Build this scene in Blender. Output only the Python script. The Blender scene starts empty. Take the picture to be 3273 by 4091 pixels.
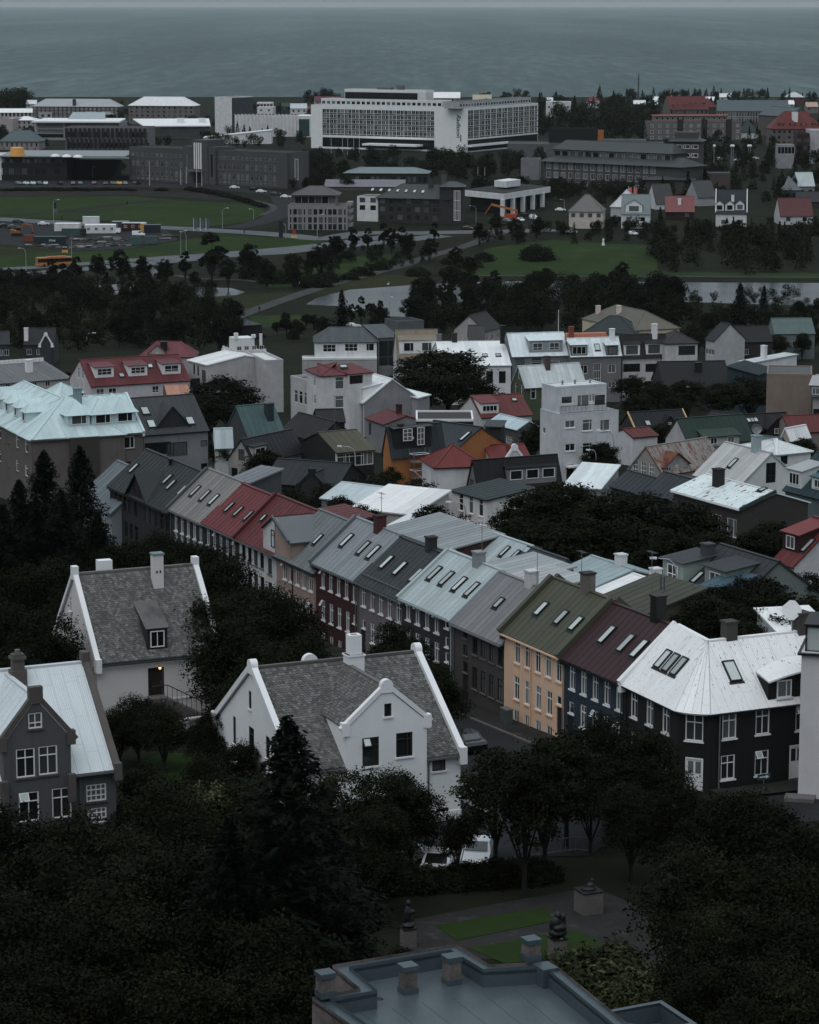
import bpy, math, random
import numpy as np
from mathutils import Vector as V, Matrix
random.seed(11)
S = bpy.context.scene
COL = S.collection

# ---------------- camera, sky, sun, exposure ----------------
CAM_Z, FPX, CU, CV, PITCH = 87.0, 11005.0, 1636.5, 2045.5, math.radians(10.47)
cd = bpy.data.cameras.new('camera'); cam = bpy.data.objects.new('camera', cd); COL.objects.link(cam)
cam.location = (0, 0, CAM_Z); cam.rotation_euler = (math.pi / 2 - PITCH, 0, 0)
cd.sensor_fit = 'HORIZONTAL'; cd.sensor_width = 36.0; cd.lens = FPX / 3273 * 36
cd.clip_start = 1.0; cd.clip_end = 200000.0
S.camera = cam

HAZE = 1.6e-5
SUN_EL, SUN_AZ = math.radians(62), math.radians(205)     # azimuth clockwise from +Y (the view direction)
wd = bpy.data.worlds.new('World'); S.world = wd; wd.use_nodes = True
nt = wd.node_tree; nt.nodes.clear()
sky = nt.nodes.new('ShaderNodeTexSky'); sky.sky_type = 'NISHITA'; sky.sun_disc = False
sky.sun_elevation = SUN_EL; sky.sun_rotation = SUN_AZ; sky.air_density = 1.2; sky.dust_density = 3.0; sky.ozone_density = 1.5
# closed cloud deck: mostly one even grey, brighter overhead than towards the horizon (CIE overcast sky), a little of the clear sky's colour
tc = nt.nodes.new('ShaderNodeTexCoord'); sp = nt.nodes.new('ShaderNodeSeparateXYZ'); nt.links.new(tc.outputs['Generated'], sp.inputs[0])
mr = nt.nodes.new('ShaderNodeMapRange'); nt.links.new(sp.outputs['Z'], mr.inputs['Value'])
for i, v in zip((1, 2, 3, 4), (0.0, 1.0, 0.33, 1.0)): mr.inputs[i].default_value = v
def wmix(mode, f, a, b):
    x = nt.nodes.new('ShaderNodeMix'); x.data_type = 'RGBA'; x.blend_type = mode; x.inputs[0].default_value = f
    for i, q in ((6, a), (7, b)):
        if isinstance(q, tuple): x.inputs[i].default_value = q
        else: nt.links.new(q, x.inputs[i])
    return x.outputs[2]
cg = nt.nodes.new('ShaderNodeCombineColor')
for c in range(3): nt.links.new(mr.outputs[0], cg.inputs[c])
cloud = wmix('MULTIPLY', 1.0, cg.outputs[0], (7.85, 9.05, 9.9, 1))
bg = nt.nodes.new('ShaderNodeBackground'); bg.inputs['Strength'].default_value = 0.1
wo = nt.nodes.new('ShaderNodeOutputWorld')
nt.links.new(wmix('MIX', 0.9, sky.outputs[0], cloud), bg.inputs['Color']); nt.links.new(bg.outputs[0], wo.inputs[0])
sl = bpy.data.lights.new('sun', 'SUN'); sl.energy = 1.1; sl.angle = math.radians(60); sl.color = (1.0, 0.97, 0.94)
so = bpy.data.objects.new('sun', sl); COL.objects.link(so)
so.rotation_euler = (math.pi / 2 - SUN_EL, 0, math.pi - SUN_AZ)
vs = S.view_settings; vs.view_transform = 'Standard'; vs.look = 'None'; vs.gamma = 1.0; vs.use_curve_mapping = False
vs.exposure = -0.12
S.cycles.max_bounces = 5; S.cycles.diffuse_bounces = 3; S.cycles.glossy_bounces = 2
S.cycles.transparent_max_bounces = 6; S.cycles.use_adaptive_sampling = True; S.cycles.adaptive_threshold = 0.015
S.cycles.use_denoising = True

# ---------------- pixel of the photograph -> point of the place ----------------
ct, st_ = math.cos(PITCH), math.sin(PITCH)
CAM = V((0, 0, CAM_Z))
KN = [(-300, 38), (0, 38), (100, 37.5), (140, 36.2), (180, 34.3), (204, 33.2), (240, 31.8), (285, 29.8), (340, 25), (400, 20), (500, 13), (600, 7), (680, 3.8), (740, 2.6),
      (820, 2.4), (900, 3.4), (1000, 6), (1150, 10), (1300, 11.5), (1500, 11), (1700, 8.5), (2000, 4.5), (2300, 3.0), (2580, 1.5), (2620, -1), (2800, -6)]
def T(y):
    for (a, p), (b, q) in zip(KN, KN[1:]):
        if y <= b: return p + (q - p) * max(0, y - a) / (b - a)
    return KN[-1][1]
def ray(p):
    r = (p[0] - CU) / FPX; d = (p[1] - CV) / FPX
    return V((r, ct - d * st_, -st_ - d * ct))
def atz(p, z):
    d = ray(p); return CAM + d * ((z - CAM_Z) / d.z)
def atg(p, h=0.0):                       # where the ray meets the level h above the ground
    d = ray(p); k0 = 60 / d.y
    for (a, za), (b, zb) in zip(KN, KN[1:]):
        if b < 60: continue
        m = (zb - za) / (b - a)          # CAM_Z + d.z k = za + m (d.y k - a) + h
        k = (za - m * a + h - CAM_Z) / (d.z - m * d.y)
        if a - 1e-6 <= d.y * k <= b + 1e-6 and k > 0: return CAM + d * k
    return CAM + d * (2500 / d.y)
def onplane(p, O, n):
    d = ray(p); return CAM + d * ((O - CAM).dot(n) / d.dot(n))
def K(x0, y0, s): return lambda x, y: (x0 + x * s, y0 + y * s)
a1 = K(0, 300, .63768); a2 = K(1000, 300, .69565); a3 = K(2100, 300, .68); b1 = K(0, 1000, .63768); b2 = K(1000, 1000, .69565); b3 = K(2100, 1000, .68)
c1 = K(0, 1500, .57971); c2 = K(900, 1500, .46377); c3 = K(1600, 1500, .52174); c4 = K(2400, 1500, .50609)
e1 = K(0, 2100, .57971); e2 = K(900, 2000, .52174); e3 = K(1700, 2000, .52174); e4 = K(2400, 2000, .50609)
g1 = K(0, 2600, .52174); g2 = K(850, 2500, .63768); g3 = K(1800, 2400, .52174); g4 = K(2400, 2400, .50609)
h1 = K(0, 3200, .75362); h2 = K(1150, 3300, .66667); h3 = K(2100, 3100, .68); dd = K(0, 0, 1.89739)

# ---------------- materials (all procedural) ----------------
def lin(h):
    h = h.lstrip('#'); o = []
    for i in (0, 2, 4):
        c = int(h[i:i + 2], 16) / 255
        o.append(c / 12.92 if c <= .04045 else ((c + .055) / 1.055) ** 2.4)
    return o
MC = {}
class NT:
    def __init__(s, name):
        s.m = bpy.data.materials.new(name); s.m.use_nodes = True; s.t = s.m.node_tree
        s.b = s.t.nodes['Principled BSDF']
    def n(s, ty, **kw):
        x = s.t.nodes.new('ShaderNode' + ty)
        for k, v in kw.items():
            if hasattr(x, k) and k not in x.inputs: setattr(x, k, v)
            else: x.inputs[k.replace('_', ' ')].default_value = v
        return x
    def l(s, a, b): s.t.links.new(a, b)
    def math(s, op, a, b=None):
        x = s.t.nodes.new('ShaderNodeMath'); x.operation = op
        for i, q in enumerate((a, b)):
            if q is None: continue
            if isinstance(q, (int, float)): x.inputs[i].default_value = q
            else: s.l(q, x.inputs[i])
        return x.outputs[0]
    def mix(s, f, a, b, mode='MIX'):
        x = s.t.nodes.new('ShaderNodeMix'); x.data_type = 'RGBA'; x.blend_type = mode
        for k, q in (('Factor', f), ('A', a), ('B', b)):
            i = x.inputs[k] if k != 'Factor' else x.inputs[0]
            if k in 'AB': i = [z for z in x.inputs if z.name == k and z.type == 'RGBA'][0]
            if isinstance(q, (int, float)): i.default_value = q
            elif isinstance(q, (list, tuple)): i.default_value = (*q[:3], 1)
            else: s.l(q, i)
        return [z for z in x.outputs if z.type == 'RGBA'][0]
    def coords(s, scale=(1, 1, 1), rnd=True):
        t = s.n('TexCoord'); m = s.n('Mapping'); s.l(t.outputs['Object'], m.inputs[0]); m.inputs['Scale'].default_value = scale
        if rnd:
            o = s.n('ObjectInfo'); c = s.n('CombineXYZ')
            q = s.math('MULTIPLY', o.outputs['Random'], 61.0)
            s.l(q, c.inputs[0]); s.l(q, c.inputs[1]); s.l(c.outputs[0], m.inputs['Location'])
        return m.outputs[0]
    def noise(s, vec, scale, detail=4, rough=.6):
        x = s.n('TexNoise'); x.inputs['Scale'].default_value = scale; x.inputs['Detail'].default_value = detail; x.inputs['Roughness'].default_value = rough
        s.l(vec, x.inputs['Vector']); return x.outputs['Fac']
    def ramp(s, f, stops):
        x = s.n('ValToRGB'); s.l(f, x.inputs[0]); e = x.color_ramp.elements
        while len(e) < len(stops): e.new(.5)
        for i, (p, c) in enumerate(stops): e[i].position = p; e[i].color = (*([c] * 3 if isinstance(c, (int, float)) else c), 1)
        return x.outputs[0]
    def bump(s, h, st=.3, d=.02):
        x = s.n('Bump'); x.inputs['Strength'].default_value = st; x.inputs['Distance'].default_value = d; s.l(h, x.inputs['Height']); s.l(x.outputs[0], s.b.inputs['Normal'])
def alb(hexc, k, ds=.34):
    """base colour behind a colour read off the dim, cool photograph: undo the cool cast, scale to daylight albedo, keep the darks dark"""
    c = lin(hexc); c = [c[0] / .95, c[1], c[2] / 1.0]; m = sum(c) / 3; ds = .15 if c[0] > c[2] * 1.25 or max(c) < .12 else ds; c = [(x + (m - x) * ds) / k for x in c]; q = max(c); g = .82 * (min(q, .82) / .82) ** 1.46 / q
    return [x * g for x in c]
def surf(hexc, k=.30, rough=.85, var=.14, metal=0., streak=.5, kind='wall', tag=''):
    """weathered coat: cloudy patches, fine grain and run-down streaks around one base colour"""
    key = (hexc, k, rough, var, metal, kind, tag)
    if key in MC: return MC[key]
    t = NT(kind + '_' + hexc); c = alb(hexc, k)
    v = t.coords(); n1 = t.noise(v, .45, 5); n2 = t.noise(v, 7, 3)
    v2 = t.coords((2.2, 2.2, .22)); n3 = t.noise(v2, 1.0, 5, .68)
    f = t.math('ADD', t.math('MULTIPLY', n1, .5), t.math('ADD', t.math('MULTIPLY', n3, .35 * streak), t.math('MULTIPLY', n2, .25)))
    lo = [x * (1 - 1.9 * var) for x in c]; hi = [min(.85, x * (1 + 1.2 * var)) for x in c]
    col = t.ramp(f, [(.30, lo), (.72, hi)])
    if kind == 'wall' and var > .08:
        sv = t.noise(t.coords((1.4, 1.4, .10)), 1.6, 5, .7); col = t.mix(t.ramp(sv, [(.54, 0.), (.74, .45)]), col, [x * .45 for x in c])
    t.l(col, t.b.inputs['Base Color']); t.b.inputs['Roughness'].default_value = rough; t.b.inputs['Metallic'].default_value = metal
    t.bump(n2, .25, .02)
    MC[key] = t.m; return t.m
def wall(h, var=.17, k=.30): return surf(h, k, .9, var)
def trim(h, k=.32): return surf(h, k, .6, .08, kind='trim')
def metal(hexc, k=.52, rust=0., period=.22, var=.15, flake=0., rough=.55, tag=''):
    """painted corrugated sheet: ribs across the sheet as relief, tint per sheet, runs down the slope, optional rust and paint loss"""
    key = ('metal', hexc, k, rust, flake, period, tag)
    if key in MC: return MC[key]
    t = NT('sheet_metal_' + hexc); c = alb(hexc, k)
    uv = t.n('UVMap'); uv.uv_map = 'UVMap'; sp = t.n('SeparateXYZ'); t.l(uv.outputs[0], sp.inputs[0])
    oi = t.n('ObjectInfo')
    mp = t.n('Mapping'); t.l(uv.outputs[0], mp.inputs[0]); mp.inputs['Scale'].default_value = (1.6, .16, 1)
    cx = t.n('CombineXYZ'); t.l(t.math('MULTIPLY', oi.outputs['Random'], 37.0), cx.inputs[1]); t.l(cx.outputs[0], mp.inputs['Location'])
    n1 = t.noise(mp.outputs[0], 1.3, 5); n2 = t.noise(t.coords(), .5, 4); n3 = t.noise(t.coords(), 9, 3)
    f = t.math('ADD', t.math('MULTIPLY', n1, .45), t.math('ADD', t.math('MULTIPLY', n2, .35), t.math('ADD', t.math('MULTIPLY', n3, .2), t.math('MULTIPLY', oi.outputs['Random'], .22))))
    col = t.ramp(f, [(.30, [x * (1 - 2 * var) for x in c]), (.75, [min(.85, x * (1 + 1.2 * var)) for x in c])])
    lap = t.math('FRACT', t.math('ADD', t.math('MULTIPLY', sp.outputs[1], .38), t.math('MULTIPLY', oi.outputs['Random'], 7.3))); col = t.mix(t.math('MULTIPLY', t.math('LESS_THAN', lap, .022), .18), col, [x * .35 for x in c])     # laps between sheets
    if rust:
        m2 = t.n('Mapping'); t.l(uv.outputs[0], m2.inputs[0]); m2.inputs['Scale'].default_value = (1.0, .45, 1); t.l(cx.outputs[0], m2.inputs['Location'])
        r = t.noise(m2.outputs[0], 1.5, 6, .7); r = t.ramp(r, [(.62 - rust * .2, 0.), (.66 - rust * .2, 1.)])
        col = t.mix(r, col, (.16, .055, .03))
    if flake:
        m2 = t.n('Mapping'); t.l(uv.outputs[0], m2.inputs[0]); m2.inputs['Scale'].default_value = (5.5, 1.5, 1); t.l(cx.outputs[0], m2.inputs['Location'])
        r = t.noise(m2.outputs[0], 1.1, 3, .55); r = t.ramp(r, [(.62, 0.), (.65, 1.)])
        m3 = t.noise(t.coords((1, 1, 1), False), .35, 3); m3 = t.ramp(m3, [(.38, 0.), (.6, 1.)])
        col = t.mix(t.math('MULTIPLY', r, m3), col, (.12, .125, .13))
    t.l(col, t.b.inputs['Base Color']); t.b.inputs['Roughness'].default_value = rough; t.b.inputs['Metallic'].default_value = .1; t.b.inputs['Specular IOR Level'].default_value = .3
    w = t.math('SINE', t.math('MULTIPLY', sp.outputs[0], 2 * math.pi / period))
    t.bump(t.math('ADD', w, t.math('MULTIPLY', n3, .4)), .35, .03)
    MC[key] = t.m; return t.m
def pane_mat(lo=.012, hi=.16, p=.62, rough=.06, tint=(.9, 1, 1.02), key='pane', ior=1.5):
    if key in MC: return MC[key]
    t = NT('glass_' + key); oi = t.n('ObjectInfo')
    col = t.ramp(oi.outputs['Random'], [(0, [lo * x for x in tint]), (p, [lo * 2 * x for x in tint]), (p + .12, [hi * .5 * x for x in tint]), (1, [hi * x for x in tint])])
    n = t.noise(t.coords((6, 6, .5)), 1.0, 2)          # folds of the curtain behind
    col = t.mix(t.math('MULTIPLY', n, .5), col, [lo * x for x in tint])
    t.l(col, t.b.inputs['Base Color']); t.b.inputs['Roughness'].default_value = rough; t.b.inputs['IOR'].default_value = ior
    MC[key] = t.m; return t.m
PANE = pane_mat(.010, .20, .52); DGL = pane_mat(.012, .02, .9, .08, (.9, 1, 1.02), 'dark_glazing')
SKYPANE = pane_mat(.36, .52, .5, .04, (.9, 1.0, .99), 'skylight', 2.0)  # bright sky reflected in this glass is put into its pale base colour
WHITE = trim('#b9bfc2'); DARKF = trim('#17191b'); BLACKM = surf('#141618', .3, .5, .1, kind='metal_dark')
GREYM = surf('#53585b', .35, .5, .12, kind='galvanised', metal=.3); CONC = surf('#4c4b4a', .32, .9, .2, kind='concrete')

# ---------------- mesh helpers ----------------
class MB:
    def __init__(s): s.v, s.f, s.m, s.uv = [], [], [], []
    def poly(s, pts, mi=0, uv=None):
        i = len(s.v); s.v += [tuple(p) for p in pts]; s.f.append(tuple(range(i, i + len(pts)))); s.m.append(mi)
        s.uv += uv if uv else [(0, 0)] * len(pts)
    def box(s, x0, x1, y0, y1, z0, z1, mi=0):
        a = [(x0, y0, z0), (x1, y0, z0), (x1, y1, z0), (x0, y1, z0), (x0, y0, z1), (x1, y0, z1), (x1, y1, z1), (x0, y1, z1)]
        for q in ((0, 3, 2, 1), (4, 5, 6, 7), (0, 1, 5, 4), (1, 2, 6, 5), (2, 3, 7, 6), (3, 0, 4, 7)): s.poly([a[j] for j in q], mi)
        return s
    def slab(s, pts, th, mi=0, uvs=None):        # convex polygon pushed out along its normal
        pts = [V(p) for p in pts]; n = (pts[1] - pts[0]).cross(pts[2] - pts[0]).normalized() * th
        top = [p + n for p in pts]; s.poly(top, mi, uvs); s.poly(pts[::-1], mi)
        for i in range(len(pts)): j = (i + 1) % len(pts); s.poly([pts[i], pts[j], top[j], top[i]], mi)
        return s
    def bar(s, p, q, w, h, up=(0, 0, 1), mi=0):  # beam of width w, height h from p to q (p,q on its underside)
        p, q = V(p), V(q); d = (q - p).normalized(); side = d.cross(V(up)).normalized() * (w / 2); u = side.cross(d).normalized() * h
        a = [p - side, q - side, q + side, p + side]
        if (a[1] - a[0]).cross(a[2] - a[0]).dot(u) < 0: a = a[::-1]
        return s.slab(a, h, mi)
    def tube(s, pts, rad, n=6, mi=0, cap=True):
        pts = [V(p) for p in pts]; rings = []
        if isinstance(rad, (int, float)): rad = [rad] * len(pts)
        for i, p in enumerate(pts):
            d = (pts[min(i + 1, len(pts) - 1)] - pts[max(i - 1, 0)]).normalized()
            a = d.cross(V((0, 0, 1)) if abs(d.z) < .9 else V((1, 0, 0))).normalized(); b = d.cross(a)
            rings.append([p + (a * math.cos(6.2832 * k / n) + b * math.sin(6.2832 * k / n)) * rad[i] for k in range(n)])
        for r0, r1 in zip(rings, rings[1:]):
            for k in range(n): s.poly([r0[k], r0[(k + 1) % n], r1[(k + 1) % n], r1[k]][::-1], mi)
        if cap: s.poly(rings[0], mi); s.poly(rings[-1][::-1], mi)
        return s
    def lathe(s, prof, n=12, c=(0, 0), mi=0):
        rs = [[(c[0] + r * math.cos(6.2832 * k / n), c[1] + r * math.sin(6.2832 * k / n), z) for k in range(n)] for r, z in prof]
        for a, b in zip(rs, rs[1:]):
            for k in range(n): s.poly([a[k], a[(k + 1) % n], b[(k + 1) % n], b[k]], mi)
        s.poly(rs[-1], mi); s.poly(rs[0][::-1], mi); return s
    def mesh(s, name, mats):
        m = bpy.data.meshes.new(name); m.from_pydata(s.v, [], s.f)
        for x in (mats if isinstance(mats, (list, tuple)) else [mats]): m.materials.append(x)
        m.polygons.foreach_set('material_index', s.m)
        u = m.uv_layers.new(name='UVMap'); u.data.foreach_set('uv', [c for q in s.uv for c in q])
        m.update(); return m
def link(o, parent=None, mtx=None):
    COL.objects.link(o)
    if parent is not None: o.parent = parent
    if mtx is not None: o.matrix_local = mtx
    return o
def ob(name, mesh, parent=None, mtx=None): return link(bpy.data.objects.new(name, mesh), parent, mtx)
def mo(name, mb, mats, parent=None, mtx=None): return ob(name, mb.mesh(name, mats), parent, mtx)
def tag(o, label, cat=None, group=None, kind=None):
    o['label'] = label
    if cat: o['category'] = cat
    if group: o['group'] = group
    if kind: o['kind'] = kind
    return o
def empty(name, loc, rz=0.):
    o = bpy.data.objects.new(name, None); COL.objects.link(o); o.location = loc; o.rotation_euler = (0, 0, rz); o.empty_display_size = .3; return o
def copy_tree(o, parent=None):
    c = o.copy(); COL.objects.link(c); c.parent = parent
    for ch in o.children: copy_tree(ch, c)
    return c
def clip(poly, nx, ny, c):           # keep nx*x+ny*y <= c
    out = []
    for i, p in enumerate(poly):
        q = poly[(i + 1) % len(poly)]; a = nx * p[0] + ny * p[1] - c; b = nx * q[0] + ny * q[1] - c
        if a <= 1e-9: out.append(p)
        if (a < -1e-9 and b > 1e-9) or (a > 1e-9 and b < -1e-9):
            t = a / (a - b); out.append((p[0] + (q[0] - p[0]) * t, p[1] + (q[1] - p[1]) * t))
    return out
# ---------------- windows, skylights ----------------
WST = {'o': ([], []), 'i': ([.5], []), 't': ([.5], [.68]), 'h': ([], [.7]), 'r': ([.66], []), 'l': ([.34], []), '3': ([.33, .67], []), '4': ([.25, .5, .75], []), 'T': ([.5], [.35]),
       '6': ([.5], [.33, .67]), '34': ([.25, .5, .75], [.33, .67]), '23': ([.33, .67], [.5]), 'v': ([.55, .8], []), 'p': ([.72], [.72]), 'q': ([.3], []), '5': ([.2, .4, .6, .8], []), '7': ([.33, .67], [.75])}
WC = {}
def window_mesh(w, h, st, fm, fw=.07):
    k = (round(w, 2), round(h, 2), st, fm.name, fw)
    if k in WC: return WC[k]
    b = MB(); x, z = w / 2, h / 2; y0, y1 = .03, .11
    b.box(-x, -x + fw, y0, y1, -z, z); b.box(x - fw, x, y0, y1, -z, z); b.box(-x + fw, x - fw, y0, y1, -z, -z + fw); b.box(-x + fw, x - fw, y0, y1, z - fw, z)
    vs_, hs = WST[st]; m = fw * .4
    for q in vs_: b.box(-x + w * q - m, -x + w * q + m, y0 + .02, y1, -z + fw, z - fw)
    for q in hs: b.box(-x + fw, x - fw, y0 + .012, y1 - .003, -z + h * q - m, -z + h * q + m)
    p = MB(); p.poly([(-x, .10, -z), (x, .10, -z), (x, .10, z), (-x, .10, z)])
    WC[k] = (b.mesh('window', fm), p.mesh('pane', PANE)); return WC[k]
def sill_mesh(w, sm, d=.10):
    k = ('sill', round(w, 2), sm.name, d)
    if k not in WC: WC[k] = MB().box(-w / 2 - .08, w / 2 + .08, -d, .03, -.11, -.003).mesh('sill', sm)
    return WC[k]
def vent_mesh(w, h, fm):
    k = ('vent', round(w, 2), round(h, 2), fm.name)
    if k not in WC:
        b = MB(); f = .05
        b.box(-w / 2, -w / 2 + f, -.02, .02, -h, 0); b.box(w / 2 - f, w / 2, -.02, .02, -h, 0); b.box(-w / 2 + f, w / 2 - f, -.02, .02, -h, -h + f); b.box(-w / 2 + f, w / 2 - f, -.02, .02, -f, 0)
        b.box(-w / 2 + f, w / 2 - f, -.004, .004, -h + f, -f, 1)
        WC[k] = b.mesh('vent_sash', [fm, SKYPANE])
    return WC[k]
def sky_mesh(w, l):
    k = ('sky', round(w, 2), round(l, 2))
    if k not in WC:
        b = MB(); f = .075; w *= .95; l *= .9; x, y = w / 2, l / 2
        for a in ((-x, -x + f, -y, y), (x - f, x, -y, y), (-x + f, x - f, -y, -y + f), (-x + f, x - f, y - f * 1.4, y)): b.box(*a, 0, .17)
        b.box(-x - .12, x + .12, -y - .2, -y, 0, .05); p = MB().box(-x + f, x - f, -y + f, y - f * 1.4, .0, .12)
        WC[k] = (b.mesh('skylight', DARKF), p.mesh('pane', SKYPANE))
    return WC[k]

# ---------------- fitting a house to what the photograph shows of it ----------------
def frame(O, phi, L, D, h, r=0.): return dict(O=V(O), phi=phi, L=L, D=D, h=h, r=r, p=.5)
def FE(A, B, R=None, h=6., end='A', ang=None, D=None, r=None, z=None, Cc=None):
    """A,B: pixels of the two ends of the nearer eave, R: pixel of the ridge over one end; eave h above the ground"""
    a = atg(A, h) if z is None else atz(A, z)
    if ang is None: b = atz(B, a.z); u = (b - a); u.z = 0; u.normalize()
    else:
        u = V((math.cos(math.radians(ang)), math.sin(math.radians(ang)), 0)); b = onplane(B, a, V((-u.y, u.x, 0)))
    n = V((-u.y, u.x, 0)); L = (b - a).dot(u)
    if R is not None:
        q = a if end == 'A' else a + u * L
        x = onplane(R, q, u) - q; half, rr = abs(x.dot(n)), x.z
        D = D or 2 * half; r = r if r is not None else rr
    if Cc is not None: D = abs((atz(Cc, a.z) - a).dot(n))
    return frame((a.x, a.y, a.z - h), math.atan2(u.y, u.x), L, D, h, r or 0.)
def FG(A, B, h, apex=None, L=10., r=None, ang=None, z=None):
    """A,B: pixels of the eave corners of a gable end that faces the camera"""
    a = atg(A, h) if z is None else atz(A, z)
    if ang is None: b = atz(B, a.z)
    else:
        u = V((math.cos(math.radians(ang)), math.sin(math.radians(ang)), 0)); b = onplane(B, a, V((-u.y, u.x, 0)))
    u = b - a; u.z = 0; D = u.length; u.normalize(); n = V((-u.y, u.x, 0)); p = .5
    if apex is not None:
        x = onplane(apex, a, n) - a; r = x.z; p = 1 - x.dot(u) / D
    f = frame((b.x, b.y, a.z - h) if True else 0, math.atan2(n.y, n.x), L, D, h, r or 0.); f['p'] = min(.8, max(.2, p)); return f
def FX(p, ang, L, D, h, r=0., at='A', hh=0.):
    """ground (or level hh) pixel of corner A (or B), heading of the front in degrees"""
    a = atg(p, hh); a.z -= hh; u = V((math.cos(math.radians(ang)), math.sin(math.radians(ang)), 0))
    if at == 'B': a = a - u * L
    if at == 'M': a = a - u * (L / 2)
    return frame(a, math.radians(ang), L, D, h, r)
def text_mesh(body, size, m, extrude=.01, shear=0., bold=0.):
    c = bpy.data.curves.new('text', 'FONT'); c.body = body; c.size = size; c.extrude = extrude; c.align_x = 'CENTER'; c.shear = shear; c.offset = bold
    o = bpy.data.objects.new('text', c); COL.objects.link(o); me = bpy.data.meshes.new_from_object(o.evaluated_get(bpy.context.evaluated_depsgraph_get())); me.materials.clear(); me.materials.append(m)
    bpy.data.objects.remove(o); bpy.data.curves.remove(c); return me
NICK = []
LOG = []
class Bld:
    def __init__(s, name, label, fr, wm, cat='house', group=None, nick=None, base=-4.):
        s.__dict__.update(L=fr['L'], D=fr['D'], h=fr['h'], r=fr['r'], p=fr['p'], wm=wm, base=base)
        s.e = tag(empty(name, fr['O'], fr['phi']), label, cat, group)
        s.M = Matrix.Translation(fr['O']) @ Matrix.Rotation(fr['phi'], 4, 'Z'); s.inv = s.M.inverted()
        L, D, h = s.L, s.D, s.h
        X, Y, Z = V((1, 0, 0)), V((0, 1, 0)), V((0, 0, 1))
        s.F = {'F': (V((0, 0, 0)), X, Z), 'R': (V((L, 0, 0)), Y, Z), 'B': (V((L, D, 0)), -X, Z), 'L': (V((0, D, 0)), -Y, Z)}
        s.wid = {'F': L, 'R': D, 'B': L, 'L': D}
        s.poly = {k: [(0, base), (w, base), (w, h), (0, h)] for k, w in s.wid.items()}
        s.holes = {k: [] for k in 'FRBL'}; s.fm = {}; s.extra = []
        c = s.M @ V((L / 2, D / 2, 0)); NICK.append((c.x, c.y, nick or label, max(L, D) / 2)); s.c = c
        LOG.append('%-28s y%.0f x%.0f L%.1f D%.1f h%.1f r%.1f phi%.0f' % (name, fr['O'].y, fr['O'].x, L, D, h, s.r, math.degrees(fr['phi'])))
    def hit(s, k, p):
        O, ex, ey = s.F[k]; n = ex.cross(ey); d = s.inv.to_3x3() @ ray(p); c = s.inv @ CAM
        q = c + d * ((O - c).dot(n) / d.dot(n)) - O; return q.dot(ex), q.dot(ey)
    def pt(s, k, a, b, out=0.):
        O, ex, ey = s.F[k]; return O + ex * a + ey * b + ex.cross(ey) * out
    def fmtx(s, k, a, b, out=0.):
        O, ex, ey = s.F[k]; n = ex.cross(ey); q = s.pt(k, a, b, out)
        return Matrix(((ex.x, ey.x, n.x, q.x), (ex.y, ey.y, n.y, q.y), (ex.z, ey.z, n.z, q.z), (0, 0, 0, 1)))
    # --- openings
    def put(s, k, a, b, w, h, st='t', fm=None, sill=None, vent=0., hole=True, par=None, fw=.07, pane=None):
        O, ex, ey = s.F[k]; fm = fm or WHITE; f, p = window_mesh(w, h, st, fm, fw)
        m = Matrix.Translation(s.pt(k, a, b)) @ Matrix.Rotation(math.atan2(ex.y, ex.x), 4, 'Z')
        o = ob('window', f, par or s.e, m); ob('pane', p, o)
        if sill is not None: ob('sill', sill_mesh(w, sill), o, Matrix.Translation((0, 0, -h / 2)))
        if vent and random.random() < vent:
            vw = w * .5 - .05; sd = random.choice((-1, 1))
            ob('vent_sash', vent_mesh(vw, h * .30, fm), o, Matrix.Translation((sd * w * .25, 0.0, h / 2 - .03)) @ Matrix.Rotation(-.6, 4, 'X'))
        if hole: s.holes[k].append((a - w / 2, a + w / 2, b - h / 2, b + h / 2))
        return o
    def win(s, k, p, w, h, st='t', **kw):
        a, b = s.hit(k, p); return s.put(k, min(max(a, w / 2 + .1), s.wid[k] - w / 2 - .1), b, w, h, st, **kw)
    def row(s, k, p1, p2, n, w, h, st='t', skip=(), **kw):
        a1_, b1_ = s.hit(k, p1); a2_, b2_ = s.hit(k, p2); W = s.wid[k]
        lo, hi = sorted((a1_, a2_)); lo = max(lo, w / 2 + .12); hi = min(hi, W - w / 2 - .12)
        for i in range(n):
            if i in skip: continue
            t = i / max(1, n - 1); s.put(k, lo + (hi - lo) * t, (b1_ + b2_) / 2, w, h, st, **kw)
    def grid(s, k, n, zs, w, h, st='t', x0=None, x1=None, skip=(), **kw):     # even rows, by measure
        W = s.wid[k]; x0 = W / n / 2 if x0 is None else x0; x1 = W - W / n / 2 if x1 is None else x1
        for j, z in enumerate(zs):
            for i in range(n):
                if (i, j) in skip: continue
                s.put(k, x0 + (x1 - x0) * i / max(1, n - 1), z, w, h, st, **kw)
    def door(s, k, p, w, h, m, glazed=False, z0=None, frame_m=None):
        a, b = s.hit(k, p)
        if z0 is not None: b = z0 + h / 2
        x, z = w / 2, h / 2; d = MB().box(-x, x, .06, .11, -z, z)
        for q in (-.5, .5): d.box(q * x - x * .36, q * x + x * .36, .045, .06, -z * .8, -z * .05, 0); d.box(q * x - x * .36, q * x + x * .36, .045, .06, z * .1, z * .85, 1 if glazed else 0)
        O, ex, ey = s.F[k]; mt = Matrix.Translation(s.pt(k, a, b)) @ Matrix.Rotation(math.atan2(ex.y, ex.x), 4, 'Z')
        o = mo('door', d, [m, PANE], s.e, mt); mo('handle', MB().box(x * .7, x * .8, .0, .06, -.12, .04), GREYM, o)
        if frame_m: mo('door_frame', MB().box(-x - .1, -x, -.02, .1, -z, z + .1).box(x, x + .1, -.02, .1, -z, z + .1).box(-x, x, -.02, .1, z, z + .1), frame_m, o)
        s.holes[k].append((a - x, a + x, b - z, b + z)); return o
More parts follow.
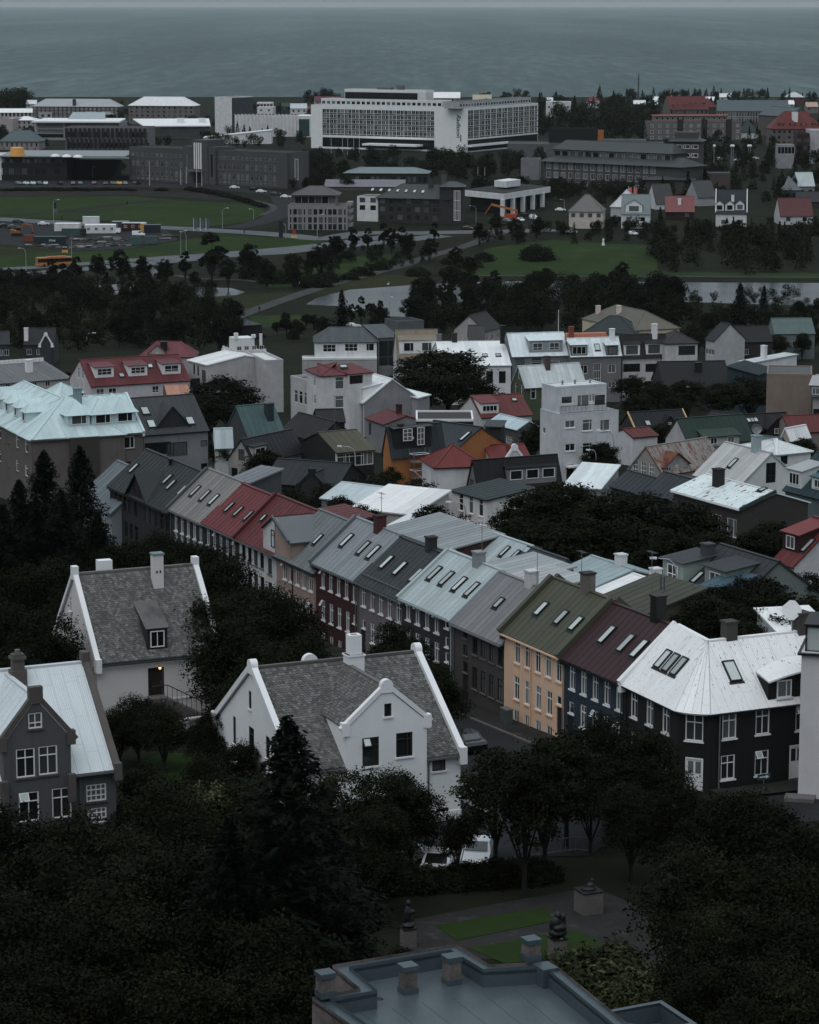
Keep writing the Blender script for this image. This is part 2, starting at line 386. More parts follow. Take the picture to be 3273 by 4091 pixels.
    # --- walls with true openings
    def facade(s, b, k, mi):
        O, ex, ey = s.F[k]; P = s.poly[k]; hs = s.holes[k]; dp = .13
        xs = sorted({round(x, 4) for x in [p[0] for p in P] + [q for h in hs for q in h[:2]]}); zs = sorted({round(x, 4) for x in [min(p[1] for p in P), max(p[1] for p in P), s.h] + [q for h in hs for q in h[2:]]})
        n = ex.cross(ey)
        for x0, x1 in zip(xs, xs[1:]):
            run = None
            for z0, z1 in zip(zs, zs[1:]):
                cx, cz = (x0 + x1) / 2, (z0 + z1) / 2
                if any(h[0] < cx < h[1] and h[2] < cz < h[3] for h in hs): continue
                q = [(x0, z0), (x1, z0), (x1, z1), (x0, z1)]
                for i in range(len(P)):
                    a, c = P[i], P[(i + 1) % len(P)]; nx, ny = c[1] - a[1], a[0] - c[0]
                    q = clip(q, nx, ny, nx * a[0] + ny * a[1])
                    if len(q) < 3: break
                if len(q) >= 3: b.poly([O + ex * u + ey * w for u, w in q], mi)
        for x0, x1, z0, z1 in hs:
            c = [O + ex * u + ey * w for u, w in ((x0, z0), (x1, z0), (x1, z1), (x0, z1))]; d = [p - n * dp for p in c]
            for i in range(4): j = (i + 1) % 4; b.poly([c[j], c[i], d[i], d[j]], mi)
    def done(s, plinth=None):
        mats = [s.wm]; b = MB()
        for k in 'FRBL':
            mi = 0
            if k in s.fm: mats.append(s.fm[k]); mi = len(mats) - 1
            s.facade(b, k, mi)
        s.wallob = mo('wall', b, mats, s.e)
        if plinth:
            q = MB(); L, D = s.L, s.D
            for a in ((-.06, L + .06, -.06, -.001), (-.06, L + .06, D + .001, D + .06), (-.06, -.001, -.001, D + .001), (L + .001, L + .06, -.001, D + .001)): q.box(*a, s.base, plinth[0])
            mo('plinth', q, plinth[1], s.e)
        return s
    # --- roofs
    def slope(s, key, pts, m, th=.14, sheet=None, name='roof'):
        """one convex roof plane; pts[0]->pts[1] is its eave. sheet: width of each metal sheet laid on it"""
        pts = [V(p) for p in pts]; ex = (pts[1] - pts[0]).normalized(); n = ex.cross(pts[2] - pts[0]).normalized(); ey = n.cross(ex)
        s.F[key] = (pts[0] + n * th, ex, ey); s.wid[key] = (pts[1] - pts[0]).length
        uv = [((p - pts[0]).dot(ex), (p - pts[0]).dot(ey)) for p in pts]
        b = MB().slab(pts, th, 0, uv); o = mo(name, b, m, s.e)
        if sheet:
            lo, hi = min(u[0] for u in uv), max(u[0] for u in uv); k = max(1, round((hi - lo) / sheet)); w = (hi - lo) / k; cache = {}
            for i in range(k):
                x = lo + i * w; q = clip(clip(uv, 1, 0, x + w - .004), -1, 0, -x)
                if len(q) < 3: continue
                y0 = min(c[1] for c in q); kk = tuple((round(c[0] - x, 2), round(c[1], 2)) for c in q)
                if kk not in cache:
                    d = MB(); d.slab([(c[0] - x, c[1], 0) for c in q], .018, 0, [(c[0] - x, c[1]) for c in q])
                    e = [c for c in q if abs(c[0] - x) < 1e-4]
                    if len(e) >= 2:
                        ya, yb = min(c[1] for c in e), max(c[1] for c in e); d.box(0, .045, ya, yb, .018, .042)
                    cache[kk] = d.mesh('roof_sheet', m)
                mt = s.fmtx(key, x, 0, .004); ob('roof_sheet', cache[kk], o, mt)
        return o
    def gable(s, m, over=.3, side=.15, sheet=None, m2=None, th=.14, ridge=True, both=False):
        L, D, h, r, p = s.L, s.D, s.h, s.r, s.p; yr = D * p
        f = r / yr; g = r / (D - yr)
        a = s.slope('RF', [(-side, -over, h - f * over), (L + side, -over, h - f * over), (L + side, yr, h + r), (-side, yr, h + r)], m, th, sheet)
        c = s.slope('RB', [(L + side, D + over, h - g * over), (-side, D + over, h - g * over), (-side, yr, h + r), (L + side, yr, h + r)], m2 or m, th, sheet if both else None)
        if ridge: mo('ridge_cap', MB().bar((-side, yr, h + r + th * .55), (L + side, yr, h + r + th * .55), .36, .13), m, a)
        s.poly['L'] = [(0, s.base), (D, s.base), (D, h), (D - yr, h + r), (0, h)]; s.poly['R'] = [(0, s.base), (D, s.base), (D, h), (yr, h + r), (0, h)]
        return a
    def hip(s, m, inset=None, over=.35, sheet=None, th=.14, r=None, ends='LR'):
        L, D, h = s.L, s.D, s.h; r = s.r if r is None else r; s.r = r; i = D / 2 if inset is None else inset; f = r / (D / 2); o = over
        il, ir = (i if 'L' in ends else 0), (i if 'R' in ends else 0); ol, orr = o, o
        z = h - f * o; A, B_, C_, E = V((-o, -o, z)), V((L + o, -o, z)), V((L + o, D + o, z)), V((-o, D + o, z)); R1, R2 = V((il, D / 2, h + r)), V((L - ir, D / 2, h + r))
        if not il: R1.x = -o; s.poly['L'] = [(0, s.base), (D, s.base), (D, h), (D / 2, h + r), (0, h)]
        if not ir: R2.x = L + o; s.poly['R'] = [(0, s.base), (D, s.base), (D, h), (D / 2, h + r), (0, h)]
        tri = R2.x - R1.x < .05
        a = s.slope('RF', [A, B_, R2] + ([] if tri else [R1]), m, th, sheet); s.slope('RB', [C_, E, R1] + ([] if tri else [R2]), m, th)
        if il: s.slope('RL', [E, A, R1], m, th, sheet)
        if ir: s.slope('RR', [B_, C_, R2], m, th, sheet)
        cap = MB()
        for p, q in ([(A, R1), (E, R1)] if il else []) + ([(B_, R2), (C_, R2)] if ir else []) + ([] if tri else [(R1, R2)]): cap.bar(p + V((0, 0, th * .8)), q + V((0, 0, th * .8)), .3, .11)
        mo('ridge_cap', cap, m, a); return a
    def mono(s, m, rise, over=.2, th=.14, sheet=None, high='B'):
        """one slope; high side B (away) or F or R or L"""
        L, D, h = s.L, s.D, s.h; o = over; z = {k: h + (rise if k == high else 0) for k in 'FRBL'}
        if high in 'FB':
            zf, zb = z['F'], z['B']; k = (zb - zf) / D
            c = [(-o, -o, zf - k * o), (L + o, -o, zf - k * o), (L + o, D + o, zb + k * o), (-o, D + o, zb + k * o)]
            s.poly['F'] = [(0, s.base), (L, s.base), (L, zf), (0, zf)]; s.poly['B'] = [(0, s.base), (L, s.base), (L, zb), (0, zb)]
            s.poly['R'] = [(0, s.base), (D, s.base), (D, zb), (0, zf)]; s.poly['L'] = [(0, s.base), (D, s.base), (D, zf), (0, zb)]
        else:
            zl, zr = z['L'], z['R']; k = (zr - zl) / L
            c = [(-o, -o, zl - k * o), (L + o, -o, zr + k * o), (L + o, D + o, zr + k * o), (-o, D + o, zl - k * o)]
            s.poly['L'] = [(0, s.base), (D, s.base), (D, zl), (0, zl)]; s.poly['R'] = [(0, s.base), (D, s.base), (D, zr), (0, zr)]
            s.poly['F'] = [(0, s.base), (L, s.base), (L, zr), (0, zl)]; s.poly['B'] = [(0, s.base), (L, s.base), (L, zl), (0, zr)]
        return s.slope('RF', c, m, th, sheet)
    def flat(s, m, para=.5, pw=.25, pm=None, over=0., th=.1):
        L, D, h, o = s.L, s.D, s.h, over
        a = s.slope('RF', [(-o, -o, h), (L + o, -o, h), (L + o, D + o, h), (-o, D + o, h)], m, th)
        if para:
            b = MB(); q = .02
            b.box(-o - q, L + o + q, -o - q, -o + pw, h + .002, h + para); b.box(-o - q, L + o + q, D + o - pw, D + o + q, h + .002, h + para)
            b.box(-o - q, -o + pw, -o + pw, D + o - pw, h + .002, h + para); b.box(L + o - pw, L + o + q, -o + pw, D + o - pw, h + .002, h + para)
            mo('parapet', b, pm or s.wm, s.e)
        return a
    # --- things fixed to roofs
    def sky(s, ps, w=.8, l=1.4, k='RF', ab=None):
        for p in ps:
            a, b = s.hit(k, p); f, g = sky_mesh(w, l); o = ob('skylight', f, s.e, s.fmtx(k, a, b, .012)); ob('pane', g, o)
    def chim(s, p, w, d, hg, m=None, cap=True, k='RF', cm=None, pot=0, up=None, name='chimney'):
        a, b = s.hit(k, p); q = s.pt(k, a, b); m = m or s.wm
        o = mo(name, MB().box(-w / 2, w / 2, -d / 2, d / 2, -1.2, hg), m, s.e, Matrix.Translation(q))
        if cap: mo('chimney_cap', MB().box(-w / 2 - .07, w / 2 + .07, -d / 2 - .07, d / 2 + .07, hg + .002, hg + .13), cm or m, o)
        for i in range(pot):
            x = (i - (pot - 1) / 2) * .35; mo('chimney_pot', MB().lathe([(.12, hg + .1), (.10, hg + .45)], 8, (x, 0)), BLACKM, o)
        return o
    def dormer(s, p, w, hg, m, rm, st='i', fm=None, kind='shed', k='RF', ww=None, wh=None, n=1, over=.2, sl=.18, rise=None, wz=.5, sheet=None, sgn=-1, sillm=None):
        """p: pixel of the middle of its foot on the roof plane. shed, gable or hipped top"""
        a, b = s.hit(k, p); q = s.pt(k, a, b); O, ex, ey = s.F[k]; n_ = ex.cross(ey); back = V((ey.x, ey.y, 0)).normalized(); tan = ey.z / max(1e-6, V((ey.x, ey.y)).length)
        mt = Matrix.Translation(q) @ Matrix.Rotation(math.atan2(ex.y, ex.x), 4, 'Z'); x = w / 2; bb = MB()
        rz = rise if rise is not None else 0
        dp = hg / max(.05, tan - (sl if kind == 'shed' else 0)) + .1
        zt = hg; zb = hg + (sl * dp if kind == 'shed' else 0)
        bb.poly([(-x, 0, -.05), (x, 0, -.05), (x, 0, zt), (-x, 0, zt)]); bb.poly([(x, 0, -.1), (x, dp, zb), (x, 0, zt)]); bb.poly([(-x, 0, -.1), (-x, 0, zt), (-x, dp, zb)])
        if kind == 'gable': bb.poly([(-x, 0, zt), (x, 0, zt), (0, 0, zt + rz)])
        o = mo('dormer', bb, m, s.e, mt); t = .1; ov = over; R = MB()
        U = lambda P: [(c[0] + c[1] * .3, c[1] + c[2]) for c in P]
        if kind == 'shed':
            P = [(-x - ov, -ov, zt - sl * ov + .01), (x + ov, -ov, zt - sl * ov + .01), (x + ov, dp + .3, zt + sl * (dp + .3) + .01), (-x - ov, dp + .3, zt + sl * (dp + .3) + .01)]; R.slab(P, t, 0, [(c[0], c[1]) for c in P])
        else:
            d2 = (zt + rz) / tan + .15; g = rz / x; fy = -ov if kind == 'gable' else rz * .9
            for sd in (-1, 1):
                P = [V((sd * (x + ov), -ov, zt - g * ov)), V((sd * (x + ov), zt / tan + .2, zt - g * ov)), V((0, d2, zt + rz)), V((0, fy, zt + rz))]
                if sd < 0: P = P[::-1]
                R.slab(P, t, 0, [(c[1], abs(c[0])) for c in P])
            if kind == 'hip': P = [V((-x - ov, -ov, zt - g * ov)), V((x + ov, -ov, zt - g * ov)), V((0, fy, zt + rz))]; R.slab(P, t, 0, [(c[0], c[1]) for c in P])
        mo('dormer_roof', R, rm, o)
        ww = ww or w * .7; wh = wh or hg * .62
        for i in range(n):
            f, g = window_mesh(ww, wh, st, fm or WHITE); xx = (i - (n - 1) / 2) * (w / n)
            W = ob('window', f, o, Matrix.Translation((xx, -.12, hg * wz + .02))); ob('pane', g, W)
        return o
    def gutter(s, m, pipes=(), z=None, over=.3, k='F'):
        f = s.r / max(.1, s.D * s.p); zz = (s.h - f * over) if z is None else z
        o = mo('gutter', MB().box(-.05, s.L + .05, -over - .13, -over - .01, zz - .02, zz + .10), m, s.e)
        for x in pipes:
            mo('downpipe', MB().tube([(x, -over - .06, zz), (x, -.09, zz - .35), (x, -.09, -1.5)], .055, 6), m, s.e)
    def party(s, x, m, w=.3, hh=.3, over=.3, down=.35, both=True):
        """parapet of a fire wall running up the roof at x"""
        D, h, r, p = s.D, s.h, s.r, s.p; yr = D * p; f = r / yr
        b = MB().bar((x, -over, h - f * over + .05), (x, yr, h + r + .05), w, hh + .14); b.bar((x, D + over, h - f * over + .05), (x, yr, h + r + .05), w * .99, hh + .14)
        b.box(x - w / 2 - .003, x + w / 2 + .003, -over - .02, .05, h - f * over - down, h - f * over + hh * .7)
        return mo('party_parapet', b, m, s.e)
    def antenna(s, p, hg=2.2, k='RF'):
        a, b = s.hit(k, p); q = s.pt(k, a, b); B_ = MB().tube([(0, 0, -.3), (0, 0, hg)], .025, 5).tube([(-.6, 0, hg - .1), (.6, 0, hg - .1)], .015, 4).tube([(-.4, .0, hg - .5), (.4, .0, hg - .5)], .015, 4)
        for i in range(5): B_.tube([(-.5 + i * .25, -.25, hg - .1), (-.5 + i * .25, .25, hg - .1)], .01, 4)
        mo('antenna', B_, GREYM, s.e, Matrix.Translation(q))
    def sat(s, p, r=.5, k='RF', m=None, up=1.2):
        a, b = s.hit(k, p); q = s.pt(k, a, b); d = MB()
        d.lathe([(.05, 0), (r * .5, .05), (r, .2), (r * .98, .23), (r * .5, .08)], 14)
        mt = Matrix.Translation(q + V((0, 0, up))) @ s.inv.to_3x3().to_4x4() @ Matrix.Rotation(math.radians(72), 4, 'X')
        mo('satellite_dish', d, m or GREYM, s.e, mt); mo('dish_mast', MB().tube([(0, 0, -.3), (0, 0, up)], .04, 6), GREYM, s.e, Matrix.Translation(q))
# ---------------- the ground, sea, roads ----------------
def ground_mat(name, c1_, c2_, scale=.08, fine=1.5, c3_=None, rough=.95, bump=.4):
    t = NT(name); v = t.coords((1, 1, 1), False); a = t.noise(v, scale, 6, .65); b = t.noise(v, fine, 4, .6)
    f = t.math('ADD', t.math('MULTIPLY', a, .65), t.math('MULTIPLY', b, .35)); col = t.ramp(f, [(.34, c1_), (.66, c2_)])
    if c3_: col = t.mix(t.ramp(t.noise(v, scale * 3.1, 5), [(.55, 0.), (.7, 1.)]), col, c3_)
    t.l(col, t.b.inputs['Base Color']); t.b.inputs['Roughness'].default_value = rough; t.b.inputs['Specular IOR Level'].default_value = .08; t.bump(b, bump, .05); return t.m
SOIL = ground_mat('soil_and_scrub', (.007, .009, .006), (.017, .019, .011), .06, 1.2, (.014, .018, .008))
GRASS = ground_mat('mown_grass', (.013, .027, .007), (.025, .044, .012), .03, .9, (.037, .046, .015))
GRASS2 = ground_mat('rough_grass', (.013, .018, .008), (.027, .029, .011), .05, .7, (.036, .033, .012))
ASPH = ground_mat('asphalt', (.017, .018, .020), (.029, .030, .033), .15, 3.0, (.028, .029, .031), .8, .15)
ASPHL = ground_mat('worn_asphalt', (.085, .092, .10), (.14, .148, .155), .1, 2.0, (.11, .115, .12), .75, .1)
PAVE = ground_mat('paving_concrete', (.022, .021, .021), (.036, .035, .034), .3, 3.0, (.05, .05, .05), .85, .2)
GRAVEL = ground_mat('gravel_path', (.045, .046, .048), (.07, .072, .074), .2, 3.0, None, .95, .3)
MUD = ground_mat('trodden_earth', (.014, .013, .013), (.028, .025, .024), .1, 1.0, (.012, .012, .011))
LINE = ground_mat('road_paint', (.45, .45, .45), (.6, .6, .6), .5, 3.0, None, .7, .05)
YS = [k[0] for k in KN]
def slices(poly2):
    out = []; lo, hi = min(p[1] for p in poly2), max(p[1] for p in poly2); cut = [lo] + [y for y in YS if lo < y < hi] + [hi]
    for a, b in zip(cut, cut[1:]):
        q = clip(clip(poly2, 0, 1, b), 0, -1, -a)
        if len(q) >= 3: out.append(q)
    return out
def area2(p): return sum(p[i][0] * p[(i + 1) % len(p)][1] - p[(i + 1) % len(p)][0] * p[i][1] for i in range(len(p)))
def patch(name, polys, m, dz, label=None, kind='structure', cat=None, thick=None):
    b = MB()
    for P in polys:
        P = [(p[0], p[1]) for p in P]
        if area2(P) < 0: P = P[::-1]
        for q in slices(P): b.poly([(x, y, T(y) + dz) for x, y in q])
    o = mo(name, b, m); o['kind'] = kind
    if label: o['label'] = label
    return o
def gp(*px): return [atg(p) for p in px]
def smooth(pts, n=6):
    out = []; P = [pts[0]] + list(pts) + [pts[-1]]
    for i in range(1, len(P) - 2):
        for k in range(n):
            t = k / n; p0, p1, p2, p3 = (V((q[0], q[1], 0)) for q in P[i - 1:i + 3])
            out.append(.5 * ((2 * p1) + (p2 - p0) * t + (2 * p0 - 5 * p1 + 4 * p2 - p3) * t * t + (3 * p1 - p0 - 3 * p2 + p3) * t ** 3))
    out.append(V((pts[-1][0], pts[-1][1], 0))); return out
def ribbon(name, pts, w, m, dz, label=None, off=0., n=6, kind='structure'):
    c = smooth(pts, n); L, R = [], []
    for i, p in enumerate(c):
        d = c[min(i + 1, len(c) - 1)] - c[max(0, i - 1)]; d.normalize(); s = V((-d.y, d.x, 0)); L.append(p + s * (off + w / 2)); R.append(p + s * (off - w / 2))
    return patch(name, [[L[i], R[i], R[i + 1], L[i + 1]] for i in range(len(c) - 1)], m, dz, label, kind)
b = MB()
for y0, y1 in zip(YS, YS[1:]):
    xs = [-900, -400, -200, -100, -50, 0, 50, 100, 200, 400, 900]
    for x0, x1 in zip(xs, xs[1:]): b.poly([(x0, y0, T(y0)), (x1, y0, T(y0)), (x1, y1, T(y1)), (x0, y1, T(y1))])
o = mo('ground', b, SOIL); o['kind'] = 'structure'; o['label'] = 'dark sloping ground under the town'
t = NT('sea_water'); v = t.coords((1.6, .16, 1), False)
n1 = t.noise(v, .03, 8, .66); n2 = t.noise(v, .0016, 5, .6); n3 = t.noise(v, .2, 5, .7)
wc = t.ramp(t.noise(t.coords((1, .25, 1), False), .05, 7, .74), [(.735, 0.), (.79, 1.)])        # scattered whitecaps
f = t.math('ADD', t.math('MULTIPLY', n2, .45), t.math('MULTIPLY', n1, .55)); base = t.ramp(f, [(.33, (.014, .044, .046)), (.50, (.052, .096, .098)), (.67, (.140, .200, .198))])
t.l(t.mix(wc, base, (.26, .29, .30)), t.b.inputs['Base Color']); t.b.inputs['Roughness'].default_value = .5; t.b.inputs['IOR'].default_value = 1.33; t.b.inputs['Specular IOR Level'].default_value = .42
t.bump(t.math('ADD', n1, t.math('MULTIPLY', n3, .6)), 1.0, 9.0)
SEA = t.m
b = MB(); b.poly([(-30000, 2400, 0), (30000, 2400, 0), (30000, 59000, 0), (-30000, 59000, 0)]); o = mo('sea', b, SEA); o['kind'] = 'structure'; o['label'] = 'wide grey-green sea up to the horizon'
t = NT('pond_water'); v = t.coords((1, .5, 1), False); t.b.inputs['Base Color'].default_value = (.05, .056, .062, 1); t.b.inputs['Roughness'].default_value = .2; t.bump(t.noise(v, 1.2, 4), .35, .12)
POND = t.m
# ---------------- the terrace of houses along the street ----------------
RU = V((math.cos(math.radians(-64)), math.sin(math.radians(-64)), 0)); RN = V((-RU.y, RU.x, 0))
RP = atg(g3(430, 900)) - RN * .0
ROWG = 'terraced houses along the sloping street'
def rowhouse(label, A, B, R, wm, end='A', hx=None, nick=None):
    a = onplane(A, RP, RN); q = onplane(B, RP, RN); L = (q - a).dot(RU); z = (a.z + q.z) / 2; g = T((a.y + q.y) / 2)
    e = a if end == 'A' else q; x = onplane(R, e, RU) - e
    return Bld('row_house', label, frame((a.x, a.y, g), math.radians(-64), L, max(8.2, 2 * abs(x.dot(RN))), z - g, x.z), wm, 'house', ROWG, nick)
def mid(p, q): return ((p[0] + q[0]) / 2, (p[1] + q[1]) / 2)
SILLW = trim('#a9aeb0')
# 1 dark house with pointed cross gable
h = rowhouse('charcoal terraced house with a pointed cross gable at the far end of the row', c1(760, 757), c1(1165, 940), c1(1008, 515), wall('#1e1e22'), nick='charcoal house with the pointed gable')
CHAR = metal('#31373a'); h.gable(CHAR, sheet=.9, over=.25)
for p1, p2, n in ((c1(798, 855), c1(860, 885), 3), (c1(895, 905), c1(935, 915), 2), (c1(1008, 960), c1(1160, 1020), 5), (c1(800, 1030), c1(830, 1040), 2), (c1(870, 1060), c1(940, 1090), 3)): h.row('F', p1, p2, n, .85, 1.7, 't', fm=DARKF)
h.sky([c1(926, 641), c1(1158, 716), c1(1182, 757), c1(1260, 795)], .75, 1.5)
a0, b0 = h.hit('F', c1(880, 800)); a1_, b1_ = h.hit('F', c1(1030, 870)); am = (a0 + a1_) / 2; pk = h.hit('F', c1(945, 668))[1]; zb = h.h
gz = pk - zb; yb = h.D / 2 * gz / h.r
bb = MB(); bb.poly([(a0, -.12, zb - .4), (a1_, -.12, zb - .4), (a1_, -.12, zb - .05), (am, -.12, pk), (a0, -.12, zb - .05)])
cg_ = mo('cross_gable', bb, h.wm, h.e); R_ = MB()
R_.slab([(a0 - .1, -.4, zb - .1), (am, -.4, pk), (am, yb + .1, pk), (a0 - .1, .1, zb - .1)][::-1], .14, 0, [(0, 0), (1, 0), (1, 4), (0, 4)]); R_.slab([(am, -.4, pk), (a1_ + .1, -.4, zb - .1), (a1_ + .1, .1, zb - .1), (am, yb + .1, pk)][::-1], .14, 0, [(0, 0), (1, 0), (1, 4), (0, 4)])
mo('cross_gable_roof', R_, CHAR, cg_)
for q in (-.55, .55): f, g = window_mesh(.5, 1.5, 'h', DARKF); W = ob('window', f, cg_, Matrix.Translation((am + q, -.2, zb + gz * .28))); ob('pane', g, W)
h.gutter(BLACKM, (.3,)); h.chim(c1(1175, 615), .3, .3, .5, BLACKM); h.done()
# 2 and 3: long dark wall under a grey and a red roof
h = rowhouse('terraced house with grey-brown metal roof and dark blue wall beside the red roof', c1(1175, 912), c1(1405, 1015), c1(1440, 650), wall('#20282c'), nick='grey-brown roof of the terrace')
h.gable(metal('#6d6b69'), sheet=.8, over=.25); h.sky([c1(1350, 798), c1(1417, 830), c1(1478, 858)], .75, 1.6)
h.row('F', c1(1214, 1010), c1(1385, 1090), 5, .8, 1.75, 't', sill=SILLW, vent=.3); h.row('F', c1(1214, 1135), c1(1385, 1215), 5, .8, 1.6, 't', sill=SILLW); h.party(0, metal('#4a5256'), .35, .25); h.gutter(GREYM, (.2,)); h.done()
h = rowhouse('terraced house with faded red roof and dark blue wall', c1(1405, 1015), c1(1650, 1115), c1(1660, 760), wall('#20282c'), nick='faded red roof of the terrace')
RED1 = metal('#64272b', var=.13)
h.gable(RED1, sheet=.8, over=.25); h.sky([c2(40, 1138), c2(118, 1175), c2(204, 1212)], .6, 1.45)
h.row('F', c1(1437, 1110), c1(1612, 1190), 5, .8, 1.75, 't', sill=SILLW, vent=.3); h.row('F', c1(1437, 1235), c1(1612, 1315), 5, .8, 1.6, 't', sill=SILLW); h.gutter(GREYM); h.done()
# 4 white with red roof
h = rowhouse('white peeling terraced house with dark red roof behind a party wall', e2(95, 280), e2(390, 409), c2(450, 1040), wall('#8a8f92', .3), nick='white peeling house of the terrace')
h.gable(metal('#5c2427', var=.18, tag='b'), sheet=.8, over=.25); h.sky([c2(335, 1230)], .55, .95); h.party(0, metal('#57282b'), .35, .3)
h.row('F', e2(142, 375), e2(282, 445), 4, .85, 1.9, 't', fm=DARKF, sill=CONC); h.row('F', e2(190, 610), e2(285, 650), 3, .9, 1.7, 't', fm=DARKF, sill=CONC)
h.win('F', e2(343, 470), .9, 2.3, 't', fm=DARKF, sill=CONC); h.win('F', e2(346, 665), .8, .9, 'o', fm=DARKF)
bx = h.hit('F', e2(300, 372))[0]; apx = h.hit('F', e2(392, 128)); lf = h.hit('F', e2(303, 212))
bb = MB(); bb.slab([(bx, -.05, h.h - .6), (h.L, -.05, h.h - .6), (h.L, -.05, apx[1]), (bx, -.05, lf[1])], .06); o = mo('half_gable', bb, h.wm, h.e)
f, g = window_mesh(.75, 1.6, 'h', DARKF); W = ob('window', f, o, Matrix.Translation((h.hit('F', e2(375, 290))[0], -.2, h.hit('F', e2(375, 290))[1]))); ob('pane', g, W)
hg4 = apx[1] - h.h; yb4 = h.D / 2 * hg4 / h.r
mo('half_gable_roof', MB().slab([(bx, -.3, lf[1]), (h.L, -.3, apx[1]), (h.L, min(yb4, 4.6), apx[1]), (bx, 2.6, lf[1])], .12, 0, [(0, 0), (1, 0), (1, 3), (0, 3)]), metal('#4a2224'), o)
h.gutter(GREYM); h.done()
# 5 pink with grey cross gable
h = rowhouse('dusty pink terraced house with a grey half gable towards the street', e2(395, 413), e2(695, 550), e2(925, 200), wall('#6b5a54'), 'B', nick='dusty pink house of the terrace')
h.D = 8.6; h.r = 3.7; G5 = metal('#5d6669'); h.F['B'] = (V((h.L, h.D, 0)), V((-1, 0, 0)), V((0, 0, 1))); h.F['L'] = (V((0, h.D, 0)), V((0, -1, 0)), V((0, 0, 1)))
h.gable(G5, sheet=.8, over=.25); h.sky([e2(715, 300)], .6, 1.4)
apx = h.hit('F', e2(394, 128))[1]; ex_ = h.hit('F', e2(510, 310)); bb = MB(); xe, ze = ex_[0], ex_[1]
bb.slab([(.0, -.04, h.h - .5), (xe, -.04, h.h - .5), (xe, -.04, ze), (0, -.04, apx)], .05); bb.poly([(xe, -.09, h.h - .5), (xe, 3.0, ze), (xe, -.09, ze)])
o = mo('half_gable', bb, [h.wm], h.e); yr5 = (apx - h.h) / h.r * h.D / 2
mo('half_gable_roof', MB().slab([(-.02, -.4, apx), (xe + .35, -.4, ze - .12), (xe + .35, 3.0, ze - .12), (-.02, min(yr5, 4.5), apx)][::-1], .14, 0, [(0, 0), (1, 0), (1, 3), (0, 3)]), G5, o)
mo('gable_verge', MB().bar((-.02, -.5, apx + .05), (xe + .35, -.5, ze - .07), .2, .25), trim('#39444a'), o)
f, g = window_mesh(.55, 1.4, 'h', WHITE); W = ob('window', f, o, Matrix.Translation((h.hit('F', e2(412, 308))[0], -.12, h.hit('F', e2(412, 308))[1]))); ob('pane', g, W)
h.row('F', e2(457, 530), e2(655, 622), 5, .85, 1.75, 't', sill=SILLW, vent=.3); h.win('F', e2(457, 722), .7, .7, 'o', sill=SILLW); h.row('F', e2(503, 775), e2(652, 860), 4, .85, 1.7, 'h', sill=SILLW, vent=.3); h.row('F', e2(508, 985), e2(655, 1050), 4, .8, .9, 'i', sill=SILLW)
h.gutter(CHAR, (h.hit('F', e2(520, 480))[0],)); h.done()
# 6 maroon
h = rowhouse('deep maroon terraced house under a pale grey metal roof with white windows', e2(680, 470), e2(1010, 605), e2(1010, 145), wall('#340d11', .2), nick='maroon house of the terrace')
G6 = metal('#6a757a'); h.gable(G6, sheet=.75, over=.25); h.sky([e2(935, 307), e2(1065, 365), e2(1140, 398)], .75, 1.75); h.party(0, metal('#59646a'), .4, .3)
for p1, p2 in ((e2(750, 590), e2(992, 705)), (e2(752, 838), e2(940, 930))): h.row('F', p1, p2, 5 if p2[0] > 1400 else 4, .78, 1.75, 't', sill=SILLW, vent=.3)
h.win('F', e2(992, 910), .6, .75, 'o', sill=SILLW); h.row('F', e2(753, 1060), e2(880, 1125), 3, .78, 1.15, 'i', sill=SILLW); h.door('F', e2(985, 1040), .95, 2.1, wall('#3a1012'))
h.gutter(GREYM, (h.L - .15,)); c = h.chim(e2(1185, 222), .75, .9, 1.15, wall('#40181a'), cm=wall('#2c1214')); h.antenna(e2(1198, 215), 3.2); h.done()
# 7 mauve
h = rowhouse('mauve terraced house under a dark grey metal roof with a snow guard', e2(1015, 608), e2(1350, 755), e2(1340, 290), wall('#524b4e'), nick='mauve house of the terrace')
h.gable(metal('#393f43'), sheet=.75, over=.25); h.sky([e2(1240, 475), e2(1343, 523), e2(1465, 575)], .75, 1.75)
h.row('F', e2(1062, 735), e2(1335, 855), 5, .85, 1.75, 't', sill=SILLW); h.win('F', e2(1063, 945), .6, .75, 'o', sill=SILLW); h.row('F', e2(1130, 1020), e2(1335, 1115), 4, .85, 1.7, 't', sill=SILLW); h.door('F', e2(1057, 1085), .95, 2.2, wall('#241c1c'))
h.gutter(GREYM, (.15,)); h.chim(e2(1577, 370), .7, .8, .95, wall('#2a2d30')); sgm = MB(); sg0 = h.hit('RF', e2(1060, 570)); sg1 = h.hit('RF', e2(1350, 705))
for i in range(13): sgm.box(sg0[0] + (sg1[0] - sg0[0]) * i / 12 - .02, sg0[0] + (sg1[0] - sg0[0]) * i / 12 + .02, sg0[1] - .1, sg0[1] + .1, 0, .2)
sgm.box(sg0[0], sg1[0], sg0[1] - .02, sg0[1] + .02, .14, .18); mo('snow_guard', sgm, GREYM, h.e, h.fmtx('RF', 0, 0, .02)); h.done()
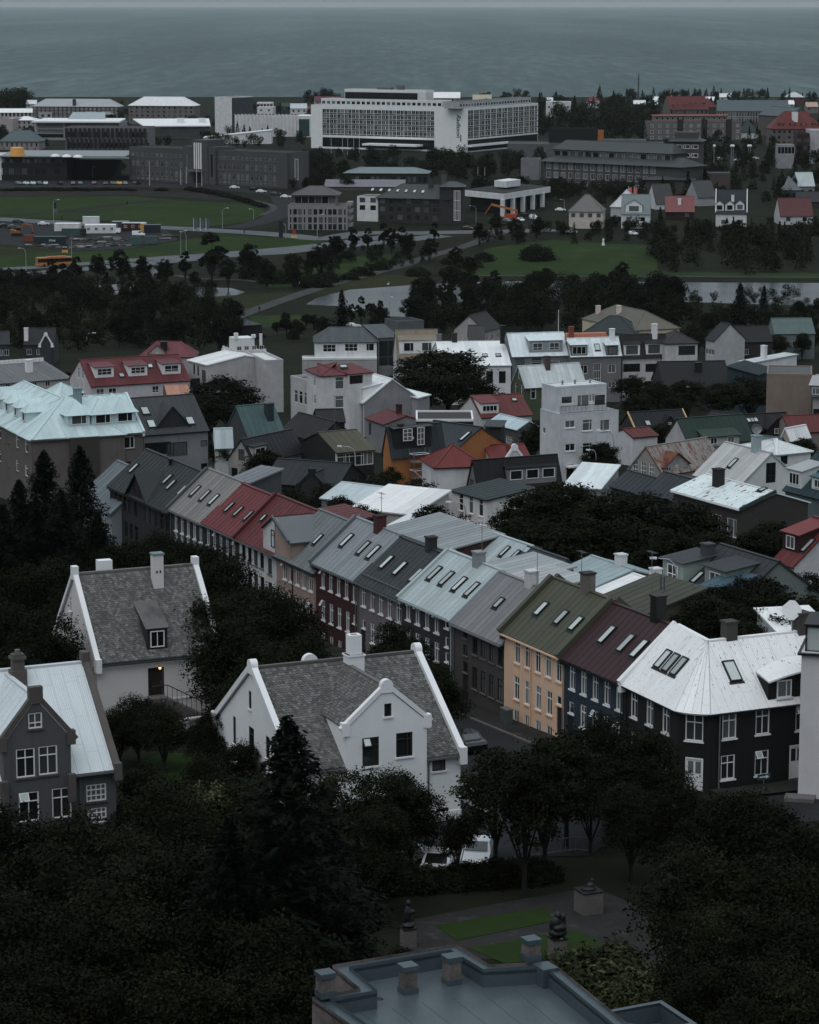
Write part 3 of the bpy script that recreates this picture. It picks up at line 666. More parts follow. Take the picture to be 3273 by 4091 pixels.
# 8 pale teal roof
h = rowhouse('dark grey-blue terraced house under a pale teal metal roof', e3(-178, 735), e3(208, 905), e3(185, 390), wall('#25292e'), nick='pale teal roof of the terrace')
T8 = metal('#7f9093'); h.gable(T8, sheet=.75, over=.25); h.sky([e3(75, 560), e3(168, 600), e3(266, 643), e3(362, 684)], .75, 1.75); h.party(0, T8, .3, .22)
h.row('F', e3(-130, 830), e3(88, 940), 4, .85, 1.75, 't', sill=SILLW, vent=.5); h.win('F', e3(165, 940), .7, .85, 'o', sill=SILLW); h.row('F', e3(-130, 1060), e3(88, 1160), 4, .85, 1.6, 't', sill=SILLW); h.win('F', e3(165, 1085), .6, .8, 'o', sill=SILLW); h.win('F', e3(165, 1200), .6, .8, 'o', sill=SILLW)
h.gutter(T8, (h.L - .12,)); h.chim(e3(410, 487), .85, .8, .95, wall('#5b6164')); h.antenna(e3(433, 480), 3.4); h.done()
# 9 grey roof, grey-brown wall
h = rowhouse('grey-brown terraced house with weathered grey roof and stone entrance steps', e3(215, 925), e3(600, 1090), e3(575, 560), wall('#3a3737'), nick='grey-brown house of the terrace')
G9 = metal('#6a6c70', var=.14); h.gable(G9, sheet=.75, over=.25); h.sky([e3(568, 788)], .75, 1.2); h.party(0, T8, .25, .2)
DW = trim('#262424')
for z, n in ((1015, 0), (1145, 0), (1275, 0)): h.win('F', e3(307, z), .75, .85, 'i', fm=DW, sill=CONC)
h.row('F', e3(380, 1085), e3(582, 1180), 4, .85, 1.95, 't', fm=DW, sill=CONC); h.row('F', e3(378, 1365), e3(578, 1450), 4, .85, 1.75, 't', fm=DW, sill=CONC); h.door('F', g3(115, 680), .95, 2.5, wall('#241a1a')); h.win('F', g3(317, 862), .6, .5, 'o', fm=DW)
b0 = h.hit('F', g3(115, 780)); mo('steps', MB().box(b0[0] - .9, b0[0] + .9, -.9, -.01, -1, b0[1] - .15).box(b0[0] - 1.2, b0[0] + 1.2, -1.4, -.91, -1, b0[1] - .32), CONC, h.e)
h.gutter(G9, (.12,)); h.chim(e3(813, 640), .9, .8, 1.0, wall('#8b8d8e', .3)); h.antenna(e3(856, 640), 3.0); h.done()
# 10 orange
h = rowhouse('pale orange terraced house under an olive green corrugated roof', e3(605, 995), e3(1050, 1190), e3(985, 600), wall('#a0826a', .10, .36), nick='pale orange house of the terrace')
OL = metal('#4d5040', var=.12); h.gable(OL, sheet=.75, over=.25); h.sky([e3(892, 832), e3(1045, 898), e3(1158, 946)], .8, 1.55); h.party(0, OL, .45, .35); h.party(h.L, OL, .45, .35)
ORS = trim('#b09076'); h.row('F', g3(512, 380), g3(843, 535), 5, .85, 1.95, 't', sill=ORS); h.row('F', g3(507, 665), g3(757, 785), 4, .85, 1.85, 't', sill=ORS); h.win('F', g3(842, 768), .75, .7, 'o', sill=ORS); h.row('F', g3(503, 882), g3(757, 1005), 4, .85, .95, 'i', sill=ORS)
h.door('F', g3(838, 925), .95, 2.2, wall('#1b1b20')); h.gutter(ORS, (h.hit('F', g3(620, 400))[0],)); h.chim(e3(1243, 690), .85, .85, 1.3, wall('#54504d', .35), cm=wall('#2c2a2a')); h.antenna(e3(1196, 600), 2.2); h.done()
# 11 navy with plum roof
h = rowhouse('navy blue terraced house under a plum red metal roof', e3(1065, 1200), e3(1515, 1390), e3(1450, 800), wall('#1b2a38'), nick='navy house of the terrace')
PL = metal('#41282c', var=.08); h.gable(PL, sheet=.75, over=.25); h.sky([e3(1395, 1030), e3(1540, 1095), e3(1643, 1138)], .8, 1.9)
h.row('F', g3(935, 580), g3(1292, 745), 5, .82, 1.9, 't', sill=SILLW); h.win('F', g3(928, 820), .7, .85, 'o', sill=SILLW); h.row('F', g3(1017, 890), g3(1285, 1010), 4, .82, 1.7, 't', sill=SILLW, vent=.5); h.door('F', g3(922, 930), .95, 2.1, wall('#15181c')); h.row('F', g3(1017, 1120), g3(1285, 1230), 4, .8, .8, 'i', sill=SILLW)
h.gutter(BLACKM, (h.L - .1,)); h.chim(e4(455, 925), .85, .85, 1.55, BLACKM, cm=BLACKM); h.antenna(e4(400, 890), 4.6)
lad = MB(); l0 = h.hit('RB', e4(535, 985)) if 'RB' in h.F else (0, 0)
h.done()
# ---------------- the near houses ----------------
def slate_mat():
    t = NT('slate'); uv = t.n('UVMap'); uv.uv_map = 'UVMap'; oi = t.n('ObjectInfo'); ad = t.n('VectorMath'); ad.operation = 'ADD'
    t.l(uv.outputs[0], ad.inputs[0]); t.l(oi.outputs['Random'], ad.inputs[1]); w = t.n('TexWhiteNoise'); w.noise_dimensions = '2D'; t.l(ad.outputs[0], w.inputs['Vector'])
    geo = t.n('NewGeometry'); mp = t.n('Mapping'); t.l(geo.outputs['Position'], mp.inputs[0])
    n = t.noise(mp.outputs[0], .42, 5, .65); n2 = t.noise(mp.outputs[0], 5, 4)
    c = t.ramp(w.outputs['Value'], [(0, (.040, .040, .041)), (.35, (.078, .076, .075)), (.7, (.112, .108, .105)), (1, (.185, .183, .183))])
    c = t.mix(t.ramp(n, [(.55, 0.), (.68, .75)]), c, (.032, .033, .034)); c = t.mix(t.math('MULTIPLY', n2, .35), c, (.10, .09, .08))
    t.l(c, t.b.inputs['Base Color']); t.b.inputs['Roughness'].default_value = .7; t.bump(n2, .3, .02); return t.m
SLATE = slate_mat()
def slate_mesh(w, l):
    b = MB(); th = .055; P = [(-w / 2, l * .42), (-w / 2, -l * .28), (-w * .36, -l * .46), (-w * .14, -l * .56), (w * .14, -l * .56), (w * .36, -l * .46), (w / 2, -l * .28), (w / 2, l * .42)]
    z = lambda y: th - (y + l * .56) / (l * .98) * (th - .004)
    b.poly([(x, y, z(y)) for x, y in P]); 
    for i in range(1, 6): (x0, y0), (x1, y1) = P[i], P[i + 1]; b.poly([(x0, y0, z(y0)), (x0, y0, -.01), (x1, y1, -.01), (x1, y1, z(y1))])
    return b
def slates(bl, key, poly, roof, w=.24, ex=.19, keep=300, holes=()):
    """rounded slates in staggered courses over a convex polygon of the roof plane key; those lowest (nearest) are single parts"""
    b0 = slate_mesh(w * .97, ex * 1.9); me = b0.mesh('slate', SLATE); cells = []; ys = [p[1] for p in poly]; xs = [p[0] for p in poly]; j = 0; y = min(ys) + ex * .7
    while y < max(ys):
        x = min(xs) + (w / 2 if j % 2 else 0)
        while x < max(xs):
            if all((poly[(i + 1) % len(poly)][0] - p[0]) * (y - p[1]) - (poly[(i + 1) % len(poly)][1] - p[1]) * (x - p[0]) > .02 for i, p in enumerate(poly)) and not any(q[0] < x < q[1] and q[2] < y < q[3] for q in holes): cells.append((x, y))
            x += w
        y += ex; j += 1
    B = MB()
    for i, (x, y) in enumerate(cells):
        dx, rz, dz = random.uniform(-.012, .012), random.uniform(-.05, .05), random.uniform(0, .012)
        if i < keep: ob('slate', me, roof, bl.fmtx(key, x + dx, y, .006 + dz) @ Matrix.Rotation(rz, 4, 'Z'))
        else:
            m = bl.fmtx(key, x + dx, y, .006 + dz) @ Matrix.Rotation(rz, 4, 'Z'); u = (random.random(), random.random())
            for f in b0.f: B.poly([m @ V(b0.v[k]) for k in f], 0, [u] * len(f))
    if B.f: o = mo('slate_courses', B, SLATE, roof); o['kind'] = 'stuff'
    return len(cells)
def coping(h, x, m, w=.42, up=.38, rounded=True, knee=.5, top=.55):
    D, hh, r = h.D, h.h, h.r; yr = D * h.p; b = MB(); f = r / yr; o = .25
    b.bar((x, -o, hh - f * o + .1), (x, yr - .1, hh + r + .1 - f * .1), w, up); b.bar((x, D + o, hh - f * o + .1), (x, yr + .1, hh + r + .1 - f * .1), w * .995, up)
    for y in (-o, D + o): s = 1 if y < 0 else -1; b.box(x - w / 2 - .02, x + w / 2 + .02, min(y - s * .35, y + s * .25), max(y - s * .35, y + s * .25), hh - f * o - knee, hh - f * o + up + .25)
    z0 = hh + r - .2; tw = .42
    if rounded:
        n = 10; pr = [(tw * math.cos(math.pi * i / n), tw * math.sin(math.pi * i / n)) for i in range(n + 1)]
        P = [(x + w / 2 + .03, yr + c, z0 + top + s) for c, s in pr]; P = [(x + w / 2 + .03, yr + tw, z0)] + P + [(x + w / 2 + .03, yr - tw, z0)]
        Q = [(x - w / 2 - .03, y, z) for _, y, z in P]; b.poly(P); b.poly(Q[::-1])
        for i in range(len(P)): j = (i + 1) % len(P); b.poly([P[j], P[i], Q[i], Q[j]])
    else: b.box(x - w / 2 - .03, x + w / 2 + .03, yr - tw * .8, yr + tw * .8, z0, z0 + top + .45)
    return mo('gable_coping', b, m, h.e)
def front_gable(h, y, a0, a1_, zk, za, m, rm, cm, wins, sheet=None, rounded=True, base=-3, kn=.45, name='front_gable'):
    """cross gable standing y in front of the wall; wins: (pixel, w, h, style, frame, sill)"""
    h.F['G'] = (V((0, y, 0)), V((1, 0, 0)), V((0, 0, 1))); h.wid['G'] = h.L; am = (a0 + a1_) / 2
    h.poly['G'] = [(a0, base), (a1_, base), (a1_, zk), (am, za), (a0, zk)]; h.holes['G'] = []
    ws = []
    for p, w, hh, stl, fm, sm in wins:
        a, b_ = h.hit('G', p); ws.append(h.put('G', a, b_, w, hh, stl, fm=fm, sill=sm, vent=.35))
    b = MB(); h.facade(b, 'G', 0); f = h.r / (h.D * h.p)
    for x, s in ((a0, -1), (a1_, 1)):
        q = [(x, y, base), (x, .3, base), (x, max(.3, (zk - h.h) / f), zk), (x, y, zk)]; b.poly(q if s > 0 else q[::-1])
    o = mo(name, b, h.wm, h.e); g = (za - zk) / (am - a0); yb = (za - h.h) / f; yk = max(0., (zk - h.h) / f); ov = .05
    pl = h.slope('GL', [(a0 - ov, yk, zk - g * ov), (a0 - ov, y, zk - g * ov), (am, y, za), (am, yb, za)], rm, .12, sheet, 'front_gable_roof'); pr = h.slope('GR', [(a1_ + ov, y, zk - g * ov), (a1_ + ov, yk, zk - g * ov), (am, yb, za), (am, y, za)], rm, .12, sheet, 'front_gable_roof')
    mo('ridge_cap', MB().bar((am, y, za + .08), (am, yb, za + .08), .3, .12), rm, pl)
    c = MB(); w = .36; c.bar((a0 - .25, y + .12, zk - g * .25 + .08), (am - .1, y + .12, za + .08 - g * .1), w, .3); c.bar((a1_ + .25, y + .12, zk - g * .25 + .08), (am + .1, y + .12, za + .08 - g * .1), w * .99, .3)
    for x, s in ((a0, 1), (a1_, -1)): c.box(min(x - s * .3, x + s * .22), max(x - s * .3, x + s * .22), y - .1, y + .36, zk - kn, zk + .42)
    tw = .42; z0 = za - .25
    if rounded:
        n = 10; P = [(am - tw, y - .09, z0)] + [(am - tw * math.cos(math.pi * i / n), y - .09, z0 + .45 + tw * math.sin(math.pi * i / n)) for i in range(n + 1)] + [(am + tw, y - .09, z0)]
        P = P[::-1]; Q = [(p[0], y + .33, p[2]) for p in P]; c.poly(P); c.poly(Q[::-1])
        for i in range(len(P)): j = (i + 1) % len(P); c.poly([P[j], P[i], Q[i], Q[j]])
    else: c.box(am - .42, am + .42, y - .09, y + .35, z0, za + .75)
    mo('gable_coping', c, cm, h.e); return o
WHW = wall('#8b9093', .06, .30); WHC = surf('#a4a9ad', .36, .7, .06, kind='trim')
# white house number 28
h = Bld('white_villa', 'white villa with slate roof, curved gables and the number 28 on its wall', FE(g2(500, 915), g2(1553, 792), g2(250, 280), 4.3), WHW, 'house', nick='white villa number 28')
rf = h.gable(SLATE, over=.25, side=-.02, ridge=False); coping(h, .0, WHC); coping(h, h.L, WHC)
mo('ridge_cap', MB().bar((.2, h.D / 2, h.h + h.r + .12), (h.L - .2, h.D / 2, h.h + h.r + .12), .3, .16), SLATE, rf)
g0 = V((0, -.45, 0)); h.F['G'] = (g0, V((1, 0, 0)), V((0, 0, 1))); ga0 = h.hit('G', g2(838, 655))[0]; ga1 = h.hit('G', g2(1342, 590))[0]; zk = h.hit('G', g2(838, 655))[1] * .5 + h.hit('G', g2(1342, 590))[1] * .5; za = h.hit('G', g2(1090, 395))[1]
BRW = trim('#2a2522')
front_gable(h, -.45, ga0, ga1, zk, za, WHW, SLATE, WHC, [(g2(1098, 528), .5, .85, 'o', BRW, WHC), (g2(990, 790), 1.15, 1.9, 'p', BRW, WHC), (g2(1201, 745), 1.15, 1.6, 'p', BRW, WHC)])
slates(h, 'RF', [(.3, .1), (h.wid['RF'] - .3, .1), (h.wid['RF'] - .3, (h.D / 2) / (h.D / 2) * math.hypot(h.D / 2 + .25, h.r + .25 * h.r / (h.D / 2)) - .1), (.3, math.hypot(h.D / 2 + .25, h.r + .25 * h.r / (h.D / 2)) - .1)], rf)
gr = [o for o in h.e.children if o.name.startswith('front_gable_roof')]
for kk, o in (('GL', gr[0]), ('GR', gr[1])):
    O_, ex_, ey_ = h.F[kk]; am = (ga0 + ga1) / 2; pts = [V(q) for q in {'GL': [(ga0, max(0, (zk - h.h) / (h.r / (h.D / 2))), zk), (ga0, -.3, zk), (am, -.3, za), (am, (za - h.h) / (h.r / (h.D / 2)), za)], 'GR': [(ga1, -.3, zk), (ga1, max(0, (zk - h.h) / (h.r / (h.D / 2))), zk), (am, (za - h.h) / (h.r / (h.D / 2)), za), (am, -.3, za)]}[kk]]
    slates(h, kk, [((p - O_).dot(ex_), (p - O_).dot(ey_)) for p in pts], o, keep=60)
h.win('L', g2(234, 465), .5, 1.2, 'h', fm=BRW, sill=WHC); h.win('L', g2(137, 655), .55, 1.9, 'h', fm=BRW, sill=WHC); h.win('L', g2(243, 720), 1.0, 1.8, 'p', fm=BRW, sill=WHC); h.win('L', g2(345, 765), .7, 1.5, 'h', fm=BRW, sill=WHC)
h.win('F', g2(1418, 865), .95, .95, 'p', fm=BRW, sill=WHC); h.win('F', g2(1440, 1190), .9, 1.0, 'o', fm=BRW)
c = h.chim(g2(885, 290), 1.15, .9, 1.25, WHC, cap=False); mo('chimney_top', MB().box(-.42, .42, -.36, .36, 1.25, 2.55).box(-.64, .64, -.52, .52, 1.14, 1.25), WHC, c); mo('chimney_opening', MB().box(-.22, .22, -.14, .14, 2.5, 2.556), BLACKM, c)
bk = MB(); n = 10; ra, rb = h.hit('B', g2(600, 170)); rx = h.L - ra; P = [(rx - .55, h.D, h.h)] + [(rx - .55 * math.cos(math.pi * i / n), h.D, rb - .55 + .55 * math.sin(math.pi * i / n)) for i in range(n + 1)] + [(rx + .55, h.D, h.h)]
Q = [(p[0], p[1] - .4, p[2]) for p in P]; bk.poly(P); bk.poly(Q[::-1])
for i in range(len(P)): j = (i + 1) % len(P); bk.poly([P[j], P[i], Q[i], Q[j]])
mo('rear_gable_coping', bk, WHC, h.e)
a, bq = h.hit('F', g2(1540, 1048)); ob('house_number', text_mesh('28', .42, BLACKM), h.e, Matrix.Translation((a, -.015, bq - .12)) @ Matrix.Rotation(math.pi / 2, 4, 'X'))
mo('plinth_band', MB().box(-.05, h.L + .07, -.07, -.002, -3, h.hit('F', g2(1550, 1150))[1]), WHC, h.e); h.gutter(GREYM, (ga1 + .3,)); h.done(); VILLA28 = h
# white house with the lit lamp by its door
WH2 = wall('#7d7b7b', .05, .30)
h = Bld('white_villa', 'white villa with slate roof, small dormer and a lit lamp above its brown door', FE(e1(668, 942), e1(1510, 862), e1(515, 350), 5.2), WH2, 'house', nick='white villa with the lit lamp')
rf = h.gable(SLATE, over=.2, side=-.02, ridge=False); coping(h, 0, WHC, .4, .3, False); coping(h, h.L, WHC, .4, .3, False)
mo('ridge_cap', MB().bar((.2, h.D / 2, h.h + h.r + .12), (h.L - .2, h.D / 2, h.h + h.r + .12), .3, .16), SLATE, rf)
da, db = h.hit('RF', e1(1090, 850)); sl_ = math.hypot(h.D / 2 + .2, h.r * (1 + .2 / (h.D / 2)))
slates(h, 'RF', [(.3, .1), (h.wid['RF'] - .3, .1), (h.wid['RF'] - .3, sl_ - .1), (.3, sl_ - .1)], rf, holes=[(da - .75, da + .75, db, db + 2.2)])
h.dormer(e1(1085, 855), 1.6, 1.65, wall('#22272a'), SLATE, 'i', WHITE, 'shed', ww=1.1, wh=1.25, sl=.45, over=.12)
h.win('L', e1(484, 540), .55, 1.2, 'h', sill=WHC); h.win('L', e1(493, 765), .8, 1.7, 't', sill=WHC); h.win('L', e1(568, 820), .8, 1.7, 't', sill=WHC)
DOORB = wall('#241513'); h.door('F', e1(1076, 1080), 1.05, 2.1, DOORB, frame_m=DARKF)
a, bq = h.hit('F', e1(1097, 977)); t = NT('lit_bulb'); t.b.inputs['Emission Color'].default_value = (1, .62, .28, 1); t.b.inputs['Emission Strength'].default_value = 1.3
mo('wall_lamp', MB().box(-.04, .04, -.22, 0, .02, .08).box(-.1, .1, -.3, -.12, .1, .15), DARKF, h.e, Matrix.Translation((a, 0, bq))); mo('lamp_globe', MB().lathe([(.03, -.13), (.1, -.06), (.12, 0), (.09, .08), (.03, .1)], 10), t.m, h.e, Matrix.Translation((a, -.2, bq)))
mo('number_plate', MB().box(-.12, .12, -.03, 0, -.14, .14), DARKF, h.e, Matrix.Translation((a - .25, 0, bq - .1)))
c = h.chim(e1(1085, 400), .8, .75, 2.3, WH2, cm=metal('#5d7478')); mo('chimney_vent', MB().box(-.2, -.08, -.39, -.376, .9, 1.1).box(.08, .2, -.39, -.376, .9, 1.1), BLACKM, c); mo('chimney', MB().box(-.55, .55, -.4, .4, -1, .9), WHC, h.e, Matrix.Translation((h.hit('RF', e1(785, 320))[0], h.D * .72, h.h + h.r - .3)))
zz = h.hit('F', e1(1076, 1165))[1]; da = h.hit('F', e1(1076, 1165))[0]; stp = MB()
for i in range(9): stp.box(da + .55 + i * .3, da + .85 + i * .3, -1.15, -.01, -3, zz - .17 * (i + 1))
stp.box(da - .7, da + .55, -1.15, -.01, -3, zz - .02); mo('steps', stp, CONC, h.e); rl = MB(); rl.tube([(da + .55, -1.1, zz + .95), (da + 3.3, -1.1, zz - .6)], .04, 5); rl.tube([(da - .6, -1.1, zz + .95), (da + .55, -1.1, zz + .95)], .04, 5)
for i in range(8): x = da + .55 + i * .38; rl.tube([(x, -1.1, zz + .95 - .565 * i * .38), (x, -1.1, zz - .2 - .565 * i * .38)], .02, 4)
mo('handrail', rl, BLACKM, h.e); mo('wall_band', MB().box(da + 1.2, h.L, -.05, 0, zz - .5, zz - .35), WHC, h.e); h.gutter(metal('#3b4a4e'), (h.L - .2,)); h.done(); VILLAL = h
# grey roughcast house, pale corrugated roof
GRW = wall('#3d3f42', .16, .30); BRN = wall('#423e3c', .2)
h = Bld('grey_villa', 'grey roughcast villa with a pale corrugated roof and brown stone copings', FE(g1(-330, 1027), g1(885, 885), g1(648, 100), 6.3, 'B'), GRW, 'house', nick='grey roughcast villa')
PALE = metal('#98a4a8', k=.55, period=.14, var=.08); h.gable(PALE, sheet=.8, over=.25, side=0); coping(h, h.L, BRN, .42, .3, False)
h.F['G'] = (V((0, -.7, 0)), V((1, 0, 0)), V((0, 0, 1))); q0 = h.hit('G', g1(22, 720)); q1 = h.hit('G', g1(540, 660)); za = h.hit('G', g1(262, 372))[1]
WB = trim('#c2c4c4')
front_gable(h, -.7, q0[0], q1[0], (q0[1] + q1[1]) / 2, za, GRW, PALE, BRN, [(g1(270, 535), .85, .95, 'T', WB, BRN), (g1(196, 860), 1.15, 1.75, 't', WB, BRN), (g1(368, 838), 1.15, 1.75, 't', WB, BRN), (g1(222, 1195), 1.25, 1.8, 't', WB, BRN), (g1(474, 1165), 1.2, 1.85, 't', WB, BRN)], sheet=.8, rounded=False)
for x in (q0[0], q1[0]): mo('stone_corbel', MB().box(x - .25, x + .2, -1.0, -.69, h.h - 1.6, h.h + .1), BRN, h.e)
h.win('F', g1(738, 1087), 1.25, 1.05, '34', fm=WB, sill=BRN); h.win('F', g1(744, 1262), 1.2, .95, '34', fm=WB, sill=BRN); h.win('F', g1(-60, 1150), 1.1, 1.5, 't', fm=WB, sill=BRN)
c = h.chim(g1(138, 235), .95, .8, .75, BRN, cap=False); mo('chimney_stack', MB().box(-.36, .36, -.3, .3, .74, 1.75).box(-.46, .46, -.4, .4, 1.42, 1.6), BRN, c); mo('chimney_pot', MB().lathe([(.2, 1.7), (.18, 2.0)], 8), CONC, c)
h.gutter(GREYM, (q1[0] + .7,)); h.done()
# black corner house with the white roof
A = onplane(e4(185, 1440), RP, RN); zE = A.z - .05; E = [A, atz(g4(612, 855), zE), atz(g4(862, 880), zE), atz(g4(1585, 792), zE)]
E.append(E[3] + (E[3] - E[2]).normalized() * 8); zR = zE + 3.75; Kp = [onplane(e4(605, 992), A, RU), None, None]; zR = Kp[0].z
Kp[1] = atz(g4(850, 332), zR); Kp[2] = atz(g4(1620, 248), zR); Kp.append(Kp[2] + (Kp[2] - Kp[1]).normalized() * 8)
fr = frame((A.x, A.y, T(A.y)), math.radians(-64), (E[1] - A).length, 8.4, zE - T(A.y)); BLK = wall('#121412', .2, .3)
h = Bld('corner_house', 'black corner house with a white peeling corrugated roof and white windows', fr, BLK, 'house', ROWG, nick='black corner house')
le = [h.inv @ p for p in E]; lk = [h.inv @ p for p in Kp]; Zv = V((0, 0, 1)); hz = fr['h']
for k, i in (('F', 0), ('R', 1), ('B', 2)):
    p, q = le[i].copy(), le[i + 1].copy(); p.z = q.z = 0; h.F[k] = (p, (q - p).normalized(), Zv); h.wid[k] = (q - p).length; h.poly[k] = [(0, -4), (h.wid[k], -4), (h.wid[k], hz), (0, hz)]
p, q = le[4].copy(), le[4].copy(); h.wid['B'] = (le[4] - le[2]).length; h.poly['B'] = [(0, -4), (h.wid['B'], -4), (h.wid['B'], hz), (0, hz)]
h.poly['L'] = [(0, -4), (h.D, -4), (h.D, hz), (h.D / 2, hz + zR - zE), (0, hz)]
WR = metal('#b4b9bc', k=.56, flake=1., period=.16, var=.05)
def outs(i, j, a): d = (le[j] - le[i]); d.z = 0; n = V((d.y, -d.x, 0)).normalized(); return n * a
up = V((0, 0, .0)); o1 = .25; e0 = le[0] + outs(0, 1, o1) - V((0, 0, .2)); e1_ = le[1] + (outs(0, 1, o1) + outs(1, 2, o1)) * .55 - V((0, 0, .2)); e2_ = le[2] + (outs(1, 2, o1) + outs(2, 3, o1)) * .55 - V((0, 0, .2)); e3_ = le[4] + outs(2, 3, o1) - V((0, 0, .2))
h.slope('RF', [e0, e1_, lk[1], lk[0]], WR, .14, .75); mq = (e1_ + e2_) / 2; bl_ = (mq - lk[1]); bl_.z = 0; fan = [e1_ * (1 - t) ** 2 + (mq + bl_.normalized() * .55) * 2 * t * (1 - t) + e2_ * t * t for t in (0, .25, .5, .75, 1)]
for fa, fb_ in zip(fan, fan[1:]): h.slope('RR', [fa, fb_, lk[1]], WR, .14, .75)
h.slope('RB', [e2_, e3_, lk[3], lk[1]], WR, .14, .75)
bo = [V((-outs(0, 1, 4.2).x * -1, 0, 0))]; b1_ = lk[0] + (lk[0] - e0) * .9; b1_.z = e0.z; b2_ = lk[1] + ((lk[0] - e0) + (lk[3] - e3_)) * .62; b2_.z = e0.z; b3_ = lk[3] + (lk[3] - e3_) * .9; b3_.z = e0.z
h.slope('RX', [b2_, b1_, lk[0], lk[1]], WR, .14); h.slope('RY', [b3_, b2_, lk[1], lk[3]], WR, .14)
mo('ridge_cap', MB().bar(lk[0] + V((0, 0, .1)), lk[1] + V((0, 0, .1)), .36, .1).bar(lk[1] + V((0, 0, .11)), lk[3] + V((0, 0, .11)), .36, .1), WR, h.e)
WPC = surf('#b6bbbe', .5, .6, .06, kind='trim'); mo('party_parapet', MB().bar(e0 + V((.05, 0, .1)), lk[0] + V((.05, 0, .1)), .4, .42).box(-.2, .22, -.4, .0, hz - .55, hz + .15), WPC, h.e)
h.sky([e4(500, 1255), e4(562, 1283), e4(627, 1312)], .85, 1.75); h.sky([e4(1035, 1350)], 1.0, 1.9, 'RB')
h.row('F', g4(265, 820), g4(515, 945), 3, .95, 1.85, 't', sill=WHITE, fm=WHITE); h.row('F', g4(265, 1150), g4(508, 1255), 3, .95, 1.75, 't', sill=WHITE, vent=.5)
h.win('R', g4(740, 1000), 1.25, 1.9, 't', sill=WHITE); h.door('R', g4(738, 1375), 1.05, 2.2, WHITE, True, frame_m=WHITE)
h.win('B', g4(1018, 985), 1.1, 1.85, 't', sill=WHITE); h.win('B', g4(1280, 950), 1.1, 1.85, 't', sill=WHITE); h.win('B', g4(1590, 925), 1.0, 1.75, 't', sill=WHITE, vent=1); h.win('B', g4(1005, 1315), 1.1, 1.7, 't', sill=WHITE); h.win('B', g4(1272, 1280), 1.1, 1.75, 't', sill=WHITE, vent=1); h.door('B', g4(1548, 1275), 1.0, 2.3, WHITE, True, frame_m=WHITE)
da, db = h.hit('B', g4(1540, 1400)); O_, ex_, ey_ = h.F['B']; st2 = MB()
for i in range(3): st2.box(da - 1.6 - i * .1, da + 1.6, -1.0 - i * .35, -.01 - i * .001, -3, db - .1 - i * .18)
mo('steps', st2, CONC, h.e, Matrix.Translation(O_) @ Matrix.Rotation(math.atan2(ex_.y, ex_.x), 4, 'Z'))
# low dormer with swept roof on the right slope
p = e4(1480, 1560); da, db = h.hit('RB', p); q = h.pt('RB', da, db); O2, ex2, ey2 = h.F['RB']; mt = Matrix.Translation(q) @ Matrix.Rotation(math.atan2(ex2.y, ex2.x), 4, 'Z')
bd = MB(); N = 8; xs = [-1.6 + 4.6 * i / N for i in range(N + 1)]; zs = [1.25 + .55 * math.sin(math.pi * min(1, max(0, (i / N)) * 1.0) * .62) for i in range(N + 1)]
for i in range(N): bd.poly([(xs[i], 0, -.1), (xs[i + 1], 0, -.1), (xs[i + 1], 0, zs[i + 1]), (xs[i], 0, zs[i])])
bd.poly([(xs[0], 0, -.1), (xs[0], 0, zs[0]), (xs[0], 2.0, 1.5)]); od = mo('dormer', bd, BLK, h.e, mt); rd = MB()
for i in range(N):
    P = [(xs[i] - .12, -.3, zs[i] + .02), (xs[i + 1] - .12, -.3, zs[i + 1] + .02), (xs[i + 1], 2.6, zs[i + 1] + .35), (xs[i], 2.6 - (1.0 if i == 0 else 0), zs[i] + .35)]; rd.slab(P, .12, 0, [(c[0], c[1]) for c in P])
mo('dormer_roof', rd, WR, od)
for x in (-.35, 1.55, 3.0): f, g = window_mesh(1.15, 1.2, 'i' if x > 0 else 'r', WHITE); W = ob('window', f, od, Matrix.Translation((x, -.12, .72))); ob('pane', g, W); ob('sill', sill_mesh(1.15, WHITE), W, Matrix.Translation((0, 0, -.6)))
gt = MB()
for P, Q in ((e0, e1_), (e1_, e2_), (e2_, e3_)): gt.bar(P - V((0, 0, .04)), Q - V((0, 0, .04)), .14, .1)
mo('gutter', gt, BLACKM, h.e)
pa, pb_ = h.hit('B', g4(935, 1000)); q = h.pt('B', pa, 0, .12); mo('downpipe', MB().tube([(q.x, q.y, hz - .3), (q.x, q.y, -2)], .06, 6), GREYM, h.e); mo('downpipe', MB().tube([(.5, -.12, hz - .3), (.5, -.12, -2)], .06, 6), BLACKM, h.e)
h.chim(e4(1015, 1060), .85, .85, .9, wall('#3a3735', .3), k='RB'); h.chim(e4(1580, 1010), .95, .9, 1.1, wall('#3a3735', .3), k='RB')
a_, b_ = h.hit('RB', e4(1505, 1030)); q = h.pt('RB', a_, b_); dsh = MB(); 
dsh.slab([(-.62, -.35, 0), (-.35, -.62, 0), (.35, -.62, 0), (.62, -.35, 0), (.62, .35, 0), (.35, .62, 0), (-.35, .62, 0), (-.62, .35, 0)], .06); mo('panel_antenna', dsh, trim('#8b8f91'), h.e, Matrix.Translation(q + V((0, 0, 1.5))) @ h.inv.to_3x3().to_4x4() @ Matrix.Rotation(1.35, 4, 'X') @ Matrix.Rotation(.7, 4, 'Z')); mo('antenna_mast', MB().tube([(0, .1, -.5), (0, .1, 1.6)], .04, 6), GREYM, h.e, Matrix.Translation(q))
h.done(); CORNER = h
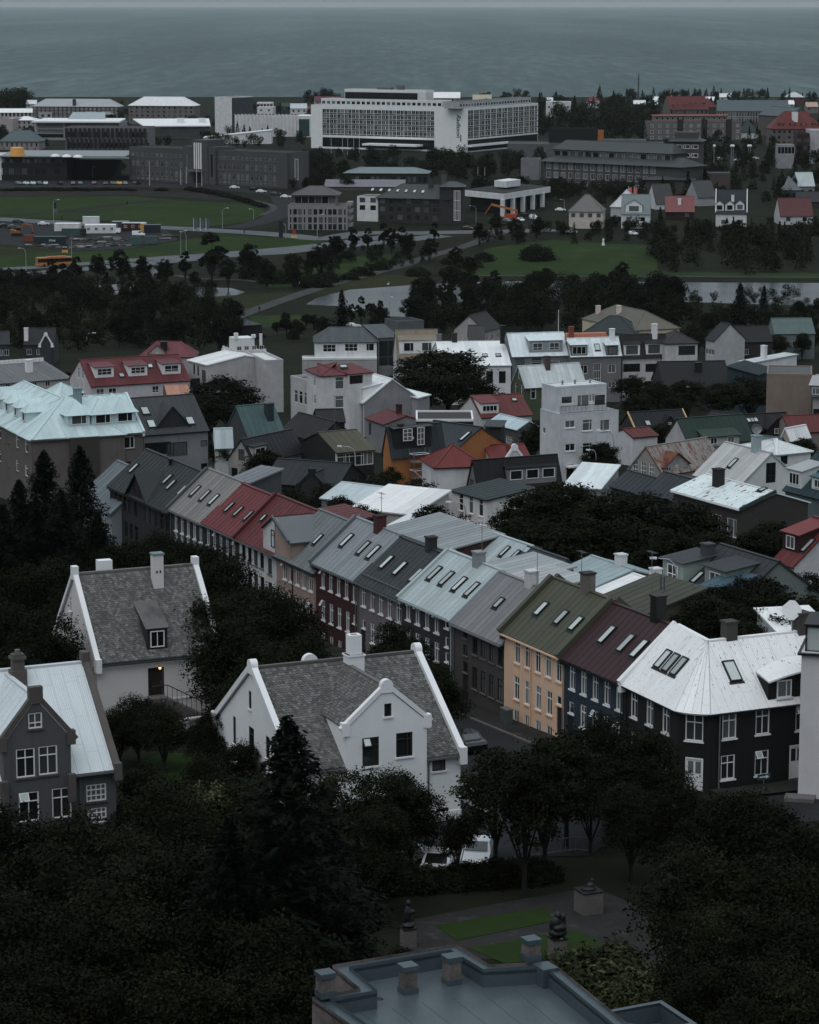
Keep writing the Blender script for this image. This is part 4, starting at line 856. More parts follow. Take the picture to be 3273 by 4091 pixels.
# white block at the edge with the glazed lantern
def vh(pb, pt): g = atg(pb); q = onplane(pt, g, V((0, 1, 0))); return q.z - g.z
fr = FX(g4(1557, 1562), -14, 9, 9, vh(g4(1557, 1562), g4(1600, 432)))
h = Bld('white_block', 'plain white rendered block with a black framed glass lantern beside the corner house', fr, wall('#77787b', .08), 'building', nick='plain white block')
h.flat(CONC, .25, .3); h.win('L', g4(1520, 900), 1.1, 1.6, 't'); h.done()
b = MB(); L_ = 3.6
for x in (.2, 1.4, 2.6, 3.8):
    b.box(x, x + .1, .2, .3, h.h + .2, h.h + 2.0); b.box(x, x + .1, 3.8, 3.9, h.h + .2, h.h + 2.0)
for z in (.2, 1.9): b.box(.301, 3.9, .21, .29, h.h + z, h.h + z + .12); b.box(.201, .29, .31, 3.79, h.h + z, h.h + z + .12)
for y in (1.4, 2.6): b.box(.2, .3, y, y + .1, h.h + .2, h.h + 2.0)
b.box(-.25, 4.4, -.25, 4.4, h.h + .05, h.h + .19); b.box(.1, 4.1, .1, 4.1, h.h + 2.03, h.h + 2.13); o = mo('glass_lantern', b, BLACKM, h.e)
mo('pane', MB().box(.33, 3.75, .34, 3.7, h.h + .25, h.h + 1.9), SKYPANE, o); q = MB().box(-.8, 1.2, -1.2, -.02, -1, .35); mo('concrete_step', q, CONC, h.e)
# flat roofed museum at the lower edge
zt = 46.5
def Z(p): return atz(p, zt)
far = (Z(h2(1005, 705)) - Z(h2(268, 830))).normalized(); tow = (Z(h2(1210, 828)) - Z(h2(1005, 705))).normalized()
pts = [Z(h2(145, 1022)) + tow * 14, Z(h2(145, 1022)), Z(h2(435, 970)), Z(h2(268, 830)), Z(h2(1005, 705)), Z(h2(1210, 828)), Z(h2(1578, 806))]
pts.append(pts[-1] + (Z(h3(540, 1457)) - Z(h3(150, 1135))).normalized() * 16)
PEB = surf('#4a4442', .26, .9, .5, kind='pebbledash'); RFL = surf('#404d53', .44, .38, .16, kind='roof_felt'); CAPM = surf('#3c4b52', .40, .4, .14, kind='parapet_metal', metal=.2)
e = tag(empty('museum_building', (pts[4].x, pts[4].y, T(pts[4].y))), 'pebbledashed museum with a flat grey roof and square chimneys at the lower edge', 'building'); inv = Matrix.Translation(e.location).inverted()
c = sum(pts, V()) / len(pts); NICK.append((c.x, c.y, 'flat roofed museum', 7))
P = [inv @ p for p in pts]; N = len(P); inn = []
for i in range(N):
    a, b_, d = P[i - 1], P[i], P[(i + 1) % N]; u1, u2 = (b_ - a).normalized(), (d - b_).normalized(); n1, n2 = V((u1.y, -u1.x, 0)), V((u2.y, -u2.x, 0)); m_ = (n1 + n2).normalized(); inn.append(b_ + m_ * (.55 / max(.35, m_.dot(n1))))
b = MB(); w = MB(); zf = -.85
for i in range(N):
    j = (i + 1) % N; w.poly([P[i] - V((0, 0, 14)), P[i] - V((0, 0, .02)), P[j] - V((0, 0, .02)), P[j] - V((0, 0, 14))])
    b.slab([P[i] - V((0, 0, .15)), inn[i] - V((0, 0, .15)), inn[j] - V((0, 0, .15)), P[j] - V((0, 0, .15))][::-1], .15); b.poly([inn[i], inn[j], inn[j] + V((0, 0, zf)), inn[i] + V((0, 0, zf))])
mo('wall', w, PEB, e); mo('parapet', b, CAPM, e); b = MB(); b.poly([p + V((0, 0, zf + .02)) for p in inn][::-1]); mo('roof', b, RFL, e)
for i in range(1, 7):
    p0, p1 = inn[1].lerp(inn[6], i / 7), inn[0].lerp(inn[7], i / 7); mo('felt_joint', MB().bar(p0 + V((0, 0, zf + .021)), p1 + V((0, 0, zf + .021)), .10, .012), RFL, e)
def mus_ch(p, base, hg, w_=.6):
    q = inv @ atz(p, zt + base); o = mo('chimney', MB().box(-w_ / 2, w_ / 2, -w_ / 2, w_ / 2, 0, hg), PEB, e, Matrix.Translation(q) @ Matrix.Rotation(math.atan2(far.y, far.x), 4, 'Z'))
    mo('chimney_cap', MB().box(-w_ / 2 - .05, w_ / 2 + .05, -w_ / 2 - .05, w_ / 2 + .05, hg + .003, hg + .22), CAPM, o); mo('chimney_flashing', MB().box(-w_ / 2 - .04, w_ / 2 + .04, -w_ / 2 - .04, w_ / 2 + .04, 0, .28), CAPM, o)
mus_ch(h2(720, 1000), -.85, 1.05); mus_ch(h2(983, 945), -.85, 1.05); mus_ch(h2(225, 1020), .0, .85); mus_ch(h2(1458, 800), .0, .75)
q = inv @ Z(h2(1545, 830)); mo('pier', MB().box(-.45, .3, -.6, .35, -.86, .0), CAPM, e, Matrix.Translation(q) @ Matrix.Rotation(math.atan2(far.y, far.x), 4, 'Z'))
for p in (h2(548, 1040), h2(1455, 920)): q = inv @ atz(p, zt - .84); mo('roof_drain', MB().lathe([(.2, .0), (.16, .04), (.05, .05)], 10), BLACKM, e, Matrix.Translation(q))
r0 = [atz(p, zt - .4) for p in (h3(440, 1385), h3(800, 1318), h3(1010, 1457))]; r0.append(r0[2] + (r0[0] - r0[1])); r0 = [inv @ q for q in r0]; b = MB(); c = (r0[0] + r0[1] + r0[2] + r0[3]) / 4
for i in range(4):
    j = (i + 1) % 4; k, l = r0[i] + (c - r0[i]) * .16, r0[j] + (c - r0[j]) * .16; b.slab([r0[i] - V((0, 0, .12)), r0[j] - V((0, 0, .12)), l - V((0, 0, .12)), k - V((0, 0, .12))][::-1], .12); b.poly([k, l, l - V((0, 0, .9)), k - V((0, 0, .9))][::-1]); b.poly([r0[i], r0[j], r0[j] - V((0, 0, 12)), r0[i] - V((0, 0, 12))])
o = mo('annex_parapet', b, CAPM, e); b = MB(); b.poly([(r0[i] + (c - r0[i]) * .15) - V((0, 0, .85)) for i in range(4)]); mo('annex_roof', b, RFL, e); q = c + V((-.8, .6, -.85)); mo('roof_vent', MB().box(-.9, .9, -.3, .3, 0, .3), CAPM, e, Matrix.Translation(q) @ Matrix.Rotation(-.6, 4, 'Z'))
# ---------------- the town between the terrace and the pond ----------------
def HS(label, fr, wc, rt, rc, name='town_house', sheet=.9, cat='house', over=.25, **kw):
    rm = metal(rc) if isinstance(rc, str) else rc; wm = wall(wc) if isinstance(wc, str) else wc
    h = Bld(name, label, fr, wm, cat, kw.pop('group', None), kw.pop('nick', None), kw.pop('base', -4.)); h.rm = rm
    if rt == 'g': h.gable(rm, over=over, sheet=sheet, **kw)
    elif rt == 'h': h.hip(rm, over=over, sheet=sheet, **kw)
    elif rt == 'f': h.flat(rm, **kw)
    elif rt == 'm': h.mono(rm, kw.pop('rise'), over=over, sheet=sheet, **kw)
    return h
def sub(h, parent):                    # a wing of the same building
    m = parent.e.matrix_basis.inverted() @ h.e.matrix_basis; h.e.parent = parent.e; h.e.matrix_local = m
    for k in ('label', 'category', 'group'):
        if k in h.e: del h.e[k]
    NICK.pop(); return h
WD = trim('#1d1f20'); WG = trim('#8e9496')
# teal roofed apartment block, two wings
TEAL = metal('#8ba4a7', k=.55); BRW_ = wall('#4a4543')
h = HS('brown apartment block of two wings under a pale teal roof with hipped dormers', FE(c1(228, 440), c1(985, 387), c1(868, 132), 8.6, 'B'), BRW_, 'h', TEAL, 'apartment_block', ends='L', inset=6.1, cat='building', nick='teal roofed apartment block')
for p, st in ((c1(545, 352), 'r'), (c1(710, 345), 'r'), (c1(862, 332), 'r')): h.dormer(p, 2.9, 1.7, TEAL, TEAL, st, kind='hip', rise=1.5, ww=2.0, wh=1.15, over=.3)
h.chim(c1(535, 195), .9, .8, 1.9, wall('#4c6165')); h.row('F', c1(748, 465), c1(748, 465), 1, 1.6, .8, '3', sill=BRN); h.win('F', c1(885, 462), 1.6, 1.5, 'r', sill=BRN); h.win('F', c1(752, 630), 1.7, .8, '3', sill=BRN); h.win('F', c1(875, 610), 1.2, .6, 'o', fm=WD)
h.win('F', c1(575, 485), 1.9, 1.4, 'r'); h.win('F', c1(620, 655), 1.1, 1.4, 'i'); h.grid('F', 5, [1.2], 1.5, 1.2, 'r', sill=BRN)
a, b_ = h.hit('F', c1(575, 400)); mo('stair_bay', MB().box(a - 1.9, a + 1.9, -.5, -.14, -4, h.h - .1), wall('#36312f'), h.e); mo('eave_board', MB().box(0, h.L, -.3, -.02, h.h - .3, h.h - .12), BRN, h.e); h.party(h.L, TEAL, .3, .2); h.done()
kn = h.M @ V((-.25, .1, -.09)); uw = V((math.cos(math.radians(-66)), math.sin(math.radians(-66)), 0)); hl = sub(HS('wing', frame(kn - uw * 30, math.radians(-66), 30, h.D, h.h, h.r), BRW_, 'h', TEAL, 'wing', nick='x', ends='LR', inset=h.D / 2), h)
for p in (c1(165, 325), c1(110, 290), c1(50, 258), c1(0, 230), c1(-50, 205)): hl.dormer(p, 1.9, 1.5, TEAL, TEAL, 'o', kind='hip', rise=.8, ww=1.0, wh=1.05)
hl.row('F', c1(-60, 370), c1(182, 485), 5, 1.1, 1.5, 'h', sill=BRN); hl.row('F', c1(-60, 530), c1(182, 650), 5, 1.1, 1.4, 'h', sill=BRN); hl.done()
# pale hip behind it
HS('small hipped roof in pale teal behind the teal roofed apartment block', FE(c1(270, 135), c1(410, 148), None, 8.5, D=6, r=1.6), '#4c4a49', 'h', TEAL, inset=2).done()
# grey house with the triangular dormer
h = HS('grey rendered house with slate grey roof and a triangular dormer', FE(c1(990, 408), c1(1432, 376), c1(1325, 135), 8.4, 'B'), '#54575b', 'g', '#3d4246', nick='grey house with the triangular dormer')
h.sky([c1(1000, 245), c1(1042, 335), c1(1310, 313)], 1.1, 1.6); h.dormer(c1(1190, 358), 4.6, .12, wall('#25282a'), metal('#3d4246'), 'o', DARKF, 'gable', rise=2.6, ww=.1, wh=.1)
h.win('F', c1(1070, 505), 3.6, 1.6, 'i', fm=DARKF); h.win('F', c1(1222, 508), 2.8, 1.8, 'l', fm=DARKF); h.win('F', c1(1410, 468), .9, .8, 'o', fm=DARKF); h.win('F', c1(1413, 628), .9, .9, 'o', fm=DARKF); h.win('F', c1(1180, 640), 2.2, 1.3, 'r', fm=DARKF)
a, b_ = h.hit('F', c1(1300, 640)); mo('balcony', MB().box(a - 2.5, a + 2.6, -1.4, -.01, b_ - 1.1, b_ - .95).box(a - 2.5, a + 2.6, -1.4, -1.35, b_ - .95, b_), GREYM, h.e); h.done()
HS('low white house with a pale teal roof beside the triangular dormer house', FE(c1(1482, 456), c1(1600, 452), c1(1478, 372), 4.8), '#74777a', 'g', '#93a7ab').done()
h = HS('cream gabled house with dark barge boards behind the bushy tree', FG(c2(28, 718), c2(235, 738), 4.6, c2(140, 560), 11, ang=-34), '#6a6866', 'g', '#34353a', nick='cream gabled house with dark boards')
h.win('L', c2(140, 685), 1.0, 1.5, 't', fm=DARKF); h.win('L', c2(80, 845), 1.0, 1.5, 't', fm=DARKF); h.dormer(c2(300, 690), 3, 1.3, wall('#6a6866'), metal('#34353a'), 'i', kind='shed', sl=.1); h.done()
# pale blue gabled house at the end of the terrace
h = HS('pale blue house with a blue-grey roof at the far end of the terrace', FE(c1(540, 845), c1(768, 945), None, 5.6, D=9, r=3.6, ang=-64), '#545c61', 'g', '#55636a', nick='pale blue house at the end of the terrace')
h.win('F', c1(722, 1000), 1.4, 1.5, '7', sill=WHITE); h.win('F', c1(722, 1110), 1.4, 1.4, '7'); h.done()
# red roof with three dormers
h = HS('white house with a deep red roof and three flat dormers', FE(b1(570, 852), b1(1190, 814), b1(500, 690), 5.4), '#77777a', 'g', '#5a2226', sheet=1.0, nick='white house with three dormers')
for p, st in ((b1(655, 797), '23'), (b1(865, 787), '23'), (b1(1075, 775), 'T')): h.dormer(p, 3.6, 1.9, WHITE, metal('#62333a'), st, ww=2.7, wh=1.15, sl=.12, over=.25, wz=.55)
h.sky([b1(762, 783), b1(940, 725)], 1.0, 1.2); h.row('F', b1(628, 888), b1(705, 884), 2, 1.5, 1.2, 'T', fm=WHITE); h.win('F', b1(975, 870), 1.3, 1.2, 'T'); h.row('L', b1(492, 765), b1(518, 775), 2, .9, 1.8, 'h'); h.done()
h = HS('plum red cross roofs with a dark chimney behind the three dormers', FE(b1(880, 665), b1(1205, 668), None, 5.8, D=8, r=2.6), '#66686b', 'h', '#643038', inset=3); h.chim(b1(1028, 622), 1.3, 1.1, 1.6, BLACKM); h.dormer(b1(985, 650), 3.5, .3, wall('#66686b'), metal('#643038'), 'o', kind='gable', rise=1.6, ww=.5, wh=.2); h.done()
HS('orange gabled roof between the grey house and the white wall', FE(b1(1050, 908), b1(1188, 905), b1(1035, 850), 4.5), '#4a3f3a', 'g', '#8a5f4a').done()
# white house with the blank wall and balcony
h = HS('white house with a broad blank gable wall and a dark balcony', FE(b1(1178, 690), b1(1302, 740), b1(1532, 662), 9.0, 'B', ang=-60), '#6f7072', 'g', '#a5aeb1', nick='white house with the broad blank wall')
h.row('F', b1(1217, 742), b1(1242, 757), 2, .7, 1.9, 'o', fm=WD); h.win('F', b1(1278, 786), 1.7, 2.1, 'i', fm=WD); h.win('F', b1(1225, 870), 1.6, 1.6, 'i', fm=WD)
a, b_ = h.hit('F', b1(1215, 840)); mo('balcony', MB().box(a - 2.4, a + 2.6, -1.9, -.01, b_ - .1, b_).box(a - 2.4, a + 2.6, -1.9, -1.85, b_, b_ + 1.5).box(a + 2.55, a + 2.6, -1.85, -.01, b_, b_ + 1.5), wall('#171513'), h.e); h.done()
h = HS('flat white roofed block beside the broad blank wall', FE(b1(1660, 705), b2(190, 642), None, 9.2, D=14), '#6f7072', 'f', '#a5aeb1'); h.done()
# castellated buildings
def merlons(h, k, n, w=.6, hh=.6, m=None, z=None):
    W = h.wid[k]; z = h.h + .5 if z is None else z; me = MB().box(-w / 2, w / 2, 0, .3, 0, hh).mesh('merlon', m or h.wm); O, ex, ey = h.F[k]
    for i in range(n): ob('merlon', me, h.e, Matrix.Translation(h.pt(k, W * (i + .5) / n, z)) @ Matrix.Rotation(math.atan2(ex.y, ex.x), 4, 'Z'))
h = HS('grey low roofed building with a battlemented white parapet', FE(b1(0, 838), b1(445, 805), None, 5.0, D=13, r=1.6), '#6a6c6e', 'm', '#5d6063', rise=1.8, sheet=1.2, nick='battlemented grey building'); merlons(h, 'L', 6, .7, .7, WHITE, 6.2); merlons(h, 'B', 16, .8, .7, WHITE, 6.9); h.chim(b1(182, 762), 1.2, 1.0, 2.2, WHITE); h.row('F', b1(50, 850), b1(300, 840), 4, 1.0, 1.0, 'i'); h.done()
h = HS('white castle like villa with battlements and a dark roof', FE(b1(1480, 660), b1(1668, 650), None, 6.0, D=9), '#85898c', 'f', '#3f2a2c', nick='white castle like villa', pm=WHITE); merlons(h, 'F', 9, .8, .6, WHITE); merlons(h, 'L', 5, .8, .6, WHITE); h.row('F', b1(1500, 622), b1(1640, 618), 4, 1.0, 1.4, 'T')
mo('turret', MB().box(1, 5.2, 3, 7, h.h, h.h + 3.2).box(.7, 1.5, 2.7, 3.3, h.h + 3.2, h.h + 4.4).box(4.6, 5.4, 2.7, 3.3, h.h + 3.2, h.h + 3.9), WHITE, h.e); h.chim(b1(1635, 590), .5, .5, 2.2, WHITE); h.done()
h = HS('dark timber pavilion with a low hipped metal roof by the footpath', FE(b1(1400, 478), b1(1640, 466), None, 3.4, D=10, r=1.8), '#1c1d1e', 'h', '#3a4749', inset=5); h.chim(b1(1515, 440), .4, .4, .8, GREYM); h.done()
# teal slope, brown slope, black house with the olive roof
h = HS('house with a weathered sea green roof and a dark chimney', FE(c2(200, 540), c2(510, 508), c2(300, 320), 5.0), '#33363a', 'g', metal('#3f5a5c', var=.2), nick='sea green roof'); h.chim(c2(378, 360), 1.1, .9, 1.9, wall('#202c33')); h.done()
h = HS('house with a long plain brown roof sloping to the street', FE(c2(478, 480), c2(790, 600), c2(640, 325), 5.0, ang=-58), '#2c2a2a', 'g', '#2b2829', nick='long plain brown roof'); h.antenna(c2(945, 440), 4.5); h.done()
HS('short dark brown gable roof behind the long brown roof', FE(c2(800, 405), c2(1030, 400), None, 6.5, D=6, r=1.4), '#2c2a2a', 'g', '#272324').done()
h = HS('black house with an olive roof and bands of white framed windows', FE(c2(958, 668), c2(1282, 642), c2(803, 497), 5.6), '#1c1c1d', 'g', '#4e4c3c', nick='black house with the olive roof')
for p in (c2(1030, 730), c2(1180, 715), c2(1030, 945), c2(1180, 925)): h.win('F', p, 3.9 if p[0] < 1400 else 4.3, 1.75, '7' if p[0] < 1400 else '5', fw=.08)
mo('corner_board', MB().box(-.12, .02, -.1, .02, -4, h.h), WHITE, h.e); h.done(); BKH = h
# orange building with mansard roof and scaffold
OR = wall('#7d4d1e', .12, .42); SL = metal('#2f383d')
h = HS('orange rendered house with dark mansard roof and scaffolding at its front', FE((1563, 1811), (1775, 1792), (1547, 1711), 7.2), OR, 'g', SL, nick='orange house with the scaffold')
h.dormer(c3(95, 560), 5.2, 2.6, wall('#171b1e'), metal('#3d474b'), 'o', kind='shed', ww=.2, wh=.2, sl=.05)
a, b_ = h.hit('RF', c3(50, 530)); q = h.pt('RF', a, b_)
f, g = window_mesh(1.3, 1.5, '6', WHITE); W = ob('window', f, h.e, Matrix.Translation((h.hit('F', c3(48, 482))[0], q.y - .5, q.z + 1.3))); ob('pane', g, W)
f, g = window_mesh(1.0, 2.2, '6', WHITE); W = ob('balcony_door', f, h.e, Matrix.Translation((h.hit('F', c3(148, 495))[0], q.y - .5, q.z + 1.0))); ob('pane', g, W)
h.chim((1600, 1722), .6, .5, .8, wall('#3a2020')); h.done()
ORH = h; hg = sub(HS('x', FG(c3(398, 592), c3(800, 525), 6.8, c3(615, 402), 8), OR, 'g', SL, 'gabled_wing', nick='x', over=.1), h); hg.sky([c3(497, 468)], .6, 2.2, 'RB'); hg.done()
# dormer box of the neighbour, flat dark roof
h = HS('flat dark roofed building with a rounded white rim', FE(c3(120, 352), c3(560, 352), None, 6.4, D=9), '#1c1d1f', 'f', surf('#3a3536', .4, .9, .2, kind='roof_felt'), pm=WHITE, para=.35); h.done()
h = HS('low house with a dusky red hipped roof below the white gable', FE(c2(1215, 370), c2(1372, 425), c2(1560, 352), 5.0, 'B'), '#55585b', 'g', '#5c262b', nick='dusky red low roof'); h.chim(c2(1497, 325), .8, .7, 1.3, wall('#321517')); h.win('F', c2(1248, 460), 1.0, 1.9, 'i', fm=WD); h.done()
# white flats with red hipped roof
h = HS('white three storey flats with a small red hipped roof', FE(b2(405, 723), b2(560, 716), None, 10.2, Cc=b2(328, 688), r=1.5), '#7c7e80', 'h', '#612a30', inset=4, nick='white flats with the red roof', cat='building')
h.row('L', b2(370, 750), b2(370, 750), 1, .9, 1.5, 'h'); h.win('L', b2(370, 855), .9, 1.5, 'h'); h.win('F', b2(513, 762), 1.5, 2.0, 'h'); h.win('F', b2(513, 870), 1.5, 2.0, 'h'); h.sky([b2(535, 668)], 1.3, 1.2)
h.done(); h = HS('set back white bay of the flats with the red roof', FE(b2(568, 714), b2(700, 702), None, 10.4, D=6, r=.8), '#7c7e80', 'm', '#612a30', rise=.8); h.win('F', b2(608, 742), 2.6, 1.4, 'r', fm=WD); h.done()
h = HS('white house with balcony wall left of the red roofed flats', FE(b2(232, 735), b2(330, 800), None, 8.0, D=7, ang=-60), '#707375', 'f', '#4a4e50'); h.row('F', b2(262, 820), b2(325, 870), 3, 1.3, 2.2, 'h'); h.done()
# white roofed house with the long dormer
WRF = '#9fb0b4'
h = HS('grey gabled house with a white roof and a long glazed dormer', FE(b2(557, 843), b2(657, 883), b2(815, 743), 6.2, 'B', ang=-64), '#5b5c5f', 'g', WRF, nick='grey gabled house with the glazed dormer')
h.dormer(b2(618, 850), 3.9, 1.9, WHITE, metal('#a5b3b7'), '5', ww=3.3, wh=1.3, sl=.18); h.win('F', b2(590, 930), .9, 1.6, 'h', vent=1); h.win('F', b2(636, 952), .9, 1.6, 'h', vent=1); h.gutter(WHITE, (h.L - .1,)); h.done()
HS('grey lean to with a pale roof behind the glazed dormer house', FE(b2(960, 850), b2(1030, 832), None, 6.2, D=8, r=1), '#5f6164', 'm', WRF, rise=1.2, high='B').done()
# dark house with row of dormer windows, red roofs
RD2 = metal('#64201e', var=.1)
h = HS('white house with a bright red hipped roof beside the orange house', FE(c3(268, 705), c3(640, 665), None, 6.2, D=6.5, r=2.0, ang=14), '#7b7f82', 'h', RD2, inset=3, nick='bright red hipped roof'); h.done()
h = HS('red roofed house with a curled white gable', FE(c3(700, 655), c3(995, 620), None, 5.6, D=6, r=1.4, ang=16), '#7b7f82', 'g', RD2); front_gable(h, -.2, h.hit('F', c3(800, 610))[0], h.hit('F', c3(945, 620))[0], h.h - .2, h.hit('F', c3(872, 560))[1], WHW, RD2, WHC, []); h.done()
BK = metal('#1b1d20', k=.5)
h = HS('charcoal roofed house with a broad dormer of three windows', FE(c3(590, 850), c3(1228, 802), c3(556, 657), 4.2), '#4b4d50', 'g', BK, nick='charcoal roof with three dormer windows')
h.dormer(c3(1010, 830), 6.4, 2.0, wall('#55585a'), metal('#24272a'), 'o', n=3, ww=1.6, wh=1.15, sl=.15, wz=.6); h.win('L', c3(550, 825), 1.1, .9, 'i', fm=WD); h.done()
h = HS('white clapboard house with a dark green roof and three tall windows', FE(c3(398, 888), c3(662, 970), None, 5.6, D=6.2, r=.7, ang=-58), '#83807f', 'm', '#2e3d3f', rise=.7, nick='white clapboard house'); h.row('F', c3(465, 962), c3(617, 1020), 3, .85, 1.9, 'h', sill=WHITE); mo('cornice', MB().box(-.1, h.L + .1, -.2, -.01, h.h - 3.0, h.h - 2.75), WHITE, h.e); h.done(); CLH = h
hg = sub(HS('x', FE(c3(426, 1073), c3(690, 1156), c3(945, 920), 2.8, 'B', ang=-58), '#6a6a6b', 'g', '#7d7f80', 'gabled_body', nick='x', over=.1), h); hg.done()
# tall white flats with the iron balcony
h = HS('tall white flats with an iron railed roof terrace', FE(c3(1226, 302), c3(1672, 270), None, 10.2, Cc=c3(1030, 262)), '#777c80', 'f', '#8f979a', cat='building', nick='tall white flats', para=.05)
for v_, st in ((372, 0), (550, 0)):
    for u_, w_, hh_, s_ in ((1300, 1.5, 1.0, 'i'), (1432, 1.5, 1.5, 'p'), (1567, 1.5, 1.5, 'l')): h.win('F', c3(u_, v_ + (8 if u_ > 1300 else 0)), w_, hh_, s_, sill=WHITE)
h.row('L', c3(1100, 420), c3(1100, 420), 1, .8, .8, 'o'); h.door('F', c3(1300, 745), 1.1, 2.2, wall('#2a1a1c')); a, b_ = h.hit('F', c3(1330, 690)); mo('door_canopy', MB().box(a - 1.3, a + 2.3, -1.0, -.01, b_ - .12, b_ + .1), WHITE, h.e); h.win('F', c3(1567, 730), 1.4, 1.2, 'i')
rl = MB(); n = 44; L_ = h.L
for z in (.15, 1.05): rl.box(0, L_, -.02, .02, h.h + z, h.h + z + .06)
for i in range(n + 1): rl.box(L_ * i / n - .02, L_ * i / n + .02, -.03, .03, h.h + .2, h.h + 1.05)
mo('railing', rl, BLACKM, h.e, Matrix.Translation((0, .1, 0))); h.done(); TWF = h
hg = sub(HS('x', frame(h.M @ V((.15, 1.5, h.h)), h.e.rotation_euler.z, h.L - 1.2, h.D - 1.6, 3.3), '#777c80', 'f', '#98a1a5', 'top_storey', nick='x', para=.25, base=0.), h); hg.win('F', c3(1276, 188), 1.7, 1.0, 'o', fm=WHITE); hg.win('F', c3(1402, 193), 1.9, 1.6, 'l'); hg.door('F', c3(1465, 200), .95, 2.3, WHITE, True); hg.win('F', c3(1530, 188), 2.0, 1.5, 'o')
for x in (.3, .55, .85): mo('roof_vent', MB().lathe([(.12, 0), (.12, .35), (.25, .4), (.05, .6)], 8), GREYM, hg.e, Matrix.Translation((hg.L * x, 2.5, hg.h + .1)))
hg.done()
h = HS('white gabled cottage with a rust red roof and a small dormer', FE(c3(622, 322), c3(1005, 302), c3(538, 163), 4.6), '#77777a', 'g', metal('#5c2623', var=.2), nick='rust red cottage roof'); h.dormer(c3(685, 290), 3.0, 1.6, WHITE, RED1, '4', ww=2.5, wh=.95, sl=.15, wz=.5); h.sky([c3(872, 187)], .9, .9); h.done()
h = HS('house with a pale ice blue roof behind the tall white flats', FE(c3(676, 362), c3(896, 487), c3(765, 300), 4.6, ang=-60), '#3c3f42', 'g', '#8299a0', nick='ice blue roof'); h.row('F', c3(822, 495), c3(850, 510), 2, 1.0, 1.4, '6'); h.done()
HS('short dark lean to roof with a white window in a dark wall', FE(c3(650, 395), c3(775, 398), None, 5.6, D=4), '#202326', 'm', '#3a4347', rise=.3).done()
# green gabled house
h = HS('moss green gabled house under a streaked pale roof', FE(b2(1577, 785), b3(350, 782), b2(1541, 668), 6.0), '#39432f', 'g', metal('#8b979a', var=.2), nick='moss green gabled house'); h.win('F', b2(1628, 822), 1.0, 2.0, 'h'); h.win('L', b2(1545, 715), .6, 1.4, 'h'); h.row('L', b2(1528, 795), b2(1562, 805), 2, .8, 2.0, 'h'); h.chim(b3(128, 690), .9, .8, 2.0, wall('#423836')); h.win('F', b3(45, 840), 1.0, 2.0, 'h'); h.done()
# street of taller houses behind
h = HS('white top storey with a grey hipped roof and three wide windows', FE(b2(372, 529), b2(727, 527), None, 9.6, D=10, r=2.4), '#888f92', 'h', '#4a5154', inset=3, cat='building', nick='grey hipped roof over wide windows'); h.win('F', b2(455, 562), 2.6, 1.5, '23'); h.win('F', b2(580, 558), 2.6, 1.5, '23'); h.win('F', b2(689, 556), 1.6, 1.5, 'l'); h.win('F', b2(540, 650), 2.6, 1.2, '3'); h.win('F', b2(685, 660), 1.8, 1.3, '3'); mo('balcony_slab', MB().box(-2.6, h.L, -1.2, -.01, h.h - 3.4, h.h - 3.0), WHITE, h.e); mo('lower_storeys', MB().box(-2.6, h.L, -1.1, 6, -4, h.h - 3.41), wall('#6a6a6c'), h.e); h.win('F', b2(425, 655), 2.4, 1.2, '3'); h.done()
h = HS('grey stair tower with a tall window between two rooflines', FE(b2(735, 505), b2(850, 500), None, 10.4, D=9, r=1.5), '#505255', 'm', '#4a5357', rise=1.6); h.win('F', b2(792, 590), 4.0, 5.2, 'T', fm=GREYM); h.done()
h = HS('tan mansard house with a paired dormer and olive lower slope', FE(b2(848, 622), b2(1085, 618), b2(835, 460), 7.6), '#77797b', 'g', '#6a6353', nick='tan mansard house'); h.dormer(b2(962, 592), 7.2, 2.6, WHITE, metal('#70695a'), 'r', n=2, ww=2.0, wh=1.7, sl=.3, wz=.5); h.row('F', b2(910, 645), b2(1020, 643), 2, 2.2, 1.2, '3'); h.done()
h = HS('white house with a broad white roof and two skylights', FE(b2(1100, 666), b2(1497, 662), b2(1070, 528), 7.4), '#808487', 'g', '#a2b0b6', nick='broad white roof'); h.sky([b2(1348, 604), b2(1425, 603), b2(1255, 600), b2(1140, 600)], 1.1, 1.5); h.row('F', b2(1375, 730), b2(1448, 728), 2, 1.3, 2.3, 'i', fm=WD); h.row('F', b2(1375, 832), b2(1448, 832), 2, 1.3, .9, 'i', fm=WD); h.chim(b2(1173, 525), 1.0, .9, 1.6, wall('#2a2626')); h.chim(b2(1085, 520), .9, .8, 1.2, GREYM); h.done()
MW = '#95a3a8'
h = HS('grey-green rendered house with a white mansard and a paired dormer', FE(b2(1505, 608), b3(252, 613), b2(1476, 480), 9.0), '#4f575a', 'g', MW, nick='grey-green mansard house'); h.dormer(b3(120, 600), 6.6, 2.3, wall('#5d696c'), metal(MW), 'T', n=2, ww=1.9, wh=1.4, sl=.2); h.chim(b2(1448, 500), .8, .8, 2.2, BLACKM); h.row('F', b2(1550, 628), b2(1645, 650), 2, 1.8, 1.2, '3', fm=WD); h.row('F', b3(68, 665), b3(170, 660), 2, 2.0, 1.0, 'h'); h.done()
